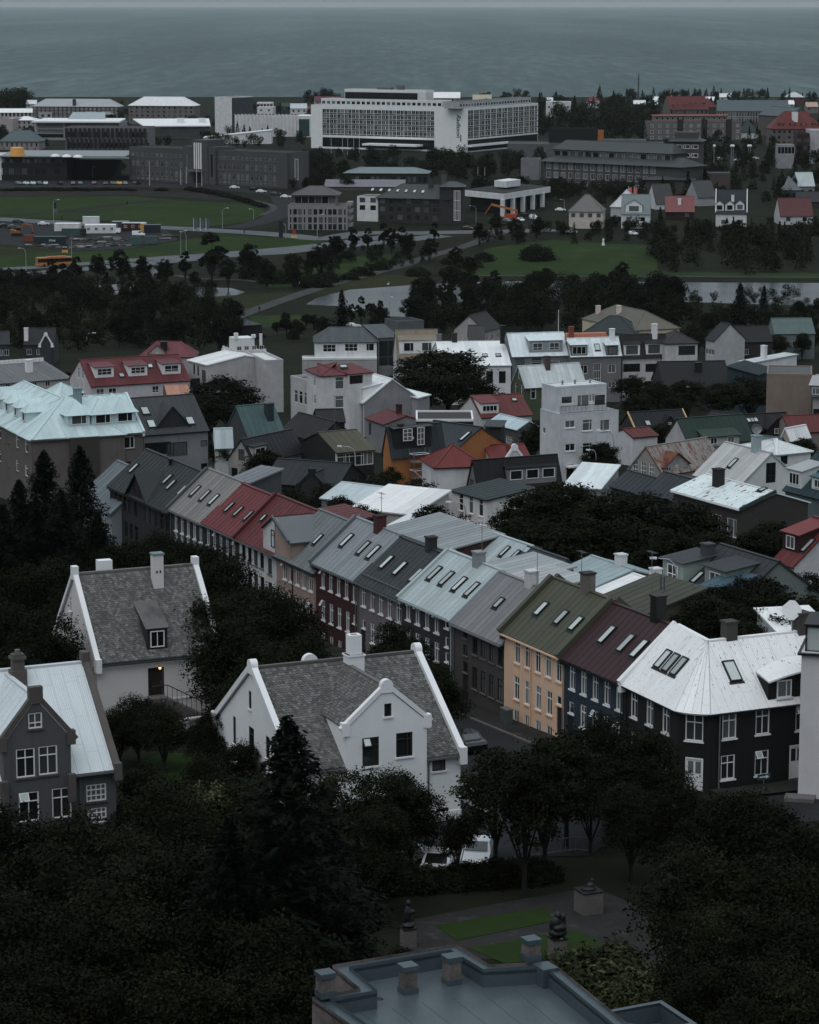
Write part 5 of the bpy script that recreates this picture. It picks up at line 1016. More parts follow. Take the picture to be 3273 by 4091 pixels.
h = HS('grey rendered house with white mansard roof, brick red ridge and ladder window', FE(b3(266, 621), b3(562, 613), b3(246, 520), 9.0), '#525356', 'g', MW, nick='grey house with the ladder window'); h.dormer(b3(315, 620), 3.3, 2.1, GREYM, metal(MW), '3', ww=2.7, wh=1.5, sl=.2); h.dormer(b3(510, 618), 2.4, 2.0, GREYM, metal(MW), 'i', ww=1.6, wh=1.5, sl=.2, fm=WD); h.sky([b3(421, 570)], 1.1, 1.7); h.win('F', b3(342, 700), 1.5, 1.6, 'i'); h.win('F', b3(420, 730), 1.5, 4.4, '34'); h.win('F', b3(507, 695), 1.5, 1.6, 'i'); h.win('F', b3(507, 790), 1.5, 1.2, 'i')
mo('tiled_ridge', MB().box(0, h.L * .8, h.D * .62, h.D * .9, h.h + h.r - .3, h.h + h.r + .9), wall('#7a4a38'), h.e); h.chim(b3(268, 500), .9, .8, 1.6, wall('#5a2c20')); h.chim(b3(508, 530), .9, .9, 2.2, WHITE); h.done()
h = HS('white corner house with a dark brown roof and two deep dormers', FE(b3(572, 620), b3(832, 613), b3(560, 500), 8.8), '#757779', 'g', '#2d292b', nick='white house with two deep dormers')
for p in (b3(625, 618), b3(755, 612)): h.dormer(p, 3.2, 2.2, WHITE, metal('#383236'), 'o', ww=2.3, wh=1.6, sl=.35, fm=WD)
h.win('F', b3(622, 690), 3.4, 1.6, 'l', fm=WD); h.win('F', b3(755, 690), 3.4, 1.6, 'l', fm=WD); h.win('F', b3(750, 788), 3.6, 1.4, 'i', fm=WD); h.chim(b3(757, 490), 1.0, .9, 1.8, WHITE); h.done()
hg = sub(HS('x', FE(b3(822, 549), b3(1012, 545), None, 11.2, D=9, r=1.9), '#757779', 'h', '#3a3438', 'hipped_wing', nick='x', inset=3.5), h); hg.win('F', b3(948, 588), 3.3, 1.8, 'r', fm=WD); hg.win('F', b3(948, 685), 3.3, 1.7, 'r', fm=WD); hg.done()
h = HS('house with a plain black roof and a single skylight', FE(b3(812, 806), b3(1205, 800), b3(850, 703), 4.4), '#28282a', 'g', BK, nick='plain black roof'); h.sky([b3(952, 798)], .9, 1.4); h.chim(b3(1015, 705), 1.2, 1.0, 1.4, BLACKM); h.done()
h = HS('white flat roofed house with a tall white chimney', FE(b3(1255, 655), b3(1325, 683), None, 7.5, D=13, ang=-50), '#7f8588', 'm', '#8f9a9d', rise=.6, sheet=1.2, nick='white house with the tall chimney'); h.win('F', b3(1285, 710), 1.4, 1.5, 'i'); h.chim(b3(1400, 640), 1.0, .8, 2.6, WHITE); h.done()
HS('white lean to roof beneath the white flat roofed house', FE(b3(1165, 738), b3(1215, 755), None, 4.2, D=5, ang=-40), '#7f8588', 'm', '#a9b3b6', rise=1.6).done()
HS('dark teal shed roof behind the tan building', FE(b3(1365, 735), b3(1470, 700), None, 7.0, D=6), '#1d3036', 'm', '#1c3138', rise=1.2).done()
# tan building
h = Bld('tan_building', 'tan rendered building with a blank end wall and a flat dark roof', FE(b3(1418, 734), b3(1684, 740), None, 10.0, D=11, ang=-8), wall('#5a5049'), 'building', nick='tan building with the blank wall'); h.flat(surf('#54575a', .5, .9, .15, kind='roof_felt'), .3); W_ = h.L
cx, cz = h.hit('F', b3(1612, 737))[0], h.hit('F', b3(1684, 850))[1]; h.poly['F'] = [(0, h.base), (W_, h.base), (W_, h.h), (0, h.h)]; h.done()
h = HS('grey rendered side of the tan building with a rust streaked edge', FE(b3(1690, 845), b3(1830, 850), None, 7.4, D=9, r=2.5), '#6a6a6b', 'g', '#84888a'); h.dormer(b3(1715, 860), 2.5, 1.8, GREYM, metal('#84888a'), 'l'); h.win('F', b3(1710, 960), 1.5, 1.6, 'r', fm=WD); h.done()
# small roofs right of the white flats
YEL = surf('#c09a66', .4, .6, .1, kind='trim')
h = HS('navy blue gable roof edged with yellow barge boards', FE(c4(275, 420), c4(690, 395), c4(220, 298), 4.2), '#2a2a2c', 'g', '#151d29', nick='navy roof with yellow boards'); h.sky([c4(372, 377)], .9, 1.2)
for x in (-.2, h.L + .2): mo('barge_board', MB().bar((x, -.3, h.h - .15), (x, h.D / 2, h.h + h.r + .1), .12, .3), YEL, h.e)
h.dormer(c4(545, 392), 1.6, .5, wall('#2a2a2c'), metal('#151d29'), 'o', kind='gable', rise=.9, ww=.5, wh=.3); h.done()
h = HS('white house with a deep green roof and a wide green dormer', FE(c4(695, 545), c4(1208, 507), c4(607, 347), 4.4), '#737375', 'g', '#1d3a30', nick='deep green roof'); h.dormer(c4(960, 548), 5.6, 1.3, wall('#6e6c69'), metal('#31493f'), 'i', n=2, ww=1.1, wh=.9, sl=.30, over=.3); h.done()
h = HS('black roofed house with three joined skylights and a white edged gable', FE(c4(1200, 440), c4(1530, 420), c4(1128, 315), 4.4), '#2a1b1a', 'g', metal('#1a1b1e', k=.5), nick='black roof with joined skylights'); h.sky([c4(1170, 356), c4(1197, 354), c4(1224, 352)], .75, 1.1); h.dormer(c4(1400, 465), 3.2, 1.0, wall('#241614'), BK, 'i', kind='gable', rise=1.5, ww=1.2, wh=.8); h.done()
HS('dark gable roof behind the deep green roof', FE(c4(830, 335), c4(1050, 320), c4(890, 283), 4.4, ang=-40), '#252527', 'g', '#202225').done()
HS('white gabled house with a red roof beside the tall white flats', FE(c4(255, 492), c4(450, 475), c4(180, 428), 4.2), '#7a7c7f', 'g', '#5b2220').done()
RUST = metal('#74716d', rust=.5, var=.2, tag='rusty')
h = HS('cream cottage with a rusted corrugated roof and brown trim', FE(c4(487, 778), c4(960, 700), c4(360, 570), 4.0), '#63605c', 'g', RUST, nick='rusted corrugated roof'); h.row('L', c4(275, 725), c4(403, 740), 3, .9, 1.7, '6', fm=WHITE); h.win('F', c4(542, 745), .9, .8, 'i', fm=WHITE); h.dormer(c4(600, 735), 4.4, .5, wall('#6d6b68', .4), metal('#5a2416', rust=.8), 'o', kind='gable', rise=1.5, ww=.4, wh=.3, over=.3); h.done()
h = HS('white gabled house with a weathered white roof and dish on its chimney', FE(c4(748, 782), c4(1100, 880), c4(990, 533), 5.2, ang=-62), '#80878a', 'g', metal('#8c9090', var=.16), nick='white gabled house with the dish'); h.sky([c4(1048, 693)], .8, 1.7); h.win('R', c4(1345, 768), 1.4, 2.4, 'T', fm=WD); h.chim(c4(1228, 590), 1.0, .8, 1.7, wall('#5f7275')); h.sat(c4(1228, 590), .62, up=2.5); h.done()
h = HS('white house with a low hipped white roof and a square window', FE(c4(1392, 630), c4(1660, 603), None, 6.2, D=8, r=1.2), '#80878a', 'h', '#969ea0', inset=3); h.win('F', c4(1450, 668), 1.1, 1.1, 'o', fm=WD); h.done()
HS('small sea green gable between white roofs', FE(c4(1250, 545), c4(1400, 535), c4(1285, 482), 5.0, ang=-40), '#3c4a4c', 'g', '#45605f').done()
h = HS('small cream cottage with a white roof and red neighbour', FE(c4(1490, 500), c4(1645, 470), c4(1460, 425), 4.2), '#6d6862', 'g', '#a9b1b4'); h.done()
HS('long red roof behind the small cream cottage', FE(c4(1500, 450), c4(1800, 440), None, 4.6, D=7, r=1.9), '#5a5552', 'g', '#5b211e').done()
FLK = metal('#9fb0b5', rust=.30, var=.08, tag='flaked')
h = HS('dark grey house with a flaking pale blue roof spotted with rust', FE(c4(575, 908), c4(1112, 1137), c4(835, 787), 6.8, ang=-62), '#33302f', 'g', FLK, nick='flaking pale blue roof'); h.chim(c4(930, 870), 1.0, .9, 1.7, wall('#231f1e')); h.sky([c4(1280, 905)], .8, 1.0); h.row('F', c4(915, 1160), c4(1035, 1210), 2, 1.7, 1.9, 'r', sill=CONC); h.row('F', e4(910, 420), e4(1030, 465), 2, 1.7, 1.8, 'r', sill=CONC); h.gutter(WHITE); mo('verge_board', MB().bar((h.L + .2, -.3, h.h - .1), (h.L + .2, h.D / 2, h.h + h.r + .1), .15, .35), metal('#3c4a48'), h.e); h.done()
TD = metal('#1f3d44'); h = HS('house with a dark teal roof and two boxy pale dormers', FE(c4(1458, 900), c4(1830, 1010), None, 5.0, D=9, r=3.8, ang=-60), '#3f4c50', 'g', TD, nick='dark teal roof with boxy dormers'); h.dormer(c4(1530, 885), 2.6, 2.0, wall('#8d989b'), metal('#858c8e'), '3', ww=1.8, wh=1.3, sl=.2); h.dormer(c4(1715, 905), 2.2, 1.4, wall('#8d989b'), metal('#31595c'), 'i', ww=1.2, wh=.9, sl=.2); h.done()
for i, (A_, B_2, R_) in enumerate(((c4(85, 872), c4(330, 965), c4(222, 757)), (c4(342, 918), c4(620, 1010), c4(510, 768)))): HS(['slate blue gable roof next to the tall white flats', 'slate blue gable roof next to the flaking pale blue roof'][i], FE(A_, B_2, R_, 4.4, ang=-62), '#2c3033', 'g', '#333a40').done()
HS('white lean to roof under the small tree by the tall white flats', FE(c3(1260, 850), c3(1530, 885), None, 4.0, D=6, ang=-25), '#5f6467', 'm', '#9aa6ab', rise=1.8).done()
# behind the terrace
h = HS('row of low sheds with a pale teal roof and slim skylights', FE(e3(350, 425), e3(640, 500), e3(525, 258), 4.2, ang=-62), '#3c4347', 'g', '#7e8f93', nick='pale teal shed roof'); h.sky([e3(612, 392), e3(690, 422)], .6, 1.5); h.done()
h = HS('house with a dark slate blue roof and an open skylight', FE(e3(640, 500), e3(925, 612), e3(795, 362), 4.2, ang=-62), '#30363a', 'g', metal('#343f45', var=.2), nick='dark slate blue roof'); h.sky([e3(750, 472)], .7, 1.3); h.done()
h = HS('tan walled house with a flat pale teal roof', FE(e3(985, 562), e3(1297, 657), e3(1275, 432), 4.4, ang=-62), '#4f463d', 'g', '#71878b', nick='flat pale teal roof'); h.win('F', e3(1095, 645), 1.6, .7, 'o', fm=WD); h.done()
h = HS('white walled house with a white roof edged in red', FE(e3(1306, 692), e3(1625, 794), e3(1592, 570), 4.0, ang=-62), '#7b8083', 'g', '#a3afb5', nick='white roof edged in red'); mo('verge_board', MB().bar((h.L + .2, -.3, h.h - .1), (h.L + .2, h.D / 2, h.h + h.r + .05), .18, .3), wall('#5c2014'), h.e); h.chim(e3(1497, 500), .9, .8, 1.0, wall('#8b8f91', .25)); h.chim(e4(435, 620), .8, .8, .9, wall('#85888a', .25)); h.done()
h = HS('grey-green clapboard house with dark roof and two white edged dormers', FE(e4(612, 668), e4(1060, 790), None, 4.4, D=9, r=3.2, ang=-62), '#4b5552', 'g', '#35383d', nick='grey-green clapboard house'); h.sky([e4(770, 610)], .7, 1.6)
for p in (e4(570, 650), e4(905, 715)): h.dormer(p, 3.3, 2.0, wall('#545f5a'), metal('#3b3f44'), 'T', ww=1.6, wh=1.3, sl=.12, over=.25)
h.chim(e4(845, 450), 1.0, .9, 1.2, wall('#33383d')); h.done(); GGH = h
h = HS('white house with a steel blue roof and a fixed ladder', FE(e4(530, 800), e4(700, 885), None, 4.6, D=8, r=1.6, ang=-50), '#5d6f77', 'm', '#34525f', rise=1.5, nick='steel blue roof'); h.win('F', e4(640, 930), 2.0, 2.2, 'i', fm=WD)
ld = MB()
for x in (-.6, -.2): ld.tube([(x, -.25, -1), (x, -.25, h.h + 2.2)], .05, 5)
for i in range(16): ld.tube([(-.6, -.25, -.5 + i * .42), (-.2, -.25, -.5 + i * .42)], .025, 4)
mo('ladder', ld, wall('#1d2f3a'), h.e); h.done()
HS('olive lean to behind the terrace', FE(e3(1330, 755), e3(1700, 880), None, 4.6, D=6, r=1, ang=-58), '#3f4035', 'm', '#47493b', rise=1.4).done()
h = HS('house with a crimson roof and a slanted shed dormer', FE(e4(1375, 470), e4(1530, 533), None, 4.6, D=9, r=3.6, ang=-62), '#77797c', 'g', '#612527', nick='crimson roof by the edge'); h.sky([e4(1635, 355)], .9, 1.9); h.dormer(e4(1500, 400), 2.6, 1.7, wall('#2a0f0f'), metal('#6a2a2b'), 'i', ww=1.3, wh=1.2, sl=.25); h.done()
for p, q, D_, r_, wc, rc, lb, hh in ((e2(1228, 215), e2(1700, 330), 6, .9, '#3a2021', '#717b7f', 'grey roofed rear extension behind the mauve house', 5.6), (e2(625, 90), e2(862, 110), 4, .3, '#2b1416', '#5e2a2a', 'dark red rear extension behind the pink house', 7.6), (e3(455, 500), e3(760, 560), 5, .6, '#4a4f52', '#7a8387', 'grey rear extension behind the teal roof of the terrace', 5.6), (e3(600, 590), e3(900, 690), 4.5, .6, '#4a4f52', '#81898c', 'pale rear extension behind the grey-brown house', 5.4)):
    HS(lb, FE(p, q, None, hh, D=D_, ang=-62), wc, 'm', rc, rise=r_).done()
h = HS('low workshop with a pale teal corrugated roof', FE(c2(830, 1060), c2(1390, 1092), None, 4.0, D=8, r=1.2, ang=-35), '#5d6163', 'g', '#8b9da1', nick='low workshop with the pale teal roof'); h.done()
h = HS('white workshop with a plain white roof', FE(c2(1095, 1150), c2(1610, 1195), None, 4.2, D=8, r=1, ang=-30), '#716e6c', 'm', '#a9adaf', rise=1.3, sheet=1.4); h.done()
HS('white shed roof behind the maroon house', FE(c2(1400, 1310), c2(1650, 1330), None, 4.0, D=5, ang=-40), '#6d6f71', 'm', '#9ba3a7', rise=1).done()
h = HS('dark blue-grey bungalow with crossing gable roofs', FE(c2(330, 925), c2(960, 990), None, 3.6, D=9, r=2.2, ang=-22), '#202326', 'g', '#2a3036', nick='dark blue-grey bungalow'); front_gable(h, -.3, h.L * .5, h.L * .85, h.h - .1, h.h + 1.5, wall('#2b2e31'), metal('#2a3036'), BLACKM, [], rounded=False); h.done()
HS('low slate roof at the end of the red terrace roofs', FE(c1(1580, 725), c1(1720, 775), None, 7.6, D=5, ang=-40), '#3a3c40', 'm', '#63686f', rise=.8).done()
h = HS('small white roof beside the tree behind the corner house', FE(e4(1400, 1040), e4(1800, 1020), None, 5.0, D=5, r=1.5), '#80868a', 'm', '#a5afb4', rise=.7); h.done()
# roofs among the trees by the pond
for lb, A_, B_2, D_, hh, r_, wc, rc, rt, ins in (('cream hipped villa with two chimneys among the trees', b3(335, 400), b3(640, 470), 12, 7, 3.6, '#7d7763', '#5d5b50', 'h', 6), ('villa with a bottle green hipped roof in front of the cream villa', b3(345, 480), b3(650, 490), 10, 5.5, 3.4, '#55605e', '#2e3b3d', 'h', 5), ('dark roofed house among the dense trees', b3(1145, 540), b3(1450, 535), 9, 6, 3, '#2a2828', '#242225', 'g', 0),
        ('house with a pale sage roof at the edge of the trees', b3(1465, 490), b3(1700, 488), 9, 6, 3, '#4a5556', '#4c6060', 'g', 0), ('tall narrow house with a dark gable among the trees', b3(1060, 520), b3(1112, 530), 8, 7, 3.4, '#6d7074', '#2c3036', 'g', 0), ('grey flat roofed annex by the pond with two tall chimneys', b2(850, 420), b2(998, 412), 8, 5, 0, '#42484b', '#25282a', 'f', 0),
        ('grey roofed house hidden by the broad tree', b2(1255, 520), b2(1345, 520), 8, 6, 3, '#55565a', '#3e4042', 'g', 0), ('slate roofed cottage half hidden in the trees', b2(1345, 465), b2(1440, 440), 8, 5, 3.5, '#6a6a6a', '#2e2f31', 'g', 0), ('dark villa with a tall white chimney near the tree belt', b1(150, 590), b1(335, 590), 9, 4.5, 3.2, '#2d3136', '#23282c', 'g', 0), ('slate blue roof at the edge of the tree belt', b1(-60, 590), b1(58, 588), 8, 5, 2.4, '#30343a', '#2c353c', 'g', 0)):
    fr = FE(A_, B_2, None, hh, D=D_, r=r_); kw = {'inset': ins} if rt == 'h' else {}
    h = HS(lb, fr, wc, rt, rc, sheet=None, **kw)
    if 'two chimneys' in lb:
        for u in (.3, .7): h.chim((A_[0] + (B_2[0] - A_[0]) * u, A_[1] - (22 if 'cream' in lb else 0)), 1.0, .9, 1.7, wall('#8b7f78'))
    if 'white chimney' in lb: h.chim(b1(165, 560), .9, .8, 2.6, WHITE); front_gable(h, -.3, h.L * .55, h.L * .95, h.h - .2, h.h + 2.2, WHW, metal('#23282c'), WHC, [])
    if rt != 'f': h.grid('F', 3, [hh * .62], 1.1, 1.3, 'i')
    h.done()
# ---------------- beyond the park: university quarter, hotel, houses towards the shore ----------------
f1 = K(0, 330, .34783); f2 = K(0, 800, .4058); f3 = K(600, 800, .46377); f4 = K(1400, 700, .46377); f5 = K(2500, 330, .44812); f6 = K(2150, 330, .34783)
def FF(A, B, vb, D, ang=0., r=0.):
    """A,B pixels of the eave ends, vb: pixel row where the wall under A meets the ground"""
    g = atg((A[0], vb)); a = onplane(A, g, V((0, 1, 0))); u = V((math.cos(math.radians(ang)), math.sin(math.radians(ang)), 0)); n = V((-u.y, u.x, 0))
    b_ = onplane(B, g, n); return frame(g, math.radians(ang), max(3., (b_ - g).dot(u)), D, a.z - g.z, r)
def FT(bA, bB, tA, D, r=0.):
    g = atg(bA); q = atg(bB); u = q - g; u.z = 0; L = u.length; return frame(g, math.atan2(u.y, u.x), L, D, onplane(tA, g, V((0, 1, 0))).z - g.z, r)
def FB(label, fr, wc, rt, rc, cat='building', name='far_building', nick=None, F=(), R=(), L=(), over=.5, **kw):
    """F,R,L: rows of windows (count, height of middle as share of h, w, h, style[, frame])"""
    h = HS(label, fr, wc, rt, rc, name, None, cat, over, nick=nick, **kw) if rt != 'f' else HS(label, fr, wc, rt, rc, name, None, cat, nick=nick, **kw)
    for k, rows in (('F', F), ('R', R), ('L', L)):
        for n, zf, w, hh, st, *fm in rows: h.grid(k, n, [h.h * zf], w, hh, st, fm=fm[0] if fm else None, fw=.14)
    return h.done()
GWF = trim('#77797b')
# hotel
HW = surf('#b4babd', .44, .8, .05, kind='render'); HWD = wall('#15181a')
fr = FT(a2(350, 418), a2(1240, 444), a2(350, 172), 16); SPN = surf('#1d2b2f', .3, .4, .1, kind='spandrel')
h = Bld('hotel', 'large white hotel of two wings with a grid of windows and upright lettering', fr, HW, 'building', nick='large white hotel'); h.flat(surf('#4c5052', .4, .9, .1, kind='roof_felt'), .3, .5)
xa = h.hit('F', a2(415, 250))[0]; xb = h.hit('F', a2(1058, 250))[0]; z0 = (h.hit('F', a2(415, 345))[1] + h.hit('F', a2(1058, 357))[1]) / 2; z1 = (h.hit('F', a2(415, 190))[1] + h.hit('F', a2(1058, 208))[1]) / 2
n = 30; cw = (xb - xa) / n; ch = (z1 - z0) / 5
for j in range(5):
    for i in range(n): h.put('F', xa + cw * (i + .5), z0 + ch * (j + .62), cw * .96, ch * .72, 'i', fm=WHITE, fw=.09)
    mo('spandrel', MB().box(xa, xb, -.03, .0, z0 + ch * j + .02, z0 + ch * (j + .24)), SPN, h.e)
fin = MB().box(-.07, .07, -.3, .0, z0, z1).mesh('facade_fin', WHITE)
for i in range(0, n + 1, 2): ob('facade_fin', fin, h.e, Matrix.Translation((xa + cw * i, 0, 0)))
s0 = h.hit('F', a2(1120, 420)); s1 = h.hit('F', a2(1155, 235)); mo('dark_glass_slot', MB().box(s0[0], s1[0], -.04, .0, s0[1], s1[1]), DGL, h.e)
g0 = h.hit('F', a2(415, 380)); mo('ground_floor_glazing', MB().box(xa, xb, -.05, 0., 1.0, z0 - 1.2), DGL, h.e); mo('canopy', MB().box(xa + (xb - xa) * .42, xa + (xb - xa) * .9, -7, -.06, 2.6, 3.6), HW, h.e); mo('soffit_band', MB().box(xa, xb, -.3, -.06, z0 - 1.2, z0 - .1), HW, h.e)
ta, tb = h.hit('F', a2(1195, 298)); ob('sign_lettering', text_mesh('Radisson', 3.3, wall('#101418'), .1, .35, .06), h.e, Matrix.Translation((ta - .8, -.12, tb + .6)) @ Matrix.Rotation(math.pi / 2, 4, 'X') @ Matrix.Rotation(-math.pi / 2, 4, 'Z'))
qa, qb = h.hit('F', a2(1200, 362)); o = mo('sign_square', MB().box(-1.4, 1.4, -.15, -.01, -1.7, 1.7), wall('#16293c'), h.e, Matrix.Translation((qa, 0, qb))); ob('sign_square_lettering', text_mesh('BLU', 1.1, WHITE, .02), o, Matrix.Translation((.3, -.16, 0)) @ Matrix.Rotation(math.pi / 2, 4, 'X') @ Matrix.Rotation(-math.pi / 2, 4, 'Z'))
h.done(); HOT = h; zt_ = h.e.location.z + h.h
xl, xr = h.hit('F', a2(395, 200))[0], h.hit('F', a2(1090, 200))[0]; ph = fr['phi']
hp = sub(HS('x', frame(h.M @ V((xl, 2.2, h.h)), ph, xr - xl, 10, 3.2), '#7f8487', 'f', '#3a3d40', 'top_storey', nick='x', over=1.0, pm=HW, para=.5, base=0.), h); hp.grid('F', 24, [1.6], hp.L / 24 * .8, 1.9, 'o', fm=WHITE, fw=.2); hp.done()
xl, xr = h.hit('F', a2(523, 150))[0], h.hit('F', a2(990, 150))[0]
hp = sub(HS('x', frame(h.M @ V((xl, 3.4, h.h + 3.3)), ph, xr - xl, 8, 4.2), '#7f8487', 'f', '#2c2e30', 'roof_storey', nick='x', pm=HW, para=1.3, base=0.), h)
mo('window_band', MB().box(.3, hp.L * .9, -.06, 0, .5, hp.h - .3), DGL, hp.e); mo('plant_box', MB().box(hp.L * .62, hp.L * .7, 2, 4, hp.h, hp.h + 3.6), GREYM, hp.e); mo('plant_box', MB().box(hp.L * .38, hp.L * .55, 2, 5, hp.h, hp.h + 2.4), GREYM, hp.e); hp.done()
rd_ = atz(a2(1648, 182), zt_) - atz(a2(1240, 212), zt_); hr = sub(Bld('wing', 'wing', frame(h.M @ V((h.L + .7, -.05, 0)), math.atan2(rd_.y, rd_.x), rd_.length * 1.03, 14, h.h), HW, nick='x'), h); hr.flat(surf('#4c5052', .4, .9, .1, kind='roof_felt'), .3, .5)
n = 25; cw = hr.L / n * .985; z1 = hr.h - .9; ch = (z1 - z0) / 5
for j in range(5):
    for i in range(n): hr.put('F', cw * (i + .5) + .1, z0 + ch * (j + .62), cw * .96, ch * .72, 'i', fm=WHITE, fw=.09)
    mo('spandrel', MB().box(.1, hr.L - .3, -.03, 0, z0 + ch * j + .02, z0 + ch * (j + .24)), SPN, hr.e)
for i in range(0, n + 1, 2): ob('facade_fin', MB().box(-.07, .07, -.3, 0, z0, z1).mesh('facade_fin', WHITE), hr.e, Matrix.Translation((.1 + cw * i, 0, 0)))
mo('ground_floor_glazing', MB().box(.5, hr.L - .5, -.06, 0, .8, z0 - .8), DGL, hr.e); mo('soffit_band', MB().box(0, hr.L * .55, -2.5, -.07, z0 - 4.2, z0 - 3.2), HW, hr.e); hr.done()
hp = sub(HS('x', frame(hr.M @ V((-4, 2.4, hr.h)), math.atan2(rd_.y, rd_.x), hr.L, 9, 3.2), '#6a6d70', 'f', '#45494b', 'top_storey', nick='x', over=1.0, para=.3, base=0.), h); hp.grid('F', 26, [1.6], hp.L / 26 * .8, 1.8, 'o', fm=WHITE, fw=.2); hp.done()
# cinema: tall block, folded hall, white shell
h = FB('tall windowless block with one pale and one dark grey face', FF(a1(1348, 140), a1(1452, 136), a1(0, 366)[1], 21, -35), '#7d8488', 'f', '#4a4e50', nick='tall windowless block'); h.wallob.data.materials.append(wall('#33393e'))
for p in h.wallob.data.polygons:
    if p.normal.x > .9: p.material_index = 1
fr = FF(a1(1472, 252), a2(272, 252), a2(0, 352)[1], 22, -4); h = Bld('folded_hall', 'low hall with a folded pleated white wall and a green end panel', fr, wall('#6e6f70'), 'building', nick='hall with the pleated wall'); h.flat(surf('#2c2f31', .4, .9, .1, kind='roof_felt'), .0); h.done(); n = 17; w = h.L / n; pl = MB()
pl.poly([(0, 0, 0), (w / 2, -1.0, 0), (w / 2, -1.0, h.h + .2), (0, 0, h.h + 1.0)]); pl.poly([(w / 2, -1.0, 0), (w, 0, 0), (w, 0, h.h + 1.0), (w / 2, -1.0, h.h + .2)]); pm_ = pl.mesh('pleat', wall('#84868a'))
for i in range(n): ob('pleat', pm_, h.e, Matrix.Translation((w * i, -.05, 0)))
h2b = sub(Bld('end_frame', 'x', FF(a2(272, 236), a2(348, 232), a2(0, 356)[1], 20, 0), wall('#9a9fa2'), nick='x'), h); h2b.flat(HW, .3); mo('green_panel', MB().box(.8, h2b.L - .8, -.05, 0, .5, h2b.h - 1.6), wall('#24393a'), h2b.e); h2b.done()
FB('white wedge roofed foyer in front of the pleated hall', FF(a1(1275, 392), a1(1700, 340), a1(0, 430)[1], 16, 0, 0), '#85898c', 'm', '#aab3b7', rise=4.0, high='R', over=.3)
# university main building
fr = FT(a1(812, 655), a2(214, 652), a1(810, 452), 15); UW = wall('#393b3e', .1); h = Bld('university', 'long grey university building with a raised centre and white pilasters', fr, UW, 'building', nick='long grey university building'); h.flat(surf('#2a2a2b', .4, .9, .1, kind='roof_felt'), .4, .4); Lh = h.L; UWIN = trim('#5d5f62')
x0, x1 = h.hit('F', a1(835, 545))[0], h.hit('F', a1(1135, 550))[0]; y0, y1 = h.hit('F', a1(1380, 565))[0], h.hit('F', a2(140, 530))[0]
for z, hh in ((h.h * .80, 1.3), (h.h * .54, 2.5), (h.h * .24, 2.5), (1.0, .8)):
    h.grid('F', 11, [z], 1.5, hh, 't', x0, x1, fm=UWIN, fw=.12); h.grid('F', 13, [z], 1.5, hh, 't', y0, min(y1, Lh - 1.5), fm=UWIN, fw=.12)
h.done(); c0, c1_ = h.hit('F', a1(1160, 500))[0], h.hit('F', a1(1360, 500))[0]; zc = h.hit('F', a1(1260, 405))[1]
mo('centre_block', MB().box(c0, c1_, -1.2, 12, -3, h.h + 1.6).box(c0 + (c1_ - c0) * .3, c1_ - (c1_ - c0) * .22, -1.6, 10, -3, zc).box(c0 - 1.5, c1_ + 1.0, 2, 11, h.h, h.h + 1.2), UW, h.e)
px = h.hit('F', a1(1237, 500))[0], h.hit('F', a1(1277, 500))[0]; pm_ = MB().box(-.28, .28, -2.1, -1.62, 6.2, zc - 1.2).mesh('pilaster', trim('#9b9b9b'))
for i in range(4): ob('pilaster', pm_, h.e, Matrix.Translation((px[0] + (px[1] - px[0]) * i / 3, 0, 0)))
mo('entrance_canopy', MB().box(px[0] - 3.6, px[1] + .8, -3.4, -1.61, 5.0, 5.7), CONC, h.e); mo('entrance', MB().box(px[0] - 1.2, px[1] + .2, -1.68, -1.61, .2, 4.9), HWD, h.e)
for x in (c0 + 1.6, c1_ - 2.4): mo('tall_window', MB().box(x, x + .9, -1.26, -1.21, 3, h.h - 1.5), PANE, h.e)
hs = sub(Bld('end_bay', 'x', frame(h.M @ V((Lh, 1.5, 0)), fr['phi'] + .5, 6, 13, h.h - .2), UW, nick='x'), h); hs.flat(surf('#2a2a2b', .4, .9, .1, kind='roof_felt'), .4); mo('pale_window_surround', MB().box(2.2, 3.8, -.06, 0, 3, hs.h - 2), trim('#6f7072'), hs.e); mo('stair_window', MB().box(2.5, 3.5, -.09, -.061, 3.3, hs.h - 2.3), PANE, hs.e); hs.done()
# low dark modern building with the yellow cone
DK = wall('#141a1b'); fr = FF(f1(20, 852), f1(765, 862), f1(0, 1120)[1], 34, -4); h = Bld('dark_pavilion', 'long low dark glass building with green and red bands and a yellow roof cone', fr, DK, 'building', nick='low dark glass building'); h.slope('RF', [(-1, -1, h.h), (h.L * 1.9, -1, h.h), (h.L * 1.9, 30, h.h + .9), (-1, 30, h.h + .9)], surf('#6b777a', .5, .5, .1, kind='roof_sheet'), .5); h.grid('F', 16, [h.h * .84], h.L / 16 * .86, h.h * .2, 'i', fm=DARKF, fw=.2); h.grid('F', 10, [h.h * .38], h.L / 10 * .9, h.h * .3, '3', fm=DARKF, fw=.2); mo('red_band', MB().box(0, h.L, -.06, 0, h.h * .55, h.h * .62), wall('#241014'), h.e); h.done()
h2b = sub(Bld('glass_wing', 'x', FF(f1(765, 884), f1(1305, 888), f1(0, 1092)[1], 20, -4), DK, nick='x'), h); h2b.flat(GREYM, .2, .3, GREYM); n = 30
for i in range(n): mo('green_fin', MB().box(h2b.L * i / n, h2b.L * (i + .45) / n, -.4, -.01, h2b.h * .4, h2b.h), wall('#26322f'), h2b.e) if i == 0 else ob('green_fin', gf, h2b.e, Matrix.Translation((h2b.L * i / n, 0, 0))); gf = gf if i else h2b.e.children[-1].data
h2b.done(); q = h.inv @ atz(f1(172, 845), h.e.location.z + h.h + .5); mo('roof_cone', MB().lathe([(3.6, 0), (2.7, 3.6), (2.3, 3.9)], 20), wall('#8a6224', .1, .34), h.e, Matrix.Translation((q.x, q.y + 5, h.h + .3)))
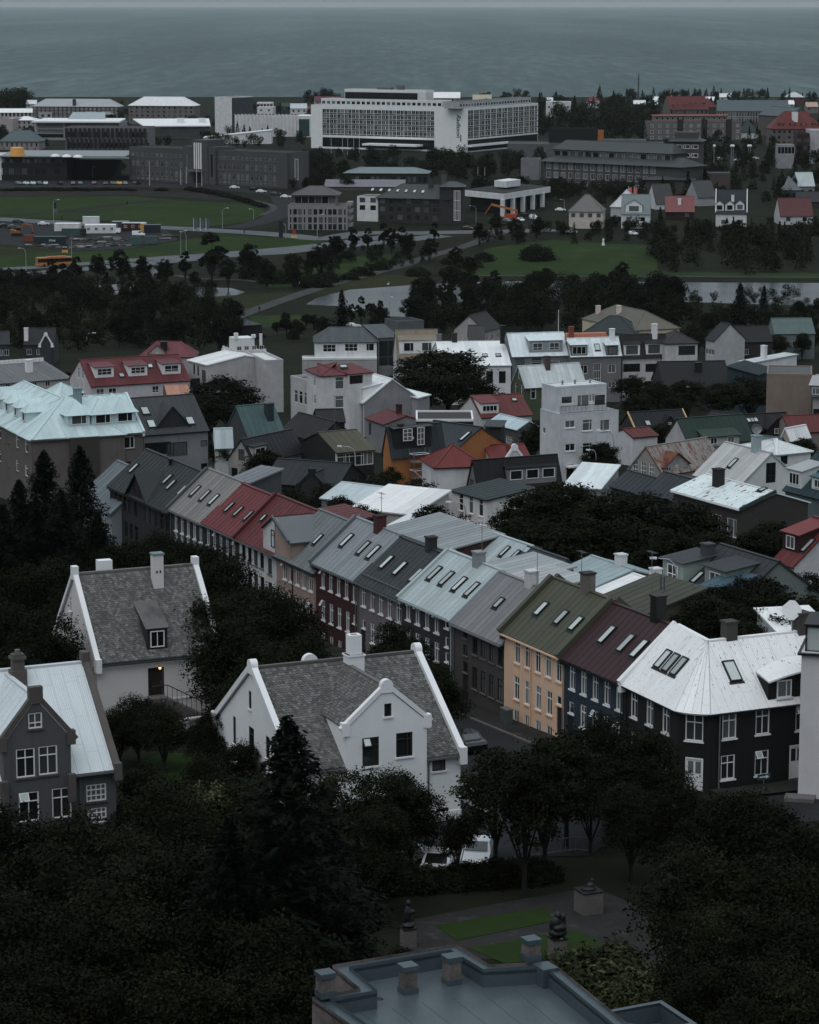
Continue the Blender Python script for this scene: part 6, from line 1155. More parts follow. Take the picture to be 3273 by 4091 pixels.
for p in (f1(635, 838), f1(765, 843), f1(893, 848)): q = h.inv @ atz(p, h.e.location.z + h.h + .8); mo('roof_dome', MB().lathe([(2.2, 0), (1.8, .6), (.8, 1.0), (.1, 1.1)], 12), WHITE, h.e, Matrix.Translation((q.x, q.y, h.h + .5)))
FB('plain white end block at the border left of the dark glass building', FF(f1(-120, 840), f1(22, 822), f1(0, 1120)[1], 20, 0), '#7d8184', 'f', '#9aa1a4')
FB('pale pink villa with a slate green hipped roof', FF(f1(0, 668), f1(445, 660), f1(0, 770)[1], 14, -6, 5.2), '#625b5a', 'h', '#47575b', inset=6, nick='pale pink villa', F=((8, .58, .9, 2.0, 'h', WD), (5, .15, .8, .8, 'o', WD)))
FB('white flats with a low white roof behind the pink villa', FF(f1(148, 430), f1(412, 428), f1(0, 575)[1], 13, -4, 2.0), '#6c6566', 'h', '#aeb4b6', inset=6, F=((5, .80, 1.1, 1.8, 'i', WD), (5, .45, 1.1, 1.8, 'i', WD), (5, .12, 1.1, 1.6, 'i', WD)))
FB('blank gable side of the white flats', FF(f1(0, 415), f1(148, 432), f1(0, 575)[1], 12, -30, 0), '#6c6566', 'f', '#aeb4b6')
FB('long white terrace with a white roof near the left border', FF(f1(-40, 342), f1(455, 346), f1(0, 400)[1], 13, 0, 2.6), '#6f6e70', 'g', '#b0b5b8', F=((11, .55, 1.5, 2.4, 'o', WD),))
FB('white gable end of the long terrace with a dark window', FF(f1(455, 348), f1(596, 322), f1(0, 408)[1], 12, 15, 0), '#6f6e70', 'f', '#8a9092', F=((2, .5, 2.0, 1.8, 'o', WD),))
FB('long brown flats under a pale roof by the shore', FF(f1(378, 268), f1(1360, 294), f1(0, 405)[1], 15, -8, 5.0), '#3f3938', 'h', '#7d8588', inset=8, F=((20, .80, 1.6, 1.5, 'i', WG), (20, .50, 1.6, 1.5, 'i', WG), (20, .2, 1.6, 1.5, 'i', WG)), nick='long brown flats by the shore').chim(f1(855, 255), 2.2, 2, 4, wall('#3a3432'))
FB('pale roofed low block in front of the long brown flats', FF(f1(940, 362), f1(1290, 372), f1(0, 410)[1], 12, -10, 2.6), '#443d3c', 'h', '#67757a', inset=4, F=((6, .5, 1.5, 1.6, 'o', WD),))
h = FB('school with a broad white flat roof and grey window bands', FF(f1(415, 458), f1(745, 466), f1(0, 660)[1], 30, -5, 0), '#5c5f64', 'f', '#b0b6b9', over=2.0, para=.0, nick='school with the white flat roof')
for z in (.16, .44, .72): mo('window_band', MB().box(1, h.L - 1, -.08, 0, h.h * z, h.h * z + 2.0), PANE, h.e)
mo('roof', MB().slab([(-2, -2, h.h + .1), (h.L * 2.9, -2, h.h + .1), (h.L * 2.7, 34, h.h + .5), (-2, 34, h.h + .5)], .8), surf('#b6bbbe', .5, .6, .05, kind='roof_sheet'), h.e); mo('roof_lantern', MB().slab([(14, 22, h.h + 1), (36, 22, h.h + 1), (34, 32, h.h + 4.5), (15, 32, h.h + 4.5)], .3), surf('#77888c', .5, .5, .1, kind='roof_sheet'), h.e); mo('rear_wing', MB().box(h.L, h.L * 2.8, 4, 30, 0, h.h), wall('#5c5f64'), h.e)
# brutal dark building with hung panels
fr = FF(f1(755, 520), f1(1700, 530), f1(0, 800)[1], 20, -5); h = Bld('panelled_building', 'dark concrete building hung with two rows of upright panels', fr, wall('#525357'), 'building', nick='dark panelled building'); h.flat(surf('#2a2c2e', .4, .9, .1, kind='roof_felt'), .4); n = 18; me = MB().box(-.5 * h.L / n * .56, .5 * h.L / n * .56, -1.0, -.01, 0, h.h * .40).mesh('hung_panel', wall('#1e1e21')); wm_ = MB().box(-.5 * h.L / n * .4, .5 * h.L / n * .4, -.06, -.01, 0, h.h * .2).mesh('dark_window', PANE)
for j, z in enumerate((h.h * .60, h.h * .16)):
    for i in range(n): ob('hung_panel', me, h.e, Matrix.Translation((h.L * (i + .3 + .3 * j) / n, 0, z))); ob('dark_window', wm_, h.e, Matrix.Translation((h.L * (i + .8 + .25 * j) / n, 0, z + .5)))
h.done()
h = FB('tall grey flats with a white roof and balconies by the shore', FF(a1(808, 188), a1(1215, 190), a1(0, 305)[1], 16, -10, 5.5), '#514d4c', 'h', '#a2a8ab', inset=9, nick='tall grey flats by the shore', F=((12, .87, 1.4, 1.4, 'i', WD), (12, .66, 1.4, 1.4, 'i', WD), (12, .45, 1.4, 1.4, 'i', WD), (12, .22, 1.4, 1.4, 'i', WD)))
FB('small hipped block before the tall grey flats', FF(a1(938, 236), a1(1163, 232), a1(0, 290)[1], 12, -4, 4), '#4d4746', 'h', '#9aa1a4', inset=6, F=((7, .72, 1.2, 1.4, 'i', WD), (7, .3, 1.2, 1.4, 'i', WD)))
h = FB('office block with long window bands and a white angled roof', FF(a1(1010, 325), a1(1308, 305), a1(0, 402)[1], 24, 6, 0), '#34393b', 'f', '#aeb4b7', over=1.0, para=0., nick='office block with the angled white roof')
for z in (.18, .6): h.grid('F', 14, [h.h * z + .8], h.L / 14 * .85, 2.2, 'i', fm=WG, fw=.2)
mo('roof', MB().slab([(-10, -1, h.h + .2), (h.L + 1, -1, h.h + .2), (h.L + 1, 26, h.h + 3.2), (-16, 26, h.h + 3.2)], .6), surf('#b0b6b9', .5, .6, .05, kind='roof_sheet'), h.e)
for x in (.35, .8): mo('roof_box', MB().box(h.L * x, h.L * x + 4, 8, 12, h.h + 1, h.h + 4.6), WHITE, h.e)
FB('pale rows of windows above the white houses by the sea', FF(a1(1610, 175), a1(1710, 175), a1(0, 230)[1], 14, 0, 0), '#7e8285', 'f', '#9da4a7', F=((5, .75, 2.0, 2.0, 'o', WD), (5, .35, 2.0, 2.0, 'o', WD)))
# grey building under construction
fr = FT(a2(217, 888), a2(560, 890), a2(217, 752), 15); h = Bld('unfinished_building', 'pale concrete building of four floors with bare window openings', fr, wall('#5b5a5c', .1), 'building', nick='unfinished concrete building'); h.flat(CONC, .25); zs = [h.h * .13, h.h * .42, h.h * .76]
for z in zs:
    for i, x in enumerate((1.0, 2.6, 4.4, 6.0, 8.0, 10.0, 12.0, 13.7, 15.3, 17.0, 19.0, 20.7)): h.put('F', x * h.L / 21.7, z, .55 if i in (0, 3, 7, 11) else 1.35, 2.0, 'o', fm=DARKF, fw=.08)
h.done(); ht = sub(Bld('top_storey', 'x', frame(h.M @ V((2.4, 1.5, h.h)), fr['phi'], h.L - 7, 12, 4.4, 2.4), h.wm, nick='x', base=0.), h); ht.hip(surf('#4d4e50', .5, .6, .1, kind='roof_sheet'), 5, over=1.4); ht.grid('F', 6, [2.2], 2.2, 2.4, 'i', fm=DARKF, fw=.1); ht.done()
for i in range(4): mo('balcony', MB().box(h.L - .4, h.L + 1.6, 1, 8, i * h.h / 3.4 + 1.2, i * h.h / 3.4 + 2.4), h.wm, h.e)
# long dark grey building with skylights and tower
fr = FT(a2(735, 842), a2(1138, 856), a2(735, 698), 15); DG = wall('#28282a', .1); h = Bld('grey_hall', 'long dark grey building with seven skylights and a square stair tower', fr, DG, 'building', nick='dark grey building with seven skylights'); h.r = 4.4; h.hip(surf('#383d3f', .5, .6, .1, kind='roof_sheet'), 7, over=.8, ends='LR')
for z in (.2, .52, .84): h.grid('F', 8, [h.h * z], 2.0, 1.9, '3', fm=trim('#3a2c2c'), fw=.12)
h.done(); h.sky([a2(703 + 48.3 * i, 657 + 2 * i) for i in range(7)], 1.2, 2.0); h.chim(a2(1038, 645), 1.5, 1.5, 3, wall('#303235'))
hw = sub(Bld('white_end', 'x', frame(h.M @ V((-8.5, .5, 0)), fr['phi'], 8.45, 12, h.h - .2), wall('#808488'), nick='x'), h); hw.flat(CONC, .2); hw.grid('F', 2, [h.h * .55, h.h * .85], 2.2, 1.8, 'o', fm=DARKF); hw.done()
tw = sub(Bld('stair_tower', 'x', FF(a2(1088, 640), a2(1222, 636), a2(0, 856)[1], 9, -6, 1.6), DG, nick='x'), h); tw.hip(surf('#424b4e', .5, .6, .1, kind='roof_sheet'), 3, over=.6); tw.grid('F', 1, [tw.h * .5], 2.4, tw.h * .8, '34', x0=tw.L * .75, x1=tw.L * .75, fm=trim('#8b9092'), fw=.2); tw.done(); tw.chim(a2(1112, 615), 1.8, 1.5, 2.6, wall('#3b3f42'), k='RF')
FB('flat dark building with a pale teal roof behind the skylights', FF(a2(540, 562), a2(1018, 568), a2(0, 640)[1], 16, -5, 2), '#232425', 'h', '#5f7274', inset=6, nick='flat dark building with a teal roof', F=((16, .55, 1.6, 2.6, 'o', WD),))
FB('long low shed with a mauve grey roof', FF(a2(430, 640), a2(880, 640), a2(0, 660)[1], 9, -3, 1.0), '#4a4346', 'm', '#63606a', rise=2.2)
# flat roof on columns
fr = FT(a2(1225, 790), a2(1455, 800), a2(1225, 668), 26); h = Bld('columned_hall', 'flat white edged roof carried on tall white columns above a dark glass hall', fr, HWD, 'building', nick='white edged roof on columns'); h.L = fr['L']; A_ = atz(a2(1225, 660), fr['O'].z + fr['h']); B__ = atz(a2(1455, 682), A_.z); C_ = atz(a2(1725, 640), A_.z); ff = MB(); P = [h.inv @ p for p in (A_, B__, C_)]; P.append(P[0] + P[2] - P[1]); ff.slab([p - V((0, 0, 2.2)) for p in P], 2.2); mo('roof_slab', ff, wall('#85898c'), h.e); ff = MB(); c = (P[0] + P[2]) / 2; ff.slab([c + (p - c) * .97 + V((0, 0, .01)) for p in P], .15); mo('roof', ff, surf('#1d2022', .4, .9, .1, kind='roof_felt'), h.e)
ff = MB(); ff.slab([c + (p - c) * .3 + V((0, 0, .9)) for p in P], 2.4); mo('roof_lantern', ff, wall('#85898c'), h.e); col = MB().box(-.7, .7, -.7, .7, -3, fr['h'] - 2.2).mesh('column', wall('#808488'))
for i in range(5): q = P[1] + (P[2] - P[1]) * (i * .21) + (P[0] - P[1]).normalized() * .5; ob('column', col, h.e, Matrix.Translation((q.x, q.y, 0)))
ff = MB(); Q = [c + (p - c) * .84 for p in P]
for i in range(4): j = (i + 1) % 4; ff.poly([V((Q[i].x, Q[i].y, -3)), V((Q[j].x, Q[j].y, -3)), V((Q[j].x, Q[j].y, fr['h'] - 2.3)), V((Q[i].x, Q[i].y, fr['h'] - 2.3))])
mo('glass_hall', ff, DGL, h.e)
# museum
MU = wall('#393737', .1); GR2 = surf('#3c4346', .5, .6, .1, kind='roof_sheet')
fr = FT(a3(105, 640), a3(915, 690), a3(105, 500), 16); h = Bld('museum', 'long brown museum with a raised clerestory and a square tower', fr, MU, 'building', nick='brown museum with the square tower'); h.hip(GR2, 4, over=1.2, r=3.0); WM_ = trim('#76777a')
for z, hh in ((.80, 3.0), (.42, 2.6), (.08, 1.6)): h.grid('F', 15, [h.h * z], 2.5, hh, '3', h.L * .04, h.L * .80, fm=WM_, fw=.16)
h.done(); cl = sub(Bld('clerestory', 'x', frame(h.M @ V((1.5, 5, 0)), fr['phi'], h.L * .86, 11, h.h + 5.0, 3.4), MU, nick='x'), h); cl.hip(GR2, 3, over=.7); cl.grid('F', 15, [h.h + 3.0], cl.L / 15 * .86, 2.4, 'o', fm=WM_, fw=.16); cl.done()
tw = sub(Bld('tower', 'x', FF(a3(848, 385), a3(1028, 380), a3(0, 668)[1], 14, -12, 2.0), MU, nick='x'), h); tw.hip(GR2, 6, over=1.2); [tw.grid('F', 3, [tw.h * z], 2.9, 1.7, 'l', tw.L * .28, tw.L * .82, fm=trim('#a7a8aa'), fw=.22) for z in (.88, .70, .52)]; tw.done(); mo('tower_lantern', MB().box(tw.L * .1, tw.L * .85, 3, 12, tw.h + 1.0, tw.h + 3.4), MU, tw.e)
en = sub(Bld('entrance_block', 'x', FF(a3(705, 612), a3(985, 610), a3(0, 690)[1], 10, -6, 1.0), MU, nick='x'), h); en.hip(GR2, 4, over=1.0); mo('entrance', MB().box(en.L * .18, en.L * .48, -.06, 0, 0, en.h * .62), HWD, en.e); mo('entrance_columns', MB().box(en.L * .2, en.L * .21, -.5, -.07, 0, en.h * .6).box(en.L * .3, en.L * .31, -.5, -.07, 0, en.h * .6).box(en.L * .4, en.L * .41, -.5, -.07, 0, en.h * .6), CONC, en.e); en.done()
rt = sub(Bld('rear_block', 'x', FF(a3(1072, 582), a3(1205, 578), a3(0, 680)[1], 14, -4), wall('#3d3530'), nick='x'), h); rt.flat(GR2, .5, .4, GR2); rt.done()
# concrete works behind
h = FB('bare concrete hall with site machinery on its roof', FF(a2(1478, 400), a3(820, 410), a3(0, 500)[1], 30, -3), '#44474a', 'f', '#3b3f42', nick='bare concrete hall')
for p, w_, hh, m_ in ((f6(400, 690), 34, 9, HWD), (f6(720, 715), 4, 9, wall('#6e3f17')), (f6(600, 660), 3, 2, WHITE), (f6(1000, 690), 30, 2.2, GREYM)): q = h.inv @ atz(p, h.e.location.z + h.h); mo('site_box', MB().box(-w_ * .35, w_ * .35, -1.5, 1.5, 0, hh * .8), m_, h.e, Matrix.Translation((q.x, q.y, h.h + .1)))
FB('grey concrete cube with a white curved wall', FF(a3(-28, 500), a3(80, 500), a3(0, 615)[1], 14, -6), '#54575b', 'f', '#34383b', F=())
# flats and schools to the right
h = FB('five storey flats with a red roof strip and brick balconies', FF(f5(200, 352), f5(1035, 332), f5(0, 512)[1], 14, 4), '#4d4a4a', 'f', '#6a3a38', nick='flats with the red roof strip', F=((12, .80, 1.6, 1.6, 'i'), (12, .47, 1.6, 1.6, 'i'), (12, .14, 1.6, 1.6, 'i')))
ht = sub(Bld('attic_storey', 'x', frame(h.M @ V((4, 2, h.h)), h.e.rotation_euler.z, h.L - 12, 10, 3.6), wall('#56504f'), nick='x', base=0.), h); ht.flat(metal('#8a3a36'), .0, over=.8); ht.grid('F', 14, [2.0], 1.5, 1.4, 'o', fm=WHITE); ht.done()
for x in (.31, .57, .83): mo('brick_balcony', MB().box(h.L * x, h.L * x + 3.4, -.5, .02, 0, h.h + 1.5), wall('#2a2220'), h.e)
h = FB('large house with a bright red roof and a row of dormers', FF(f5(392, 235), f5(740, 205), f5(0, 300)[1], 20, 10, 9), '#4a4645', 'g', '#561b1c', nick='large bright red roof', F=((9, .55, 1.4, 2.2, 'i', WD),), over=.6)
for i in range(6): h.dormer((f5(430, 215)[0] + i * 24, f5(0, 218 - i * 4)[1]), 2.2, 1.8, wall('#5a2422'), metal('#561b1c'), 'o', kind='shed', ww=1.4, wh=1.2, sl=.2)
FB('red hipped roof end behind the large red roof', FF(f5(705, 215), f5(802, 215), f5(0, 285)[1], 16, 0, 7), '#332d2c', 'h', '#561b1c', inset=6)
FB('long school with a grey green roof and tall windows', FF(f5(812, 250), f5(1450, 272), f5(0, 345)[1], 22, -6, 7), '#4c4d50', 'g', '#47565a', nick='long grey green school roof', F=((26, .7, 1.4, 3.6, 'h', GWF), (26, .2, 1.4, 3.6, 'h', GWF)))
FB('broad gable end of the grey green school', FG(f5(1452, 300), f5(1660, 295), 12, f5(1560, 225), 30), '#46423f', 'g', '#47565a')
h = FB('rough stone coloured flats under a bright red hipped roof', FF(f5(1300, 405), f5(1760, 402), f5(0, 570)[1], 18, 2, 8.5), '#4b4645', 'h', '#5e1c1b', inset=8, nick='bright red hipped flats', F=((10, .8, 1.3, 1.6, 'i', WD), (10, .5, 1.3, 1.6, 'i', WD), (10, .2, 1.3, 1.6, 'i', WD))); h.chim(f5(1508, 330), 3, 2.5, 4, WHITE)
for i in range(4): h.dormer((f5(1390 + 100 * i, 0)[0], f5(0, 385)[1]), 3, 1.6, metal('#5e1c1b'), metal('#5e1c1b'), 'o', kind='hip', rise=1.4, ww=1.4, wh=1.0)
FB('white house with a dark green hipped roof below the school', FF(f5(1035, 435), f5(1185, 432), f5(0, 500)[1], 13, 0, 7), '#7f8385', 'h', '#2b3a38', inset=6)
FB('white slab tower beside a dark red one at the right border', FF(f5(1640, 432), f5(1790, 430), f5(0, 720)[1], 16, 0), '#6f7275', 'f', '#8b9093')
FB('dark red panelled slab beside the white tower', FF(f5(1525, 460), f5(1640, 458), f5(0, 725)[1], 12, 0), '#33100f', 'f', '#402020', F=((5, .8, 2, 2, 'o', DARKF), (5, .55, 2, 2, 'o', DARKF), (5, .3, 2, 2, 'o', DARKF)))
FB('low white slab with a grey window band', FF(f5(1358, 562), f5(1505, 556), f5(0, 765)[1], 10, 0), '#5f6265', 'f', '#8b9093', F=((1, .8, 8, 3.4, '5', GWF),))
# houses at the edge of the park
def PH(lb, A, B, vb, D, ang, r, wc, rt, rc, nF=3, z=.6, **kw):
    fr = FF(A, B, vb, D, ang, r); h = HS(lb, fr, wc, rt, rc, 'park_house', None, over=.35, nick=kw.pop('nick', None), **kw)
    if nF: h.grid('F', nF, [h.h * z], min(1.6, h.L / nF * .5), 1.5, 'i', fm=WD)
    return h
PH('cream house with a stone grey pyramid roof by the park', a3(255, 797), a3(455, 795), a3(0, 900)[1], 12, -8, 5.5, '#7a7670', 'h', '#5c5b5a', 4, .75, inset=5.5).done()
PH('white house with a white tent like roof behind the teal grey one', a3(500, 770), a3(660, 765), a3(0, 830)[1], 12, -15, 6, '#6e7072', 'h', '#8c9092', 0, inset=5.5).done()
h = PH('white house with a teal grey roof and a gabled dormer by the park', a3(562, 812), a3(732, 806), a3(0, 900)[1], 11, -6, 6.5, '#7f8386', 'g', '#596a6d', 2, .62); h.dormer(a3(637, 805), 6, 2.6, WHITE, metal('#596a6d'), 'o', kind='gable', rise=1.8, ww=3.5, wh=1.8, fm=WD); h.done()
PH('white gabled cottage with a mossy slate roof in the trees', a3(765, 752), a3(872, 730), a3(0, 790)[1], 10, 15, 7, '#7c7d7f', 'g', '#3f4141', 0).done()
PH('grey gabled house with a slate roof and white chimney in the trees', a3(1012, 716), a3(1122, 690), a3(0, 770)[1], 11, 20, 6, '#64676a', 'g', '#43474a', 0).done()
h = PH('maroon house with a dusty red roof and two white windows', a3(822, 798), a3(992, 796), a3(0, 850)[1], 9, -4, 5.2, '#2a1213', 'g', '#6a3b3c', 2, .55); h.chim(a3(905, 752), 1.2, 1, 1.6, WHITE); h.done()
h = PH('white house with a navy roof, white verges and three dormers', a3(1118, 808), a3(1300, 806), a3(0, 890)[1], 11, -6, 8.0, '#7e8488', 'g', '#1d2b36', 2, .35)
for p in (a3(1140, 795), a3(1200, 795), a3(1260, 792)): h.dormer(p, 3.2, 2.2, WHITE, metal('#1d2b36'), 'i', kind='gable', rise=1.4, ww=2.0, wh=1.6, fm=WD)
h.chim(a3(1218, 732), 1.1, 1, 1.6, WHITE)
for x in (-.1, h.L + .1): mo('verge_board', MB().bar((x, -.3, h.h), (x, h.D / 2, h.h + h.r + .2), .3, .5), WHITE, h.e)
h.done()
PH('white house with a wine red roof behind the dark spruces', a3(1495, 825), a3(1690, 815), a3(0, 880)[1], 11, 4, 6, '#76777a', 'g', '#54282c', 2).done()
PH('grey house with a blue-grey hipped roof at the right border', a3(1512, 672), a3(1618, 668), a3(0, 745)[1], 12, -6, 5, '#3d4143', 'h', '#556063', 2, inset=5).done()
PH('pale sage roofed house beside the blue-grey hipped roof', a3(1600, 650), a3(1700, 645), a3(0, 735)[1], 11, 5, 5, '#55595b', 'g', '#7f8f91', 2).done()
PH('dark roofed bungalow at the right border below the sage roof', a3(1590, 742), a3(1760, 738), a3(0, 775)[1], 10, -5, 3.5, '#2a2c2e', 'g', '#33363b', 0).done()
# houses along the shore
SH = [(a3(120, 160), 145, 60, 15, '#7d8083', '#b6bcc0', 'bright white block with balconies'), (a3(358, 148), 75, 30, 9, '#7a7d80', '#6e2a24', 'red hipped roof with a white chimney'), (a3(635, 168), 70, 26, 8, '#33373a', '#a8b0b4', 'white angled roof'), (a3(722, 172), 55, 18, 9, '#3a3f42', '#8a979a', 'pale grey gable'), (a3(640, 242), 90, 14, 10, '#2c2a2c', '#7b5358', 'dusty rose flat roof'),
      (a3(752, 145), 30, 16, 8, '#7a7d80', '#a6acb0', 'small white gable'), (a3(830, 142), 60, 14, 9, '#7a7d80', '#b0b4b6', 'white tent roof'), (a3(1050, 148), 60, 12, 9, '#55585a', '#a6abae', 'white roof behind the red one'), (a3(1140, 128), 70, 22, 9, '#6d6f72', '#9fa7ab', 'bright gabled roof near the water'), (a3(1530, 128), 105, 26, 12, '#4a2422', '#8f979a', 'pale hipped roof over red walls'),
      (a3(1465, 172), 55, 18, 9, '#66696c', '#a8aeb2', 'first of the white roofs in a cluster'), (a3(1520, 170), 60, 20, 9, '#66696c', '#b0b5b8', 'second of the white roofs in a cluster'), (a3(1650, 185), 70, 26, 10, '#55504d', '#8d7a6c', 'tan roof at the right border'), (a3(1380, 185), 45, 14, 8, '#787b7e', '#5c2624', 'little red roof above the school'), (a3(1430, 155), 45, 14, 8, '#3a2a2a', '#45282a', 'dark red roof in the trees'),
      (a2(232, 190), 95, 34, 10, '#7a7d80', '#8c9a9e', 'white house with a pale gable by the sea'), (a2(180, 180), 60, 26, 9, '#2b3a33', '#2d4538', 'dark green gable by the sea'), (a2(40, 185), 90, 36, 12, '#7d8083', '#9ba2a5', 'white block with square windows by the sea'), (a2(255, 200), 90, 24, 9, '#5a5654', '#6a2a2c', 'long red roof beside the hotel'), (a2(1032, 130), 175, 30, 14, '#5f5d5c', '#b0b6b9', 'curved white roof behind the hotel'),
      (a2(1278, 140), 110, 22, 12, '#4a463f', '#8a8672', 'pale brown lantern roof behind the hotel'), (a2(372, 150), 150, 20, 12, '#6a6c6e', '#5c2a30', 'red roof left of the hotel top'), (a1(165, 180), 60, 18, 9, '#6f7274', '#9aa2a5', 'small pale roof by the sea at left'), (a3(572, 145), 45, 8, 6, '#7a7d80', '#b0b5b8', 'white flat roof among shore trees'), (a2(1700, 150), 40, 16, 9, '#7a7d80', '#aab1b5', 'white roof right of the hotel')]
for p, wpx, hpx, D_, wc, rc, lb in SH:
    s_ = .69; B_ = (p[0] + wpx * s_, p[1]); fr = FF(p, B_, p[1] + hpx * s_ * 1.5, D_, random.uniform(-8, 8), D_ * .32); flat_ = 'flat' in lb or 'block' in lb
    h = HS(lb + (' house on the shore' if len(lb.split()) < 4 else ''), fr, wc, 'f' if flat_ else ('h' if 'hip' in lb or 'tent' in lb else 'g'), rc, 'shore_house', None, group='houses along the shore', **({} if flat_ else {'over': .4}))
    h.grid('F', max(2, int(h.L / 4)), [h.h * .7], 1.4, 1.4, 'i', fm=WD); h.done()
# ---------------- streets, lawns, water ----------------
def st(s, off): p = RP + RU * s - RN * off; return (p.x, p.y)
ribbon('street', [st(s, 6.3) for s in (-150, -100, -50, 0, 40, 70)], 7.4, ASPH, .03, 'asphalt street running down along the terrace')
ribbon('pavement', [st(s, 1.3) for s in (-150, -100, -50, 0, 24)], 2.5, PAVE, .15, 'raised pavement in front of the terrace')
ribbon('pavement', [st(s, 11.0) for s in (-150, -100, -50, 0, 30)], 1.8, PAVE, .14, 'narrow pavement on the garden side of the street')
kb = MB(); 
for i in range(-150, 24, 3):
    a, b_ = st(i, 2.55), st(i + 2.96, 2.55); kb.slab([(a[0], a[1], T(a[1]) - .1), (b_[0], b_[1], T(b_[1]) - .1), (b_[0] - RN.x * .18, b_[1] - RN.y * .18, T(b_[1]) - .1), (a[0] - RN.x * .18, a[1] - RN.y * .18, T(a[1]) - .1)][::-1], .26)
o = mo('kerb', kb, CONC); o['kind'] = 'structure'
d3 = (E[3] - E[2]); d3.z = 0; d3.normalize(); n3 = V((d3.y, -d3.x, 0)); c3p = E[2].copy()
ribbon('side_street', [(c3p + d3 * s + n3 * 6.5)[:2] for s in (-16, 0, 20, 45)], 7.0, ASPH, .036, 'side street in front of the black corner house'); ribbon('pavement', [(c3p + d3 * s + n3 * 1.4)[:2] for s in (0, 12, 40)], 2.6, PAVE, .16, 'pavement along the black corner house')
patch('junction', [[q[:2] for q in gp(g3(700, 1200), h3(560, 60), h3(700, 230), h3(380, 470), h3(0, 480), h2(1100, 300), h2(560, 200), h2(700, 60), g3(150, 1330))]], ASPH, .04, 'asphalt street junction behind the garden hedge')
patch('garden_paving', [[q[:2] for q in gp(h2(650, 760), h2(760, 560), h2(1350, 450), h2(1725, 385), h3(480, 690), h3(760, 800), h3(960, 900), h3(1010, 1110), h3(720, 1200), h3(200, 1080), h2(1100, 800))]], PAVE, .02, 'dark paved paths of the sculpture garden')
patch('lawn', [[q[:2] for q in gp(h2(885, 600), h2(1540, 492), h2(1600, 572), h2(1010, 692))]], GRASS, .045, 'small lawn between the garden paths'); patch('lawn', [[q[:2] for q in gp(h2(1080, 735), h2(1600, 650), h2(1725, 632), h3(330, 915), h3(470, 1010), h3(140, 1080), h2(1300, 830))]], GRASS, .045, 'small lawn beside the sculpture on the pale plinth')
patch('lawn', [[q[:2] for q in gp(g1(960, 920), g1(1250, 780), g1(1700, 800), g1(1600, 960), g1(1250, 1080), g1(1000, 1100))]], GRASS, .03, 'villa lawn behind the grey roughcast villa')
patch('university_lawn', [[q[:2] for q in gp(a1(-60, 768), a1(500, 757), a1(860, 760), a1(1100, 785), a1(1500, 800), a1(1640, 838), a1(1668, 868), a1(1560, 918), a1(1330, 946), a1(1000, 943), a1(700, 915), a1(400, 905), a1(-60, 885))]], GRASS, .05, 'broad curved lawn before the university')
ribbon('trodden_track', [q[:2] for q in gp(a1(0, 880), a1(330, 862), a1(700, 815), a1(1000, 785))], 5, MUD, .06, 'dark earth track across the university lawn'); ribbon('trodden_track', [q[:2] for q in gp(a1(420, 855), a1(640, 862))], 4, MUD, .062, 'short earth track branching on the university lawn')
patch('car_park', [[q[:2] for q in gp(a1(-60, 705), a1(800, 700), a1(1300, 712), a1(1690, 752), a1(1725, 722), a1(1300, 676), a1(700, 660), a1(-60, 645))]], ASPH, .04, 'asphalt car park before the university')
patch('bank', [[q[:2] for q in gp(a1(-60, 762), a1(870, 752), a1(1500, 790), a1(1670, 830), a1(1700, 860), a1(1690, 800), a1(1480, 752), a1(880, 722), a1(-60, 722))]], MUD, .03, 'bare earth bank around the lawn')
ribbon('curved_road', [q[:2] for q in gp(f3(1120, -40), f3(1165, 60), f3(1080, 140), f3(900, 200), f3(720, 240))], 9, ASPH, .07, 'road curving around the university lawn'); ribbon('footway', [q[:2] for q in gp(f3(880, 0), f3(1040, 40), f3(1060, 80), f3(960, 130))], 2.5, GRAVEL, .08, 'pale footway beside the curving road')
patch('grass_field', [[q[:2] for q in gp(f2(-40, 470), f2(600, 505), f2(1200, 490), f2(1725, 408), f3(600, 292), f3(1500, 352), f3(1480, 380), f3(1000, 425), f3(350, 478), f2(1300, 580), f2(800, 620), f2(-40, 680))]], GRASS, .03, 'green verge between the two roads'); patch('rough_field', [[q[:2] for q in gp(f2(-40, 430), f2(300, 440), f2(620, 505), f2(-40, 545))]], GRASS2, .045, 'brownish rough grass by the builders yard')
patch('yard', [[q[:2] for q in gp(f2(-40, 215), f2(520, 222), f2(1000, 250), f2(1640, 300), f2(1760, 390), f2(1250, 480), f2(640, 495), f2(-40, 425))]], ASPH, .05, 'builders yard of dark gravel')
LR = [ribbon('road', [q[:2] for q in gp(f2(-60, 182), f2(300, 205), f2(640, 222), f2(1100, 250), f3(230, 242), f3(560, 262), f3(900, 282), f3(1200, 306), f3(1500, 332), f4(100, 500), f4(500, 500), f4(900, 492), f4(1300, 487), f4(1760, 470))], 11, ASPHL, .09, 'pale road beyond the builders yard'),
      ribbon('road', [q[:2] for q in gp(f2(-60, 684), f2(380, 660), f2(800, 630), f2(1250, 596), f2(1725, 560), f3(350, 482), f3(1000, 432), f3(1480, 386), f4(200, 545), f4(420, 515))], 8, ASPHL, .10, 'upper carriageway of the main road'), ribbon('road', [q[:2] for q in gp(f2(-60, 745), f2(440, 712), f2(800, 682), f2(1100, 655), f2(1450, 625), f3(200, 522), f3(720, 474), f3(1100, 452), f3(1400, 418), f4(150, 590), f4(500, 555), f4(800, 520))], 10, ASPHL, .11, 'lower carriageway of the main road')]
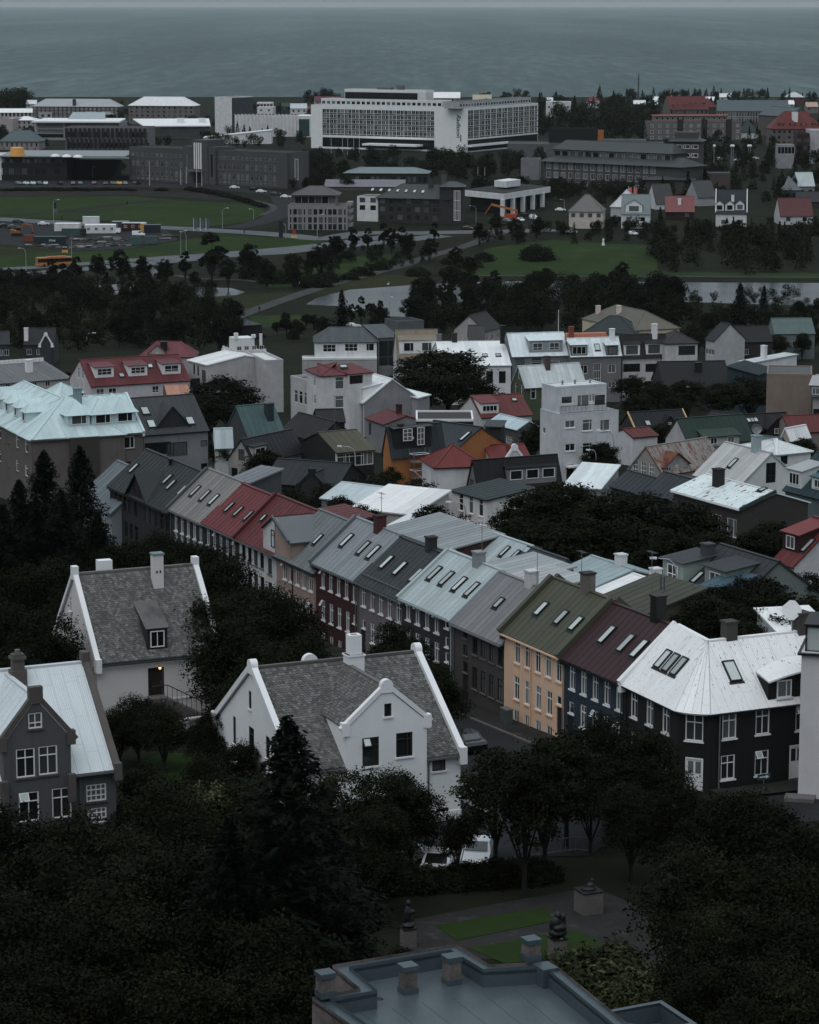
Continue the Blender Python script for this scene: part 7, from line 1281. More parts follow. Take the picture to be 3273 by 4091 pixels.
ribbon('park_path', [q[:2] for q in gp(f3(640, 1045), f3(900, 950), f3(1150, 860), f3(1450, 758), f3(1725, 682), f4(250, 832), f4(450, 782), f4(600, 725), f4(960, 622), f4(1200, 535), f4(1320, 495))], 5.0, GRAVEL, .12, 'grey path crossing the park beside the pond'); ribbon('park_path', [q[:2] for q in gp(f3(510, 928), f3(700, 935), f3(900, 942))], 2.2, GRAVEL, .13, 'thin path joining the park path'); ribbon('park_path', [q[:2] for q in gp(f4(940, 868), f4(1300, 868), f4(1760, 872), b3(900, 155), b3(1760, 160))], 2.5, GRAVEL, .13, 'thin path along the far pond bank')
ribbon('park_path', [q[:2] for q in gp(f3(-40, 655), f3(200, 650), f3(450, 678), f3(800, 690), f3(1050, 720))], 3, GRAVEL, .12, 'path below the main road trees')
patch('slope', [[q[:2] for q in gp(f2(1440, 740), f2(1500, 655), f2(1600, 640), f3(60, 560), f3(70, 645))]], ASPHL, .14, 'pale ramp under the footbridge')
patch('lawn', [[q[:2] for q in gp(b2(60, 140), b2(480, 50), b2(870, 15), b2(830, 60), b2(700, 110), b2(480, 165), b2(300, 205), b2(100, 215))]], GRASS, .05, 'park lawn above the path and pond'); patch('lawn', [[q[:2] for q in gp(b2(-10, 378), b2(350, 372), b2(330, 445), b2(40, 445))]], GRASS, .05, 'park lawn below the path'); patch('lawn', [[q[:2] for q in gp(b1(1310, 370), b1(1545, 372), b1(1500, 425), b1(1340, 428))]], GRASS, .05, 'little lawn beside the thin path'); patch('lawn', [[q[:2] for q in gp(b1(420, 425), b1(860, 430), b1(860, 470), b1(500, 465))]], GRASS, .05, 'lawn under the row of young trees')
patch('meadow', [[q[:2] for q in gp(f3(480, 880), f3(560, 830), f3(1000, 800), f3(1290, 790), f3(1150, 850), f3(920, 930), f3(500, 920))]], GRASS2, .04, 'rough meadow between the ponds'); patch('reed_bank', [[q[:2] for q in gp(f4(-400, 1010), f4(-250, 960), f4(0, 905), f4(250, 850), f4(600, 870), f4(600, 940), f4(0, 985), f4(-250, 1040))]], GRASS2, .06, 'yellowish reeds along the pond bank')
patch('park_field', [[q[:2] for q in gp(f4(930, 860), f4(950, 790), f4(1180, 705), f4(1150, 640), f4(1400, 590), f4(1760, 560), a3(700, 1000), a3(770, 1080), b3(780, 128), b3(1760, 138), b3(1760, 168), b3(0, 150))]], GRASS, .05, 'wide park field with young trees')
for q_, lb in ((gp(b2(320, 310), b2(380, 275), b2(480, 245), b2(620, 215), b2(930, 195), b2(1010, 205), b2(1010, 385), b2(800, 380), b2(700, 362), b2(590, 348), b2(560, 322), b2(440, 318)), 'small pond beside the path'), (gp(b2(880, 205), b2(1300, 180), b3(100, 180), b3(900, 188), b3(1760, 192), b3(1760, 330), b3(1000, 305), b3(700, 300), b3(300, 290), b2(1400, 300), b2(1000, 385)), 'long pond behind the tree belt'), (gp(b1(500, 228), b1(700, 212), b1(1100, 228), b1(1450, 236), b1(1540, 262), b1(1480, 282), b1(1300, 296), b1(1000, 280), b1(600, 275)), 'narrow pond behind the young trees')): patch('pond', [[q[:2] for q in q_]], POND, .03 if 'long' not in lb else .02, lb)
# ---------------- trees ----------------
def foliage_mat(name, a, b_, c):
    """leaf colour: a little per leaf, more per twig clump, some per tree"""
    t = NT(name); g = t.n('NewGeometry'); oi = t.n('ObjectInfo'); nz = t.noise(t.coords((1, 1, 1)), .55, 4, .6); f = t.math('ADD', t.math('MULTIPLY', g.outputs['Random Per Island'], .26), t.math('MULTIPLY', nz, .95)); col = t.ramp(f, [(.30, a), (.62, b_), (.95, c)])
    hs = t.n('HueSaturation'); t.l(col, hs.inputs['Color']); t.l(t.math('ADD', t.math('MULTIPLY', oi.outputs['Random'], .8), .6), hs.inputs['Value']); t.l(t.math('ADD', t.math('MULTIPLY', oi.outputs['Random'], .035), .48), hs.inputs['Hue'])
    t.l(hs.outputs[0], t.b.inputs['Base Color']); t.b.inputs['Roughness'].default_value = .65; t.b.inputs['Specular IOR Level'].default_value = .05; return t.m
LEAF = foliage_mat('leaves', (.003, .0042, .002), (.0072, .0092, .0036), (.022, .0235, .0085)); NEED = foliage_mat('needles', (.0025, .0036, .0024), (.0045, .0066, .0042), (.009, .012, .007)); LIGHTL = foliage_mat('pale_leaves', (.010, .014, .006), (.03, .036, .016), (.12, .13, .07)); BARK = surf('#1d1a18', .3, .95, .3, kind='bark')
def quads(P, N, s, asp, name, m):
    """leaf-sized kites at P facing N"""
    n = len(P); r = np.random.randn(n, 3); N = N / np.linalg.norm(N, axis=1, keepdims=True); u = np.cross(N, r); u /= np.linalg.norm(u, axis=1, keepdims=True); v = np.cross(N, u); s = s[:, None]
    vs_ = np.stack([P - u * s * asp, P - v * s * .55, P + u * s * asp, P + v * s * .55], 1).reshape(-1, 3).astype(np.float32)
    me = bpy.data.meshes.new(name); me.vertices.add(4 * n); me.vertices.foreach_set('co', vs_.ravel()); me.loops.add(4 * n); me.loops.foreach_set('vertex_index', np.arange(4 * n, dtype=np.int32)); me.polygons.add(n); me.polygons.foreach_set('loop_start', np.arange(0, 4 * n, 4, dtype=np.int32)); me.polygons.foreach_set('loop_total', np.full(n, 4, dtype=np.int32)); me.materials.append(m); me.update(calc_edges=True); me.validate(); return me
def broad(seed, nl, ls, R=3.9, z0=1.6, H=10., m=LEAF, lobes=7):
    rs = np.random.RandomState(seed); np.random.seed(seed); L = []
    for i in range(lobes):
        a = 6.28 * i / lobes + rs.uniform(-.5, .5); q = rs.uniform(.25, .62) * R; L.append((q * math.cos(a), q * math.sin(a), z0 + (H - z0) * rs.uniform(.30, .72), R * rs.uniform(.42, .66)))
    L.append((rs.uniform(-.6, .6), rs.uniform(-.6, .6), H - R * .62, R * .6)); L = np.array(L); per = 55; nc = nl // per; w = L[:, 3] ** 2; k = rs.choice(len(L), nc, p=w / w.sum()); d = rs.randn(nc, 3); d /= np.linalg.norm(d, axis=1, keepdims=True); d[:, 2] = np.where(d[:, 2] < -.45, -d[:, 2], d[:, 2])
    C = L[k, :3] + d * L[k, 3:4] * rs.uniform(.72, 1.08, (nc, 1)); C[:, 2] = np.clip(C[:, 2], z0 * .7, H)
    P = np.repeat(C, per, 0) + rs.randn(nc * per, 3) * np.array([.40, .40, .26]) * (R / 3.9); out = np.repeat(d, per, 0); N = out * .7 + rs.randn(nc * per, 3) * .75 + np.array([0, 0, .55]); crown = quads(P, N, ls * rs.uniform(.6, 1.3, nc * per), .95, 'crown', m)
    b = MB(); b.tube([(0, 0, -.6), (.05, .0, z0 * .7), (.1, .05, H * .45), (0, 0, H * .8)], [.26, .2, .13, .03], 7)
    for i in range(lobes): x, y, z, r = L[i]; b.tube([(0.05, 0, z0 * .6 + .3 * (i % 3)), (x * .5, y * .5, (z0 + z) * .5), (x * .95, y * .95, z + r * .3)], [.12, .08, .025], 5)
    return crown, b.mesh('trunk', BARK)
def spruce(seed, nb, per, ls, R=4.3, H=14., m=NEED):
    rs = np.random.RandomState(seed); np.random.seed(seed); P, N = [], []
    for i in range(nb):
        t = (i + rs.rand()) / nb; z = .4 + (H - .5) * t; r = R * (1 - t) ** .8 * rs.uniform(.5, 1.18) + .15; a = i * 2.4 + rs.uniform(-.4, .4); k = max(4, int(per * (r / R + .15))); q = rs.uniform(.12, 1, k) ** .8; x = q * r; sp_ = rs.randn(k) * .16 * (r * .6 + .3) * (1.15 - q * .6); zz = z - .28 * x + .10 * x * x / max(r, .3) + rs.randn(k) * .12
        P.append(np.stack([x * math.cos(a) - sp_ * math.sin(a), x * math.sin(a) + sp_ * math.cos(a), zz], 1)); N.append(np.stack([np.full(k, .25 * math.cos(a)), np.full(k, .25 * math.sin(a)), np.full(k, .9)], 1) + rs.randn(k, 3) * .45)
    P = np.concatenate(P); N = np.concatenate(N); crown = quads(P, N, ls * rs.uniform(.6, 1.3, len(P)), 1.5, 'crown', m); return crown, MB().tube([(0, 0, -.6), (0, 0, H * .5), (0, 0, H * .97)], [.28, .16, .02], 7).mesh('trunk', BARK)
def bush(seed, nl, ls, R=2., H=2.6, m=LEAF):
    rs = np.random.RandomState(seed); np.random.seed(seed); d = rs.randn(nl // 25, 3); d /= np.linalg.norm(d, axis=1, keepdims=True); d[:, 2] = abs(d[:, 2]); C = d * np.array([R, R, H]) * rs.uniform(.7, 1.02, (len(d), 1)) * .9; P = np.repeat(C, 25, 0) + rs.randn(len(C) * 25, 3) * .2; N = np.repeat(d, 25, 0) + rs.randn(len(P), 3) * .6 + np.array([0, 0, .3])
    return quads(P, N, ls * rs.uniform(.6, 1.3, len(P)), .95, 'crown', m), MB().tube([(0, 0, -.3), (.1, .1, H * .6)], [.1, .03], 5).tube([(0, 0, -.2), (-.3, .2, H * .5)], [.07, .02], 5).mesh('trunk', BARK)
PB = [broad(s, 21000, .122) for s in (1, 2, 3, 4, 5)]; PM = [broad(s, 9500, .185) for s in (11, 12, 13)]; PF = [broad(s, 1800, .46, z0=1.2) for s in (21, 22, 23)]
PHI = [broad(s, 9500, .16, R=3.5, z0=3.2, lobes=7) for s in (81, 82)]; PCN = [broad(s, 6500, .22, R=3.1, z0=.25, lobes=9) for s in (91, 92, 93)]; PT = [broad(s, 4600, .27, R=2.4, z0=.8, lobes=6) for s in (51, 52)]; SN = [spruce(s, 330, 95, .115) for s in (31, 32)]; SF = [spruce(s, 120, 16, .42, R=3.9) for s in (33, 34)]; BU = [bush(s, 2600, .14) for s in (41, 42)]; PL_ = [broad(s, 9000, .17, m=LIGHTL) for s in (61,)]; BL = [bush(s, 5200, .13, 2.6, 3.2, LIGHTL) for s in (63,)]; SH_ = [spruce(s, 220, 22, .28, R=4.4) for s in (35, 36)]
KIND = {'c': (PCN, 10., 'park_tree', 'low branched park tree'), 'h': (PHI, 10., 'broadleaf_tree', 'broadleaf tree'), 'b': (PB, 10., 'broadleaf_tree', 'broadleaf tree'), 'm': (PM, 10., 'broadleaf_tree', 'broadleaf tree'), 'f': (PF, 10., 'broadleaf_tree', 'broadleaf tree'), 't': (PT, 10., 'slender_tree', 'slender upright tree'), 's': (SN, 14., 'spruce_tree', 'dark spruce'), 'p': (SF, 14., 'spruce_tree', 'dark spruce'), 'q': (SH_, 14., 'spruce_tree', 'dark spruce'), 'u': (BU, 2.6, 'bush', 'rounded bush'), 'l': (PL_, 10., 'broadleaf_tree', 'pale leaved tree'), 'v': (BL, 3.2, 'bush', 'pale leaved bush')}
TREES = []
def plant(k, pos, H, wd=1.):
    pr, h0, name, word = KIND[k]; cr, tr = random.choice(pr); s = H / h0; e = empty(name, (pos[0], pos[1], T(pos[1]) - .05), random.uniform(0, 6.28)); w = s * wd * random.uniform(.92, 1.08); e.scale = (w, w, s); ob('trunk', tr, e); ob('crown', cr, e); TREES.append((e, word, H, pos[0], pos[1])); return e
def tp(k, x, y, H, wd=1.):
    if k == 'm' and y > 700: wd *= 1.22
    p = atg((x * 1.89739, y * 1.89739), H); return plant(k, p, H, wd)          # top of the crown at (x,y) of the 1725 px wide picture
def strew(k, n, x0, x1, y0, y1, h0, h1, wd=1.):                                                   # feet scattered over a piece of ground
    for i in range(n): p = atg((random.uniform(x0, x1) * 1.89739, random.uniform(y0, y1) * 1.89739)); plant(random.choice(k), p, random.uniform(h0, h1), wd)
for a in ((605, 1512, 17, 1.3), (480, 1720, 13, 1.25), (690, 1700, 11, 1.25), (92, 948, 15, 1.15), (168, 938, 15.5, 1.0), (40, 1010, 13, 1.2), (128, 1030, 13, 1.2), (5, 1060, 12, 1.2), (205, 1075, 11, 1.2), (75, 1060, 12, 1.2)): tp('s', *a)
for a in ((30, 1700, 9), (150, 1705, 8.5), (255, 1735, 8), (345, 1650, 8), (90, 1790, 9.5), (230, 1830, 9), (380, 1790, 9), (20, 1870, 9), (140, 1920, 9), (300, 1930, 9), (560, 1790, 10), (640, 1830, 9), (450, 1900, 9), (570, 1930, 9), (60, 2010, 9), (190, 2040, 8), (330, 2050, 8), (470, 2040, 8), (600, 2060, 8), (30, 2110, 8), 
          (735, 1622, 8), (825, 1615, 6.5), (865, 1650, 5.5), (790, 1690, 7), (1290, 1508, 7.5), (1365, 1545, 7), (1245, 1600, 6), (1330, 1650, 6), (1425, 1640, 7), (1530, 1675, 8), (1625, 1700, 8), (1710, 1735, 8), (1490, 1780, 8.5), (1590, 1800, 8.5), (1690, 1830, 8.5), (1500, 1900, 7), (1550, 1910, 8), (1660, 1930, 8), (1500, 2010, 7), (1610, 2030, 7.5), (1710, 2040, 8), (1560, 2100, 7),
          (60, 1085, 9), (130, 1105, 9), (200, 1135, 8), (15, 1125, 9), (100, 1170, 9), (170, 1200, 9), (225, 1240, 8), (280, 1140, 8), (340, 1128, 8), (420, 1145, 8.5), (485, 1180, 9), (540, 1235, 9), (600, 1262, 8.5), (645, 1330, 8), (500, 1305, 9), (560, 1362, 8), (455, 1262, 9), (60, 1185, 9), (15, 1265, 9), (95, 1290, 9), (20, 1360, 9), (240, 1150, 8), (390, 1180, 8), (600, 1420, 7), (510, 1410, 7), (835, 1305, 7), (880, 1345, 6), (800, 1360, 6), (920, 1400, 6), (290, 1462, 5), (345, 1480, 5), (250, 1490, 4.5), (450, 1500, 5.5), (430, 1590, 6), (300, 1620, 6), (505, 1560, 5), (480, 1640, 7), (395, 1640, 7), (570, 1630, 8)): tp('b', *a)
for a in ((480, 792, 9.5, 1.5), (440, 830, 7.5, 1.4), (945, 737, 12, 1.7), (885, 775, 10, 1.5), (1000, 790, 9, 1.3), (130, 782, 6), (255, 800, 6), (285, 812, 5), (580, 918, 6.5, 1.2), (545, 945, 6), (460, 925, 5), (620, 940, 5.5), (820, 985, 5.5, .8), (870, 1010, 6.5), (790, 1000, 6), (720, 1045, 5), (762, 1062, 5), (690, 1020, 5), (1150, 882, 6.5), (1120, 905, 5.5), (1266, 932, 6.5), (1330, 790, 7), (1390, 805, 7, 1.2), (1450, 800, 7, 1.2), (1515, 805, 7, 1.2), (1580, 795, 8, 1.2), (1420, 835, 6), (1345, 830, 5.5), (1390, 892, 5), (1520, 985, 4), (1120, 1035, 8), (1195, 1015, 8.5, 1.1), (1290, 1035, 8.5, 1.1), (1375, 1040, 8.5, 1.1), (1450, 1060, 8), (1240, 1085, 8, 1.1), (1340, 1090, 8, 1.1), (1420, 1110, 8), (1495, 1120, 7), (1150, 1090, 7),
          (905, 1062, 6.5), (955, 1085, 6), (925, 1110, 5), (1620, 1095, 7), (1588, 1118, 7), (1540, 1225, 6.5), (1592, 1215, 6.5), (1640, 1235, 6.5), (1495, 1252, 6), (1560, 1270, 6), (1600, 1285, 6), (1665, 1295, 6), (1690, 922, 5), (1712, 1205, 6), (1680, 945, 4.5), (1700, 1290, 5), (1085, 1090, 6), (1472, 694, 6), (1505, 705, 6), (1545, 698, 6.5), (1590, 702, 6), (1640, 705, 6), (1690, 700, 6.5), (1715, 688, 6.5), (1610, 690, 6), (1400, 690, 6), (1360, 700, 6), (560, 1020, 6), (620, 1030, 5.5), (655, 1050, 5), (730, 1090, 4)): tp('m', *a)
for a in ((1045, 1585, 7.5), (1105, 1612, 8), (1150, 1590, 7.5), (1195, 1540, 7.5), (965, 1715, 4.6, .8)): tp('h', *a)
tp('l', 385, 1850, 7); tp('l', 430, 1650, 7); tp('v', 1275, 1975, 3.6, 1.2); tp('v', 1215, 2010, 3.0, 1.2); tp('v', 1340, 2030, 3.0); tp('u', 850, 1990, 1.6); tp('v', 1180, 2000, 2.4)
# hedge and shrubs round the garden
for i in range(16): p = atg((h2(560 + i * 66, 0)[0], h2(0, 330 - i * 5 + 70)[1])); plant('u', p, random.uniform(1.3, 1.8), 1.3)
# park: single trees
for a in ((205, 535, 9), (255, 525, 11), (300, 540, 9), (345, 545, 9), (480, 545, 9), (530, 512, 11, 1.1), (562, 545, 9), (618, 545, 9), (675, 512, 11, 1.1), (705, 495, 9, 1.1), (655, 530, 8), (1090, 460, 9), (1130, 455, 8), (860, 490, 8), (905, 500, 8), (960, 520, 8), (990, 540, 7), (1010, 470, 8), (1045, 450, 8)): tp('c', *a)
for a in ((445, 492, 15, 1.2), (745, 482, 8), (775, 480, 8), (808, 470, 9), (825, 480, 9), (845, 478, 8), (700, 500, 8), (915, 470, 7), (110, 545, 8), (160, 540, 8), (390, 530, 9)): tp('t', *a)
for a in ((720, 610, 13, 1.0), (1560, 595, 15, 1.1), (1130, 590, 8), (1610, 600, 8)): tp('q', *a)
for a in ((1132, 512, 5.5, 1.6), (985, 540, 3.5, 2), (950, 560, 3, 2), (1020, 530, 3, 1.8), (540, 560, 4, 2), (580, 568, 4, 2), (660, 575, 4, 2), (690, 570, 3.5, 1.8), (880, 560, 3, 2), (760, 560, 3, 2), (800, 548, 3, 1.8), (735, 572, 2.5, 2), (620, 480 + 95, 3, 1.6), (945, 540, 2.5, 1.5)): tp('u', *a)
strew('tcc', 20, 0, 440, 600, 640, 5, 7.5); strew('mcq', 22, 0, 470, 660, 745, 6, 9); strew('m', 8, 430, 500, 690, 740, 6, 9); strew('t', 14, 150, 380, 655, 672, 7, 8.5)
strew('mct', 20, 865, 1130, 620, 700, 6.5, 9.5); strew('mcc', 22, 1080, 1420, 610, 690, 6, 9); strew('mm', 14, 1240, 1440, 650, 720, 7, 11); strew('mm', 14, 1440, 1725, 672, 722, 4, 6.5); strew('mq', 4, 1430, 1725, 690, 720, 6, 8); strew('m', 5, 780, 880, 668, 700, 3.5, 5); strew('m', 8, 560, 720, 690, 720, 3, 5); strew('u', 12, 450, 900, 660, 720, 1.6, 3)
for a in ((760, 625, 8, .8), (800, 632, 7, .7), (740, 640, 6, .8), (880, 590, 10), (900, 600, 10)): tp('t', *a)
# woods beyond the park and the back of the tree belts: one mass
def low(seed, n, R, z0, con): 
    rs = np.random.RandomState(seed); d = rs.randn(n, 3); d /= np.linalg.norm(d, axis=1, keepdims=True)
    if con: t = rs.rand(n) ** 1.4; a = rs.rand(n) * 6.28; r = R * (1 - t) * rs.uniform(.5, 1.05, n); P = np.stack([r * np.cos(a), r * np.sin(a), .5 + 9.5 * t], 1); d = np.stack([np.cos(a), np.sin(a), np.full(n, .6)], 1)
    else:
        k = rs.randint(0, 6, n); C = np.stack([R * .5 * np.cos(k * 1.05 + seed), R * .5 * np.sin(k * 1.05 + seed), 4.4 + 2.2 * np.sin(k * 2.3 + seed)], 1); P = C + d * R * .52 * rs.uniform(.6, 1.08, (n, 1)); P[:, 2] = np.clip(P[:, 2], z0, 10)
    return P, d + rs.randn(n, 3) * .6 + np.array([0, 0, .4])
LOW = {'f': [low(71, 620, 4.0, .8, 0), low(72, 620, 4.0, .8, 0), low(73, 560, 3.2, .8, 0)], 'p': [low(74, 420, 2.9, .5, 1), low(75, 420, 2.6, .5, 1)]}
WP, WN, WS = [], [], []
def wood(k, n, x0, x1, y0, y1, h0, h1, near=0.):
    for i in range(n):
        p = atg((random.uniform(x0, x1) * 1.89739, random.uniform(y0, y1) * 1.89739)); H = random.uniform(h0, h1) / 10; P, N = random.choice(LOW[random.choice(k)]); a = random.uniform(0, 6.28); c, s_ = math.cos(a), math.sin(a); M_ = np.array([[c, -s_, 0], [s_, c, 0], [0, 0, 1]]); Q = (P @ M_.T) * H; Q += np.array([p.x, p.y, T(p.y)]); WP.append(Q); WN.append(N @ M_.T); WS.append(np.full(len(P), (.46 if p.y > 900 else .40) * H))
wood('f', 110, 0, 450, 608, 655, 4, 6.5); wood('f', 80, 0, 470, 655, 745, 5, 8); wood('f', 24, 0, 170, 590, 612, 4, 6); wood('f', 70, 885, 1130, 625, 705, 5, 8.5); wood('f', 80, 1080, 1430, 610, 700, 5, 8.5); wood('f', 16, 1440, 1725, 625, 650, 3.5, 5); wood('fp', 36, 1240, 1440, 640, 715, 6, 9); wood('f', 50, 1440, 1725, 668, 725, 4, 6)
wood('ffp', 26, 1010, 1600, 486, 520, 4, 6); wood('fp', 60, 1370, 1725, 495, 580, 7, 11); wood('f', 14, 1150, 1380, 480, 496, 4, 6); wood('fp', 44, 1380, 1725, 335, 425, 7, 11); wood('f', 16, 1000, 1200, 400, 430, 6, 8); wood('f', 44, 650, 1100, 350, 385, 8, 11); wood('f', 18, 620, 760, 372, 402, 5, 8); wood('f', 14, 1080, 1200, 330, 380, 7, 10)
wood('ffp', 80, 1135, 1380, 228, 300, 12, 17); wood('fp', 34, 1250, 1725, 205, 235, 8, 13); wood('fp', 34, 1400, 1725, 196, 212, 7, 11); wood('f', 16, 0, 60, 215, 235, 12, 17); wood('f', 40, 60, 660, 225, 290, 7, 11); wood('f', 16, 640, 720, 200, 225, 8, 12); wood('f', 16, 1010, 1130, 200, 225, 8, 11); wood('fp', 10, 480, 600, 285, 300, 7, 10); wood('f', 20, 0, 260, 340, 362, 3, 5); wood('f', 14, 0, 110, 270, 310, 6, 9); wood('fp', 24, 1480, 1725, 280, 350, 8, 11)
wood('f', 46, 440, 720, 548, 588, 2.5, 5); wood('f', 34, 700, 900, 528, 572, 2.5, 4.5); wood('f', 30, 1010, 1190, 395, 425, 5, 8); wood('fp', 50, 1190, 1725, 398, 430, 5, 7); wood('f', 26, 1400, 1560, 300, 390, 6, 9); wood('f', 14, 1160, 1360, 400, 415, 5, 7); wood('fp', 20, 1200, 1725, 472, 486, 3.5, 5); wood('f', 24, 230, 640, 290, 312, 5, 8); wood('f', 30, 640, 1100, 330, 352, 6, 9); wood('f', 20, 600, 700, 375, 400, 4, 6)
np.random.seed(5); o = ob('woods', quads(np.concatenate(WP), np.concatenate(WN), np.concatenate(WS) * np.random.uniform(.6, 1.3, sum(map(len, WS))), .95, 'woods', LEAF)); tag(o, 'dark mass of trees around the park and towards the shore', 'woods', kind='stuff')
# hedges round the university lawn
for i in range(22): p = atg(a1(30 + i * 40 + (140 if i > 20 else 0), 724 + random.uniform(-3, 3))); plant('u', p, random.uniform(1.1, 1.6), 2.6)
for i in range(18): p = atg(a1(1190 + i * 27, 720 + i * 3.2 + (i * i * .18))); plant('u', p, random.uniform(1.3, 1.9), 2.4)
# ---------------- cars, lamps, yard, statues and other small things ----------------
def paint(h): 
    k = ('paint', h)
    if k not in MC:
        t = NT('car_paint_' + h); c = alb(h, .45, .1); t.b.inputs['Base Color'].default_value = (*c, 1); t.b.inputs['Roughness'].default_value = .25; t.b.inputs['Coat Weight'].default_value = .6; MC[k] = t.m
    return MC[k]
TYRE = surf('#141414', .3, .9, .1, kind='rubber')
CARM = {}
def car_meshes(van):
    if van in CARM: return CARM[van]
    L_, W_, b = (4.7, 1.85, MB()) if van else (4.3, 1.75, MB())
    prof = [(-2.3, .35), (-2.35, 1.0), (-2.3, 1.85), (.7, 1.9), (1.35, 1.15), (2.2, .95), (2.35, .6), (2.3, .35)] if van else [(-2.1, .35), (-2.15, .75), (-2.0, .95), (-1.55, 1.0), (-1.1, 1.42), (.15, 1.45), (.95, .98), (1.9, .85), (2.12, .6), (2.1, .35)]
    def side(y, sc): return [(x, y * (sc if z > 1.05 else 1), z) for x, z in prof]
    A, B_ = side(-W_ / 2, .84), side(W_ / 2, .84); n = len(prof)
    b.poly(A[::-1][::-1]); b.poly(B_[::-1])
    for i in range(n): j = (i + 1) % n; b.poly([A[j], A[i], B_[i], B_[j]])
    g = MB(); y = W_ / 2 * .90
    if van: gl = [[(.75, 1.82), (1.3, 1.2)]]; g.slab([(1.30, -.7, 1.24), (1.30, .7, 1.24), (.78, .66, 1.80), (.78, -.66, 1.80)], .03); sq = [(-.1, 1.2, .9, 1.7)]
    else: g.slab([(.92, -.68, 1.03), (.92, .68, 1.03), (.2, .62, 1.40), (.2, -.62, 1.40)], .03); g.slab([(-1.5, .66, 1.05), (-1.5, -.66, 1.05), (-1.12, -.6, 1.38), (-1.12, .6, 1.38)], .03); sq = [(-1.05, 1.05, -.35, 1.36), (-.28, 1.05, .45, 1.36)]
    for x0, z0, x1, z1 in sq:
        for sd in (-1, 1):
            P = [(x0, sd * y, z0), (x1, sd * y, z0), (x1 - .12, sd * y * .93, z1), (x0 + .05, sd * y * .93, z1)]; g.slab(P if sd < 0 else P[::-1], .03)
    w = MB(); w.lathe([(.1, -.1), (.31, -.1), (.31, .1), (.1, .1)], 12); hd = MB().box(-.02, .03, -.16, .16, -.07, .07)
    CARM[van] = (b, g.mesh('car_glass', PANE), w.mesh('wheel', TYRE), hd.mesh('headlight', WHITE), L_); return CARM[van]
BODY = {}
def car(px, ang, hexc, label, van=False, h=0.):
    p = atg(px, h); b, g, w, hd, L_ = car_meshes(van); k = (van, hexc)
    if k not in BODY: BODY[k] = b.mesh('body', paint(hexc))
    e = tag(empty('parked_van' if van else 'parked_car', (p.x, p.y, T(p.y) + .06), math.radians(ang)), label, 'van' if van else 'car', 'parked cars and vans'); bo = ob('body', BODY[k], e); ob('windows', g, e)
    for x in (-1.35, 1.35):
        for y in (-.8, .8): ob('wheel', w, e, Matrix.Translation((x, y, .32)) @ Matrix.Rotation(math.pi / 2, 4, 'X'))
    for y in (-.6, .6): ob('headlight', hd, e, Matrix.Translation((2.1 if not van else 2.32, y, .7)))
    return e
CN = {'#9aa0a3': 'white', '#5c6164': 'silver grey', '#1c1e20': 'dark', '#5e1c1f': 'red', '#b08a2a': 'yellow', '#4a5040': 'olive', '#39434c': 'blue-grey', '#391a1c': 'dark red'}
row = ['#5c6164', '#9aa0a3', '#9aa0a3', '#39434c', '#9aa0a3', '#1c1e20', '#39434c', '#5c6164', '#5e1c1f', '#1c1e20', '#5c6164', '#b08a2a', '#5c6164', '#391a1c']
ORD = ['first', 'second', 'third', 'fourth', 'fifth', 'sixth', 'seventh', 'eighth', 'ninth', 'tenth', 'eleventh', 'twelfth', 'thirteenth', 'fourteenth', 'fifteenth', 'sixteenth']
for i, (x, c) in enumerate(zip((215, 295, 375, 450, 525, 690, 840, 915, 1085, 1215, 1290, 1360, 1435, 1570), row)): car(f1(x, 1172), random.uniform(60, 120) * (1 if i % 3 else -1), c, '%s car, %s from the left in the row before the dark glass building' % (CN[c], ORD[i]))
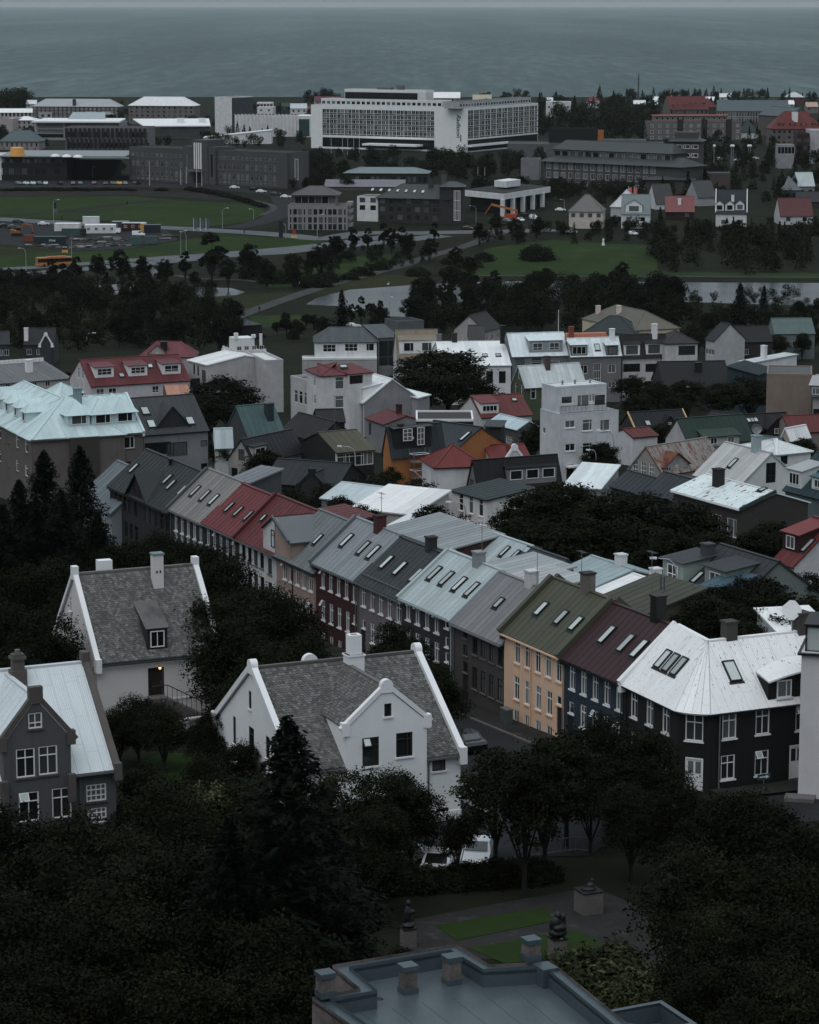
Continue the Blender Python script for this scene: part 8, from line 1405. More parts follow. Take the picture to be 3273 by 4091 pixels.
for px, ang, c, lb in ((a1(1470, 712), 5, '#9aa0a3', 'white car by the hedge before the university'), (a1(1595, 724), -8, '#1c1e20', 'dark car beside the cars before the university wing'), (a1(1638, 738), 10, '#9aa0a3', 'white car at the bend before the university wing'), (a2(62, 676), 0, '#9aa0a3', 'white car at the end of the university drive'), (a2(145, 690), -10, '#39434c', 'blue-grey car before the unfinished building'), (a2(205, 706), -10, '#9aa0a3', 'white car next to the unfinished building'),
                       (f4(1005, 472), -10, '#391a1c', 'dark red car on the road before the stair tower'), (f4(1465, 398), -70, '#9aa0a3', 'white car facing out beside the orange boom lift'), (f4(1575, 382), -75, '#9aa0a3', 'white car under the columned roof'), (f4(1510, 355), 0, '#1c1e20', 'dark car behind the white cars by the columns'), (f4(1350, 405), -60, '#5c6164', 'grey car between the boom lift and the road'), (f4(1290, 438), 10, '#1c1e20', 'long dark car near the road by the boom lift'),
                       (f2(45, 268), 20, '#1c1e20', 'dark car at the border of the builders yard'), (f2(130, 278), 10, '#4a5040', 'olive car behind the orange digger'), (f2(180, 222), 0, '#39434c', 'grey car on the verge behind the yard'), (f2(430, 246), 5, '#9aa0a3', 'white car behind the white site cabins'), (g1(1570, 690), 15, '#1c1e20', 'dark car parked behind the low white garden wall'), (h2(900, 300), -100, '#9aa0a3', 'white car nosed towards the hedge'), (h2(650, 240), 190, '#9aa0a3', 'white car half hidden by the tree left of the hedge'), (h3(175, 225), 20, '#9aa0a3', 'white car at the junction behind the trees'), (e1(1580, 815), -60, '#9aa0a3', 'white car glimpsed between the two white villas'), (g3(660, 1490), -60, '#9aa0a3', 'white car on the street below the orange house'), (g3(95, 1140), 118, '#1c1e20', 'dark car in the street behind villa 28'), (b2(590, 448), 10, '#9aa0a3', 'white car under trees near the little pond'),
                       (f5(830, 690), 0, '#9aa0a3', 'white car below the lamps in the far car park'), (f5(1005, 700), 5, '#9aa0a3', 'white car in the middle of the far car park'), (f5(1060, 680), -5, '#5c6164', 'grey car at the right of the far car park'), (f5(1150, 685), 0, '#9aa0a3', 'white car at the right end of the far car park'), (a3(205, 800), 0, '#9aa0a3', 'white car on the drive before the cream house'), (a3(45, 840), -70, '#9aa0a3', 'white car by the trees below the columns'), (a3(630, 940), -60, '#9aa0a3', 'white car below the teal grey house'), (a3(270, 930), 0, '#9aa0a3', 'white car behind the park trees')): car(px, ang, c, lb)
car(h2(1140, 225), -98, '#9aa0a3', 'second white car parked behind the hedge and trees'); car(f2(1125, 325), 175, '#9aa0a3', 'white van before the dark red site cabins', True); car(f2(1365, 352), 5, '#9aa0a3', 'white van before the blue container', True)
# street lamps
LAMP = surf('#6c7276', .35, .5, .1, kind='galvanised', metal=.2); t = NT('lamp_glass'); t.b.inputs['Base Color'].default_value = (.75, .77, .78, 1); t.b.inputs['Roughness'].default_value = .3; LG = t.m
def lamp(base, top, arm, label, g='street lamps'):
    p = atg(base) if not isinstance(base, Bld) else base.M @ base.pt('F', base.hit('F', top)[0], 0, 3.0); p.z = T(p.y); q = onplane(top, p, V((0, 1, 0))); H = max(4, q.z - p.z); e = tag(empty('street_lamp', (p.x, p.y, T(p.y))), label, 'lamp', g); a = arm
    mo('post', MB().tube([(0, 0, -.3), (0, 0, H * .8), (a * .1, 0, H * .92), (a * .4, 0, H * .985), (a, 0, H)], [.11, .08, .07, .06, .05], 6), LAMP, e); mo('lamp_head', MB().slab([(a - .15, -.16, H - .07), (a + .75 * (1 if a > 0 else -1), -.12, H - .05), (a + .75 * (1 if a > 0 else -1), .12, H - .05), (a - .15, .16, H - .07)][::1 if a > 0 else -1], .16), LG, e); return e
for b_, t_, a, lb in ((BKH, c2(885, 780), -1.6, 'curved street lamp before the black house with olive roof'), (BKH, c2(1035, 610), -1.6, 'tall street lamp against the olive roof'), (CLH, c3(680, 970), -1.4, 'street lamp before the white clapboard house'), (TWF, c3(1415, 570), -.6, 'street lamp beside the door of the tall white flats'), (TWF, c3(1550, 420), -1.6, 'curved street lamp before the upper windows of the tall flats'), (GGH, e4(830, 455), -1.6, 'street lamp in front of the grey-green clapboard house'), (e4(1640, 980), e4(1635, 812), -.6, 'street lamp behind the panel antenna'),
                      (a1(337, 925), a1(340, 780), 1.6, 'street lamp beside the dark lawn statue'), (a1(1395, 990), a1(1395, 832), 1.6, 'street lamp at the near edge of the university lawn'), (a1(1590, 905), a1(1590, 845), -1, 'short lamp at the right end of the university lawn'), (f3(265, 470), f3(265, 262), 1.4, 'first of two street lamps behind the poplar'), (f3(312, 475), f3(310, 270), -1.4, 'second of two street lamps behind the poplar'), (f3(1440, 340), f3(1440, 120), 1.6, 'street lamp before the unfinished building'), (f3(1170, 330), f3(1165, 200), -1.6, 'street lamp beside the dark blue sign'), (f4(303, 395), f4(303, 335), -1.6, 'street lamp before the dark grey building'), (f4(1083, 408), f4(1083, 262), -1.8, 'street lamp before the stair tower'), (a3(228, 800), a3(228, 730), -1, 'street lamp behind the cream park house'), (f2(258, 745), f2(258, 470), -1.5, 'tall lamp before the orange bus'), (f2(705, 560), f2(705, 380), 1.2, 'lamp beside the builders sign'), (b1(545, 620), b1(545, 545), 1.5, 'street lamp among the trees left of the castle villa'), (f1(1062, 1095), f1(1062, 965), .6, 'lamp before the green glass wing'), (f1(248, 1110), f1(248, 985), .6, 'lamp before the dark glass building'), (b3(1205, 760), b3(1210, 725), 2.0, 'street lamp bending over the white lean to roof'), (b2(800, 350), b2(800, 290), .3, 'lantern lamp on the near pond bank')): lamp(b_, t_, a, lb)
for i, x in enumerate((787, 940, 957, 1093, 1110)): 
    p = atg(f5(x, 745)); e = tag(empty('globe_lamp', (p.x, p.y, T(p.y))), 'white globe lamp, %s from the left, in the far car park' % ORD[i], 'lamp', 'globe lamps of the far car park'); mo('post', MB().tube([(0, 0, 0), (0, 0, 9)], .12, 6), LAMP, e); mo('globe', MB().lathe([(.1, 8.8), (.55, 9.1), (.7, 9.5), (.5, 10), (.1, 10.2)], 10), LG, e)
def pole(base, top, label, flag=None):
    p = atg(base); H = max(3, onplane(top, p, V((0, 1, 0))).z - p.z); e = tag(empty('flagpole', (p.x, p.y, T(p.y))), label, 'flagpole', 'flagpoles'); mo('post', MB().tube([(0, 0, -.3), (0, 0, H)], [.12, .06], 6), WHITE, e); mo('finial', MB().lathe([(.05, H), (.12, H + .1), (.02, H + .22)], 8), WHITE, e)
    if flag: fb = MB(); [fb.poly([(.08 + .3 * i, .12 * math.sin(i), H - 3.6), (.08 + .3 * (i + 1), .12 * math.sin(i + 1), H - 3.6), (.08 + .3 * (i + 1), .12 * math.sin(i + 1), H - .3), (.08 + .3 * i, .12 * math.sin(i), H - .3)]) for i in range(4)]; mo('flag', fb, wall(flag), e)
for i, (b_, t_) in enumerate(((a1(938, 690), a1(938, 540)), (a1(1133, 685), a1(1133, 590)), (a1(1168, 680), a1(1168, 580)), (a1(1233, 712), a1(1233, 565)), (a1(1265, 695), a1(1265, 600)))): pole(b_, t_, 'white flagpole before the university, %s from the left' % ORD[i])
for i, x in enumerate((465, 530, 560, 595, 627)): pole(a2(x, 455), a2(x, 360), 'white flagpole before the hotel, %s from the left' % ORD[i])
for i, x in enumerate((1308, 1347)): pole(a2(x, 600), a2(x, 530), 'white flagpole beside the bare concrete hall, %s of two' % ORD[i])
pole(b3(193, 490), b3(193, 355), 'white flagpole standing behind the white mansard houses'); pole(b1(1205, 480), b1(1205, 405), 'white pole among the trees left of the castle villa')
for i, x in enumerate((605, 637)): pole(a3(x, 745), a3(x, 655), 'pole with a red banner behind the white tent roof, %s of two' % ORD[i], '#8a3a34')
for i, x in enumerate((375, 432, 482)): pole(f3(x, 265), f3(x, 160), 'pole with a small blue-grey flag by the yard, %s of three' % ORD[i], '#3a4252')
# bus
p = atg(f2(372, 660)); q = atg(f2(700, 645)); u = q - p; e = tag(empty('city_bus', (p.x, p.y, T(p.y) + .1), math.atan2(u.y, u.x)), 'orange city bus driving on the main road', 'bus'); BO = paint('#8a5520'); L_ = 11.5
mo('body', MB().box(0, L_, 0, 2.5, .4, 1.35).box(0, L_, 0, 2.5, 2.55, 2.95).box(L_ * .3, L_ * .85, .5, 2.0, 2.951, 3.2).box(0, .12, .01, 2.49, 1.36, 2.54).box(L_ - .1, L_, .01, 2.49, 1.36, 2.54), BO, e); mo('windows', MB().box(.13, L_ - .12, .03, 2.47, 1.36, 2.54), PANE, e)
for i in range(7): mo('window_post', MB().box(.9 + i * 1.6, 1.0 + i * 1.6, 0, 2.5, 1.36, 2.54), BLACKM, e)
for x in (2.2, 8.6):
    for y in (.05, 2.45): ob('wheel', car_meshes(False)[2], e, Matrix.Translation((x, y, .42)) @ Matrix.Rotation(math.pi / 2, 4, 'X') @ Matrix.Scale(1.45, 4))
ob('bus_lettering', text_mesh('DIN', 1.5, BLACKM, .01, .2), e, Matrix.Translation((6.6, -.02, 1.1)) @ Matrix.Rotation(math.pi / 2, 4, 'X')); mo('headlight', MB().box(-.03, 0, .2, .5, .6, .8), WHITE, e); mo('headlight', MB().box(-.03, 0, 2.0, 2.3, .6, .8), WHITE, e)
# yard
def container(px, L_, H, ang, hexc, label, W_=2.5, wins=0, text=None, name='shipping_container', roofc=None):
    p = atg(px); e = tag(empty(name, (p.x, p.y, T(p.y) + .06), math.radians(ang)), label, 'cabin' if wins else 'container', 'containers and cabins of the builders yard'); m = wall(hexc, .18); b = MB(); n = int(L_ / .4)
    for i in range(n): x = L_ * i / n; d = L_ / n; b.poly([(x, 0, .1), (x + d * .5, .06, .1), (x + d * .5, .06, H), (x, 0, H)]); b.poly([(x + d * .5, .06, .1), (x + d, 0, .1), (x + d, 0, H), (x + d * .5, .06, H)])
    b.box(0, L_, .07, W_, .1, H); mo('body', b, m, e); mo('roof', MB().box(-.04, L_ + .04, -.04, W_ + .04, H + .002, H + .12), surf(roofc or hexc, .5, .6, .1, kind='sheet'), e)
    for x in (.0, L_ - .1): mo('corner_post', MB().box(x, x + .1, -.05, .05, 0, H + .05), m, e)
    for i in range(wins): f, g = window_mesh(1.1, 1.0, 'i', WHITE); W = ob('window', f, e, Matrix.Translation((L_ * (i + .5) / wins, -.1, H * .6))); ob('pane', g, W)
    if text: ob('lettering', text_mesh(text, .9, WHITE, .005, 0, .01), e, Matrix.Translation((L_ * .6, -.09, H * .4)) @ Matrix.Rotation(math.pi / 2, 4, 'X'))
    return e
for a in ((f2(535, 308), 9, 2.7, -3, '#85898c', 'plain white site cabin at the left of the cabin row', 5, 0, None, 'site_cabin', '#a9aeb1'), (f2(835, 330), 11, 2.9, 4, '#85898c', 'white site cabin with dark doors and green panel', 6, 4, None, 'site_cabin', '#b0b5b8'), (f2(815, 238), 6, 2.7, 0, '#85898c', 'small white site cabin behind the others', 2.5, 0, None, 'site_cabin', '#b0b5b8'), (f2(1100, 292), 6, 2.8, 0, '#33343a', 'dark site cabin with a grey roof', 5, 2, None, 'site_cabin', '#6c7478'), (f2(1200, 305), 8, 2.8, 0, '#331514', 'dark red site cabin with three white windows', 5, 3, None, 'site_cabin', '#8d9497'), (f2(1385, 312), 1.8, 2.9, 0, '#8a6020', 'yellow end cabin beside the blue container', 5, 0, None, 'site_cabin', '#8d9497'), (f2(1418, 320), 6, 2.7, 3, '#18232f', 'navy blue container at the right of the cabins', 2.5, 0, None, 'shipping_container', '#5a6468'), (f2(608, 355), 7, 2.5, 0, '#2d4245', 'teal container before the white cabins'), (f2(788, 355), 2.0, 2.5, 0, '#2a1a18', 'rust brown container end beside the teal one'), (f2(1285, 440), 3.6, 2.5, 3, '#2f4a4b', 'first teal container of the pair at the yard edge'), (f2(1420, 432), 4.4, 2.5, 3, '#33494a', 'second teal container of the pair at the yard edge'), (f2(330, 435), 11, 2.6, -3, '#162a30', 'long dark green container with white lettering', 2.5, 0, 'ÍSTAK', 'shipping_container', '#41575a'), (f2(235, 412), 3.6, 2.2, 5, '#5a2a17', 'orange rust container beside the lettered one')): container(*a)
p = atg(f2(640, 528)); e = tag(empty('builders_sign', (p.x, p.y, T(p.y))), 'navy builders sign with white letters over an orange panel', 'sign'); mo('board', MB().box(-1.0, 1.0, -.05, .05, 1.6, 3.2), wall('#14222c'), e); mo('lower_panel', MB().box(-1.05, 1.05, -.05, .05, .5, 1.3), wall('#8a5a20'), e); ob('lettering', text_mesh('ÍSTAK', .62, WHITE, .005, 0, .01), e, Matrix.Translation((0, -.06, 2.1)) @ Matrix.Rotation(math.pi / 2, 4, 'X')); [mo('post', MB().box(x, x + .1, -.04, .04, 0, 3.2), GREYM, e) for x in (-.9, .8)]
def stack(px, n, w, label, cs):
    p = atg(px); e = tag(empty('material_stack', (p.x, p.y, T(p.y) + .05), random.uniform(-.3, .3)), label, 'stack', 'stacked building material in the yard')
    for i in range(n): z = (i // 3) * .26; x = (i % 3 - 1) * w * .7 + random.uniform(-.3, .3); l = w * random.uniform(.7, 1.5); mo('plank_pile' if i % 2 else 'pallet', MB().box(-l / 2, l / 2, -.6, .6, 0, .24), wall(random.choice(cs), .2), e, Matrix.Translation((x, random.uniform(-.5, .5), z)) @ Matrix.Rotation(random.uniform(-.4, .4), 4, 'Z'))
PC = ['#4c4e50', '#3a3a3a', '#57504a', '#2c2e30', '#66696b', '#4a3a2e']
for i, (x, y, n, w) in enumerate(((690, 380, 8, 2.2), (780, 395, 9, 2.4), (880, 400, 9, 2.4), (960, 425, 9, 2.0), (1035, 378, 9, 1.8), (1100, 385, 12, 2.4), (1190, 400, 9, 1.8), (1160, 440, 9, 2.4), (840, 450, 9, 2.2), (760, 470, 9, 2.2), (470, 455, 9, 2.6), (330, 455, 8, 2.4), (560, 470, 8, 2.4), (1060, 450, 8, 2.4), (930, 465, 7, 2.2), (1600, 385, 8, 2.2), (1680, 360, 8, 2.4), (1230, 445, 7, 1.8))): stack(f2(x, y), n, w, 'grey and brown building material heap, %s of the heaps counted from the left' % (sorted([690, 780, 880, 960, 1035, 1100, 1190, 1160, 840, 760, 470, 330, 560, 1060, 930, 1600, 1680, 1230]).index(x) < 16 and ORD[sorted([690, 780, 880, 960, 1035, 1100, 1190, 1160, 840, 760, 470, 330, 560, 1060, 930, 1600, 1680, 1230]).index(x)] or ('last but one' if x == 1600 else 'last')), PC)
# digger and boom lift
OG = paint('#7c431c'); p = atg(f2(170, 350)); e = tag(empty('excavator', (p.x, p.y, T(p.y) + .06)), 'orange tracked digger with a folded arm in the yard', 'digger')
for y in (-1, 1): mo('track', MB().slab([(-1.9, y - .3, .1), (1.9, y - .3, .1), (2.1, y - .3, .5), (1.8, y - .3, .85), (-1.8, y - .3, .85), (-2.1, y - .3, .5)], -.6), BLACKM, e)
mo('body', MB().box(-2.2, 1.2, -1.2, 1.2, 1.0, 1.9).box(-2.3, -1.2, -1.1, 1.1, 1.9, 2.3), OG, e); mo('cab', MB().box(-.1, 1.3, -1.2, -.1, 1.9, 3.0), PANE, e); mo('boom', MB().bar((1.0, .3, 1.8), (2.6, .3, 4.0), .4, .5).bar((2.5, .3, 4.0), (5.2, .3, 3.4), .38, .45).bar((5.1, .3, 3.5), (5.5, .3, 1.4), .3, .35), OG, e); mo('bucket', MB().slab([(5.1, -.2, 1.4), (5.9, -.2, 1.3), (5.8, -.2, .7), (5.2, -.2, .6)], -.9), BLACKM, e)
p = atg(f4(1360, 385)); e = tag(empty('boom_lift', (p.x, p.y, T(p.y) + .06)), 'orange boom lift with its arm folded back beside the columns', 'lift'); OR2 = paint('#86351a'); ORB = paint('#86552a'); mo('chassis', MB().box(-3.2, 2.8, -1.2, 1.2, .5, 1.3).box(-1.5, 3.2, -1.1, 1.1, 1.3, 2.3), OR2, e); mo('boom', MB().bar((3.4, 0, 3.0), (-6.5, 0, 5.4), .6, .8), ORB, e); mo('jib', MB().bar((-6.3, 0, 5.4), (-8.6, 0, 2.0), .4, .4).bar((3.3, 0, 1.6), (3.6, 0, 3.3), .6, .6), OR2, e)
for x in (-2.2, 2.0):
    for y in (-1.2, 1.2): ob('wheel', car_meshes(False)[2], e, Matrix.Translation((x, y, .5)) @ Matrix.Rotation(math.pi / 2, 4, 'X') @ Matrix.Scale(1.7, 4))
# signs
p = atg(f3(1128, 330)); H = 6.2; e = tag(empty('totem_sign', (p.x, p.y, T(p.y))), 'tall dark blue totem sign beside the road', 'sign'); mo('panel', MB().box(-.75, .75, -.2, .2, 0, H), wall('#18202c'), e); mo('foot', MB().box(-.9, .9, -.35, .35, -.2, .2), CONC, e)
p = atg(f3(1240, 328)); e = tag(empty('road_works_sign', (p.x, p.y, T(p.y))), 'red and yellow road works boards beside the totem sign', 'sign'); mo('red_board', MB().box(-.6, .6, -.05, .05, 1.6, 3.4), wall('#66201c'), e); mo('yellow_board', MB().box(-.95, .95, -.3, -.2, .2, 1.0), wall('#a07c20'), e); mo('post', MB().box(-.06, .06, -.03, .03, 0, 1.6), GREYM, e)
p = CORNER.M @ CORNER.pt('R', CORNER.hit('R', g4(700, 1400))[0] - 1.6, 0, 1.6); e = tag(empty('round_sign', (p.x, p.y, T(p.y) + .1)), 'round blue parking sign with red rim before the black corner house', 'sign'); gz = CORNER.hit('R', g4(527, 1295))
q = onplane(g4(527, 1295), p, V((0, 1, 0))); e.location = (q.x, p.y, T(p.y) + .1); hz_ = q.z - e.location.z; mo('post', MB().tube([(0, .04, 0), (0, .04, hz_)], .04, 6), GREYM, e); mo('rim', MB().lathe([(.02, -.01), (.33, -.01), (.33, .01), (.02, .01)], 20), wall('#3c1214'), e, Matrix.Translation((0, 0, hz_)) @ Matrix.Rotation(math.pi / 2, 4, 'X')); mo('disc', MB().lathe([(.02, -.005), (.25, -.005), (.25, .006), (.02, .006)], 20), wall('#141c33'), e, Matrix.Translation((0, -.016, hz_)) @ Matrix.Rotation(math.pi / 2, 4, 'X'))
q = CORNER.M @ CORNER.pt('B', CORNER.hit('B', g4(1195, 1480))[0], 0, 1.5); e = tag(empty('arrow_sign', (q.x, q.y, T(q.y) + .1), math.atan2(d3.y, d3.x)), 'blue one way arrow sign before the black corner house', 'sign'); hz_ = onplane(g4(1183, 1390), q, V((0, 1, 0))).z - e.location.z; mo('post', MB().tube([(0, .03, 0), (0, .03, hz_ + .2)], .035, 6), GREYM, e); mo('board', MB().box(-.5, .5, -.02, .02, hz_ - .2, hz_ + .2), wall('#1d3c48'), e); mo('arrow', MB().box(-.35, .2, -.03, -.022, hz_ - .035, hz_ + .035).slab([(.15, -.024, hz_ - .13), (.4, -.024, hz_), (.15, -.024, hz_ + .13)], .006), WHITE, e)
# statues
import bmesh
BRZ = surf('#202326', .3, .55, .2, kind='bronze', metal=.3); STN = surf('#4f4c4a', .32, .9, .25, kind='stone')
def lumps(parts, name, m, parent, mtx):
    bm = bmesh.new()
    for (x, y, z, a, b_, c, rx) in parts:
        M_ = Matrix.Translation((x, y, z)) @ Matrix.Rotation(rx, 4, 'X') @ Matrix.Diagonal((a, b_, c, 1)); bmesh.ops.create_icosphere(bm, subdivisions=2, radius=1, matrix=M_)
    me = bpy.data.meshes.new(name); bm.to_mesh(me); bm.free(); me.materials.append(m); o = ob(name, me, parent, mtx); md = o.modifiers.new('one_skin', 'REMESH'); md.mode = 'VOXEL'; md.voxel_size = .05; md.use_smooth_shade = True; return o
FIGS = [[(0, 0, .3, .55, .5, .3, 0), (-.15, 0, .75, .35, .32, .5, .3), (.2, .05, .8, .3, .3, .45, -.2), (-.05, -.05, 1.25, .2, .22, .24, 0), (.25, -.1, 1.15, .17, .18, .2, 0), (0, -.3, .6, .4, .18, .2, 0)], [(0, 0, .08, .5, .4, .1, 0), (.1, 0, .25, .3, .25, .2, 0), (.2, 0, .5, .14, .15, .2, .2)], [(0, 0, .15, .32, .32, .16, 0), (0, 0, .6, .25, .22, .5, 0), (0, -.02, 1.15, .16, .17, .2, 0), (.2, -.05, .7, .1, .12, .4, .3)], [(0, 0, .15, .4, .35, .16, 0), (-.05, 0, .7, .24, .22, .6, .1), (.1, -.1, .9, .3, .15, .16, 0), (0, 0, 1.4, .15, .17, .2, 0)]]
def statue(base, top, w, fig, label, rz=.4):
    p = atg(base); H = max(.5, onplane(top, p, V((0, 1, 0))).z - p.z); e = tag(empty('sculpture', (p.x, p.y, T(p.y)), rz), label, 'sculpture', 'sculptures of the garden'); mo('plinth', MB().box(-w / 2, w / 2, -w / 2, w / 2, -.3, H), STN, e); mo('plinth_slab', MB().box(-w / 2 - .03, w / 2 + .03, -w / 2 - .03, w / 2 + .03, H + .001, H + .08), BRZ, e); lumps(FIGS[fig], 'figure', BRZ, e, Matrix.Translation((0, 0, H + .06)))
statue(h3(370, 802), h3(370, 675), 1.25, 1, 'low bronze sculpture on a broad stone plinth by the hedge'); statue(h3(188, 1070), h3(188, 955), .8, 0, 'bronze group of huddled figures on a pale stone plinth'); statue(h3(925, 1100), h3(925, 918), .62, 2, 'dark bronze on a slender tall plinth below the right trees'); statue(h2(722, 725), h2(722, 615), .7, 3, 'dark bronze figure on a plinth under the spruce')
def far_statue(base, top, label, m):
    p = atg(base); H = max(2, onplane(top, p, V((0, 1, 0))).z - p.z); e = tag(empty('statue', (p.x, p.y, T(p.y))), label, 'statue'); k = H / 3.2; mo('plinth', MB().box(-.5 * k, .5 * k, -.5 * k, .5 * k, -.2, 1.1 * k).box(-.65 * k, .65 * k, -.65 * k, .65 * k, -.2, .25 * k), CONC if m is not WHITE else WHITE, e); o = lumps([(0, 0, .5, .34, .3, .6, 0), (0, 0, 1.3, .33, .24, .45, 0), (.05, -.05, 1.95, .15, .16, .2, 0), (.32, -.05, 1.3, .1, .12, .4, .2), (-.3, -.1, 1.3, .1, .12, .4, -.2)], 'figure', m, e, Matrix.Translation((0, 0, 1.05 * k)) @ Matrix.Scale(k, 4))
far_statue(a3(457, 1000), a3(457, 955), 'white stone statue standing in the park field', WHITE); far_statue(a1(345, 862), a1(345, 785), 'dark bronze statue on the university lawn', BRZ); far_statue(f4(1052, 835), f4(1052, 770), 'small dark statue on the park field by the path', BRZ)
# people
def person(px, hexc, label):
    p = atg(px); e = tag(empty('person', (p.x, p.y, T(p.y) + .06), random.uniform(0, 6)), label, 'person'); me = bpy.data.meshes.new('body'); vs_ = [(0, 0, .95), (0, 0, 1.25), (0, 0, 1.45), (0, 0, 1.55), (0, .02, 1.72), (.1, 0, .9), (.12, .15, .48), (.12, .05, .06), (-.1, 0, .9), (-.12, -.1, .5), (-.12, -.28, .08), (.2, 0, 1.42), (.26, -.1, 1.12), (.24, .05, .86), (-.2, 0, 1.42), (-.26, .1, 1.12), (-.24, .15, .86)]
    ed = [(0, 1), (1, 2), (2, 3), (3, 4), (0, 5), (5, 6), (6, 7), (0, 8), (8, 9), (9, 10), (2, 11), (11, 12), (12, 13), (2, 14), (14, 15), (15, 16)]; rd = [.16, .16, .17, .06, .11, .1, .08, .06, .1, .08, .06, .08, .06, .05, .08, .06, .05]; me.from_pydata(vs_, ed, []); me.materials.append(wall(hexc)); o = ob('body', me, e); md = o.modifiers.new('skin', 'SKIN')
    for v_, r in zip(me.skin_vertices[0].data if me.skin_vertices else [], rd): v_.radius = (r, r)
    o.modifiers.new('smooth', 'SUBSURF').levels = 1
for a in ((a1(797, 818), '#1a1a1e', 'person in dark clothes walking on the track across the lawn'), (a1(388, 910), '#1c1c20', 'person in dark clothes walking by the road behind the cabins'), (f3(942, 965), '#1c1e22', 'person in dark clothes on the grey park path'), (f3(810, 292), '#202024', 'person standing at the roadside crossing'), (f3(1448, 715), '#1a1a1c', 'person in black beside the shrubs near the path')): person(*a)
# swans
for px, lb in ((b2(793, 199), 'white swan on the pond far from the bank'), (b2(683, 358), 'white swan near the lower pond bank'), (f3(1283, 722), 'white bird on the grass beside the path')):
    p = atg(px); e = tag(empty('swan', (p.x, p.y, T(p.y) + .03), random.uniform(0, 6)), lb, 'bird'); lumps([(0, 0, .22, .5, .28, .22, 0), (-.4, 0, .3, .25, .15, .12, 0), (.42, 0, .4, .1, .09, .25, 0), (.46, 0, .68, .07, .07, .2, 0), (.54, 0, .84, .13, .07, .07, 0)], 'body', WHITE, e, Matrix())
# garden walls and the railing by the hedge
def gwall(px, hh, w, m, label):
    P = gp(*px); b_ = MB(); c = MB()
    for a, d in zip(P, P[1:]): b_.bar((a.x, a.y, a.z - .5), (d.x, d.y, d.z - .5), w, hh + .5); c.bar((a.x, a.y, a.z + hh + .002), (d.x, d.y, d.z + hh + .002), w + .12, .1)
    e = tag(empty('garden_wall', P[0]), label, 'wall'); inv_ = Matrix.Translation(-P[0]); [mo(n_, q, m, e, inv_) for n_, q in (('wall', b_), ('wall_cap', c))]
gwall((g2(1565, 1100), g2(1725, 1170)), 1.2, .3, WHW, 'low white garden wall right of villa 28'); gwall((g1(1290, 705), g1(1660, 660)), 1.6, .3, WH2, 'white garden wall before the dark parked car'); gwall((h1(480, 30), h1(540, 60)), .8, .25, CONC, 'short concrete wall beside the grey roughcast villa')
P = gp(h2(1390, 200), h2(1725, 155), h3(380, 455)); e = tag(empty('railing', P[0]), 'thin iron railing along the street behind the hedge', 'railing'); b_ = MB()
for a, d in zip(P, P[1:]):
    for z in (.15, .95): b_.bar((a.x, a.y, a.z + z), (d.x, d.y, d.z + z), .04, .05)
    n = int((d - a).length / .35)
    for i in range(n): q = a + (d - a) * i / n; b_.box(q.x - .02, q.x + .02, q.y - .02, q.y + .02, q.z, q.z + .95)
mo('bars', b_, GREYM, e, Matrix.Translation(-P[0]))
# scaffold at the orange house
p = ORH.M @ ORH.pt('F', ORH.hit('F', c3(60, 700))[0], 0, 1.5); e = tag(empty('scaffold', (p.x, p.y, T(p.y)), ORH.e.rotation_euler.z), 'steel tube scaffold tower before the orange house', 'scaffold'); H = max(5, onplane(c3(75, 575), p, V((0, 1, 0))).z - T(p.y)); b_ = MB()
for x in (0, 2.2):
    for y in (0, 1.2): mo('standard', MB().tube([(x, y, 0), (x, y, H)], .05, 5), GREYM, e)
for i in range(1, int(H / 1.0) + 1): mo('ledger', MB().tube([(0, 0, i), (2.2, 0, i)], .035, 4).tube([(0, 1.2, i), (2.2, 1.2, i)], .035, 4).tube([(0, 0, i), (0, 1.2, i)], .035, 4).tube([(2.2, 0, i), (2.2, 1.2, i)], .035, 4), LG if i % 2 else GREYM, e)
for i in range(2, int(H), 2): mo('deck', MB().box(0, 2.2, .1, 1.1, i + .04, i + .1), wall('#5a4634'), e)
mo('brace', MB().tube([(0, -.05, 1), (2.2, -.05, 3)], .04, 4).tube([(2.2, -.05, 3), (0, -.05, 5)], .04, 4), LG, e)
# masts on the shore, utility cabinet by the orange house, steeple cross
p = atg((a3(662, 0)[0], 430)); q = onplane(a3(662, -5), p, V((0, 1, 0))); e = tag(empty('radio_mast', (p.x, p.y, T(p.y))), 'dark radio mast rising against the sea', 'mast'); H = q.z - T(p.y); mo('mast', MB().tube([(0, 0, 0), (0, 0, H)], [.9, .5], 6), surf('#3a4246', .35, .8, .1, kind='steel'), e); [mo('cross_arm', MB().box(-1.2, 1.2, -.2, .2, H * f - .2, H * f + .2), GREYM, e) for f in (.7, .85)]
q = CORNER.M; p = atg(g3(432, 955)); e = tag(empty('utility_cabinet', (p.x, p.y, T(p.y) + .1), math.radians(-64)), 'grey utility cabinet at the corner of the pale orange house', 'cabinet'); mo('case', MB().box(-.5, .5, -.3, .25, 0, 1.15), surf('#3a4442', .32, .6, .2, kind='sheet'), e); mo('lid', MB().box(-.54, .54, -.34, .29, 1.152, 1.25), GREYM, e)
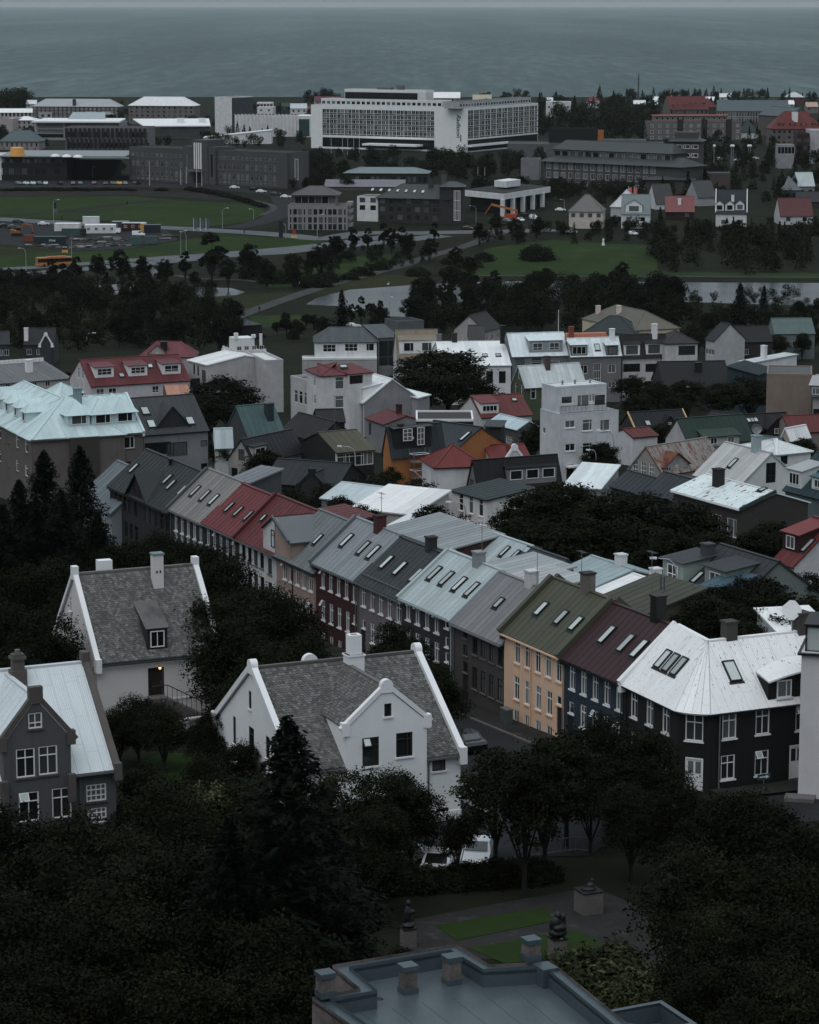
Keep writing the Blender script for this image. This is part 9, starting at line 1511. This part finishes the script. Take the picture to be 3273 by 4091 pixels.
# ---------------- labels of the trees: by what they stand beside ----------------
from collections import defaultdict
grp = defaultdict(list)
for e, word, H, x, y in TREES:
    near = min(NICK, key=lambda q: (math.hypot(q[0] - x, q[1] - y) - q[3]) * (1.0 if len(q[2].split()) < 8 else 1.6)); dx, dy = x - near[0], y - near[1]; dist = math.hypot(dx, dy) - near[3]
    rel = ('in front of' if dy < 0 else 'behind') if abs(dy) > abs(dx) else ('left of' if dx < 0 else 'right of')
    n_ = near[2]; n_ = n_ if len(n_.split()) <= 8 else ' '.join(n_.split()[:8])
    if 640 < y < 900 and dist > 8: rel, n_ = 'in the tree belt', ('left of the pond' if x < -30 else ('right of the pond' if x > 15 else 'around the pond'))
    elif y >= 900: rel, n_ = 'beside', 'the ' + n_ if not n_.startswith('the ') else n_
    else: n_ = 'the ' + n_
    grp[(word, rel, n_)].append((H * (1 + random.random() * 1e-3), e))
def ordw(n):
    o = 'zeroth first second third fourth fifth sixth seventh eighth ninth tenth eleventh twelfth thirteenth fourteenth fifteenth sixteenth seventeenth eighteenth nineteenth'.split(); t = {20: 'twent', 30: 'thirt', 40: 'fort', 50: 'fift', 60: 'sixt', 70: 'sevent', 80: 'eight', 90: 'ninet'}
    return o[n] if n < 20 else (t[n // 10 * 10] + ('ieth' if n % 10 == 0 else 'y-' + o[n % 10]))
for (word, rel, n_), L_ in grp.items():
    L_.sort(key=lambda q: q[1].location.x / q[1].location.y); cat = 'bush' if 'bush' in word else 'tree'
    for i, (H, e) in enumerate(L_):
        n = len(L_); lead = '' if n == 1 else (ordw(i + 1) + ' ' if n > 2 else ('taller ' if H == max(q[0] for q in L_) else 'smaller '))
        w = (lead + word + (' from the left ' if n > 2 else ' ') + rel).split(); w += n_.split()[:16 - len(w)]
        while w[-1] in ('the', 'a', 'of', 'with', 'and', 'behind', 'beside', 'in', 'by', 'to', 'over', 'under', 'before', 'from', 'its', 'one', 'pale', 'dark', 'small', 'between'): w.pop()
        tag(e, ' '.join(w), cat, '%s %s %s' % (word.replace('bush', 'bushe') + 's', rel, n_))

# thin sea air: barely there over the town, it only softens the horizon
t = bpy.data.materials.new('air'); t.use_nodes = True; q = t.node_tree; q.nodes.clear(); pv = q.nodes.new('ShaderNodeVolumePrincipled'); pv.inputs['Color'].default_value = (.82, .92, .94, 1); pv.inputs['Density'].default_value = HAZE; pv.inputs['Anisotropy'].default_value = 0.
om = q.nodes.new('ShaderNodeOutputMaterial'); q.links.new(pv.outputs[0], om.inputs['Volume'])
o = mo('haze', MB().box(-30800, 30800, -420, 59800, -9, 93), t); o['kind'] = 'stuff'; o['label'] = 'thin sea haze over town and water'
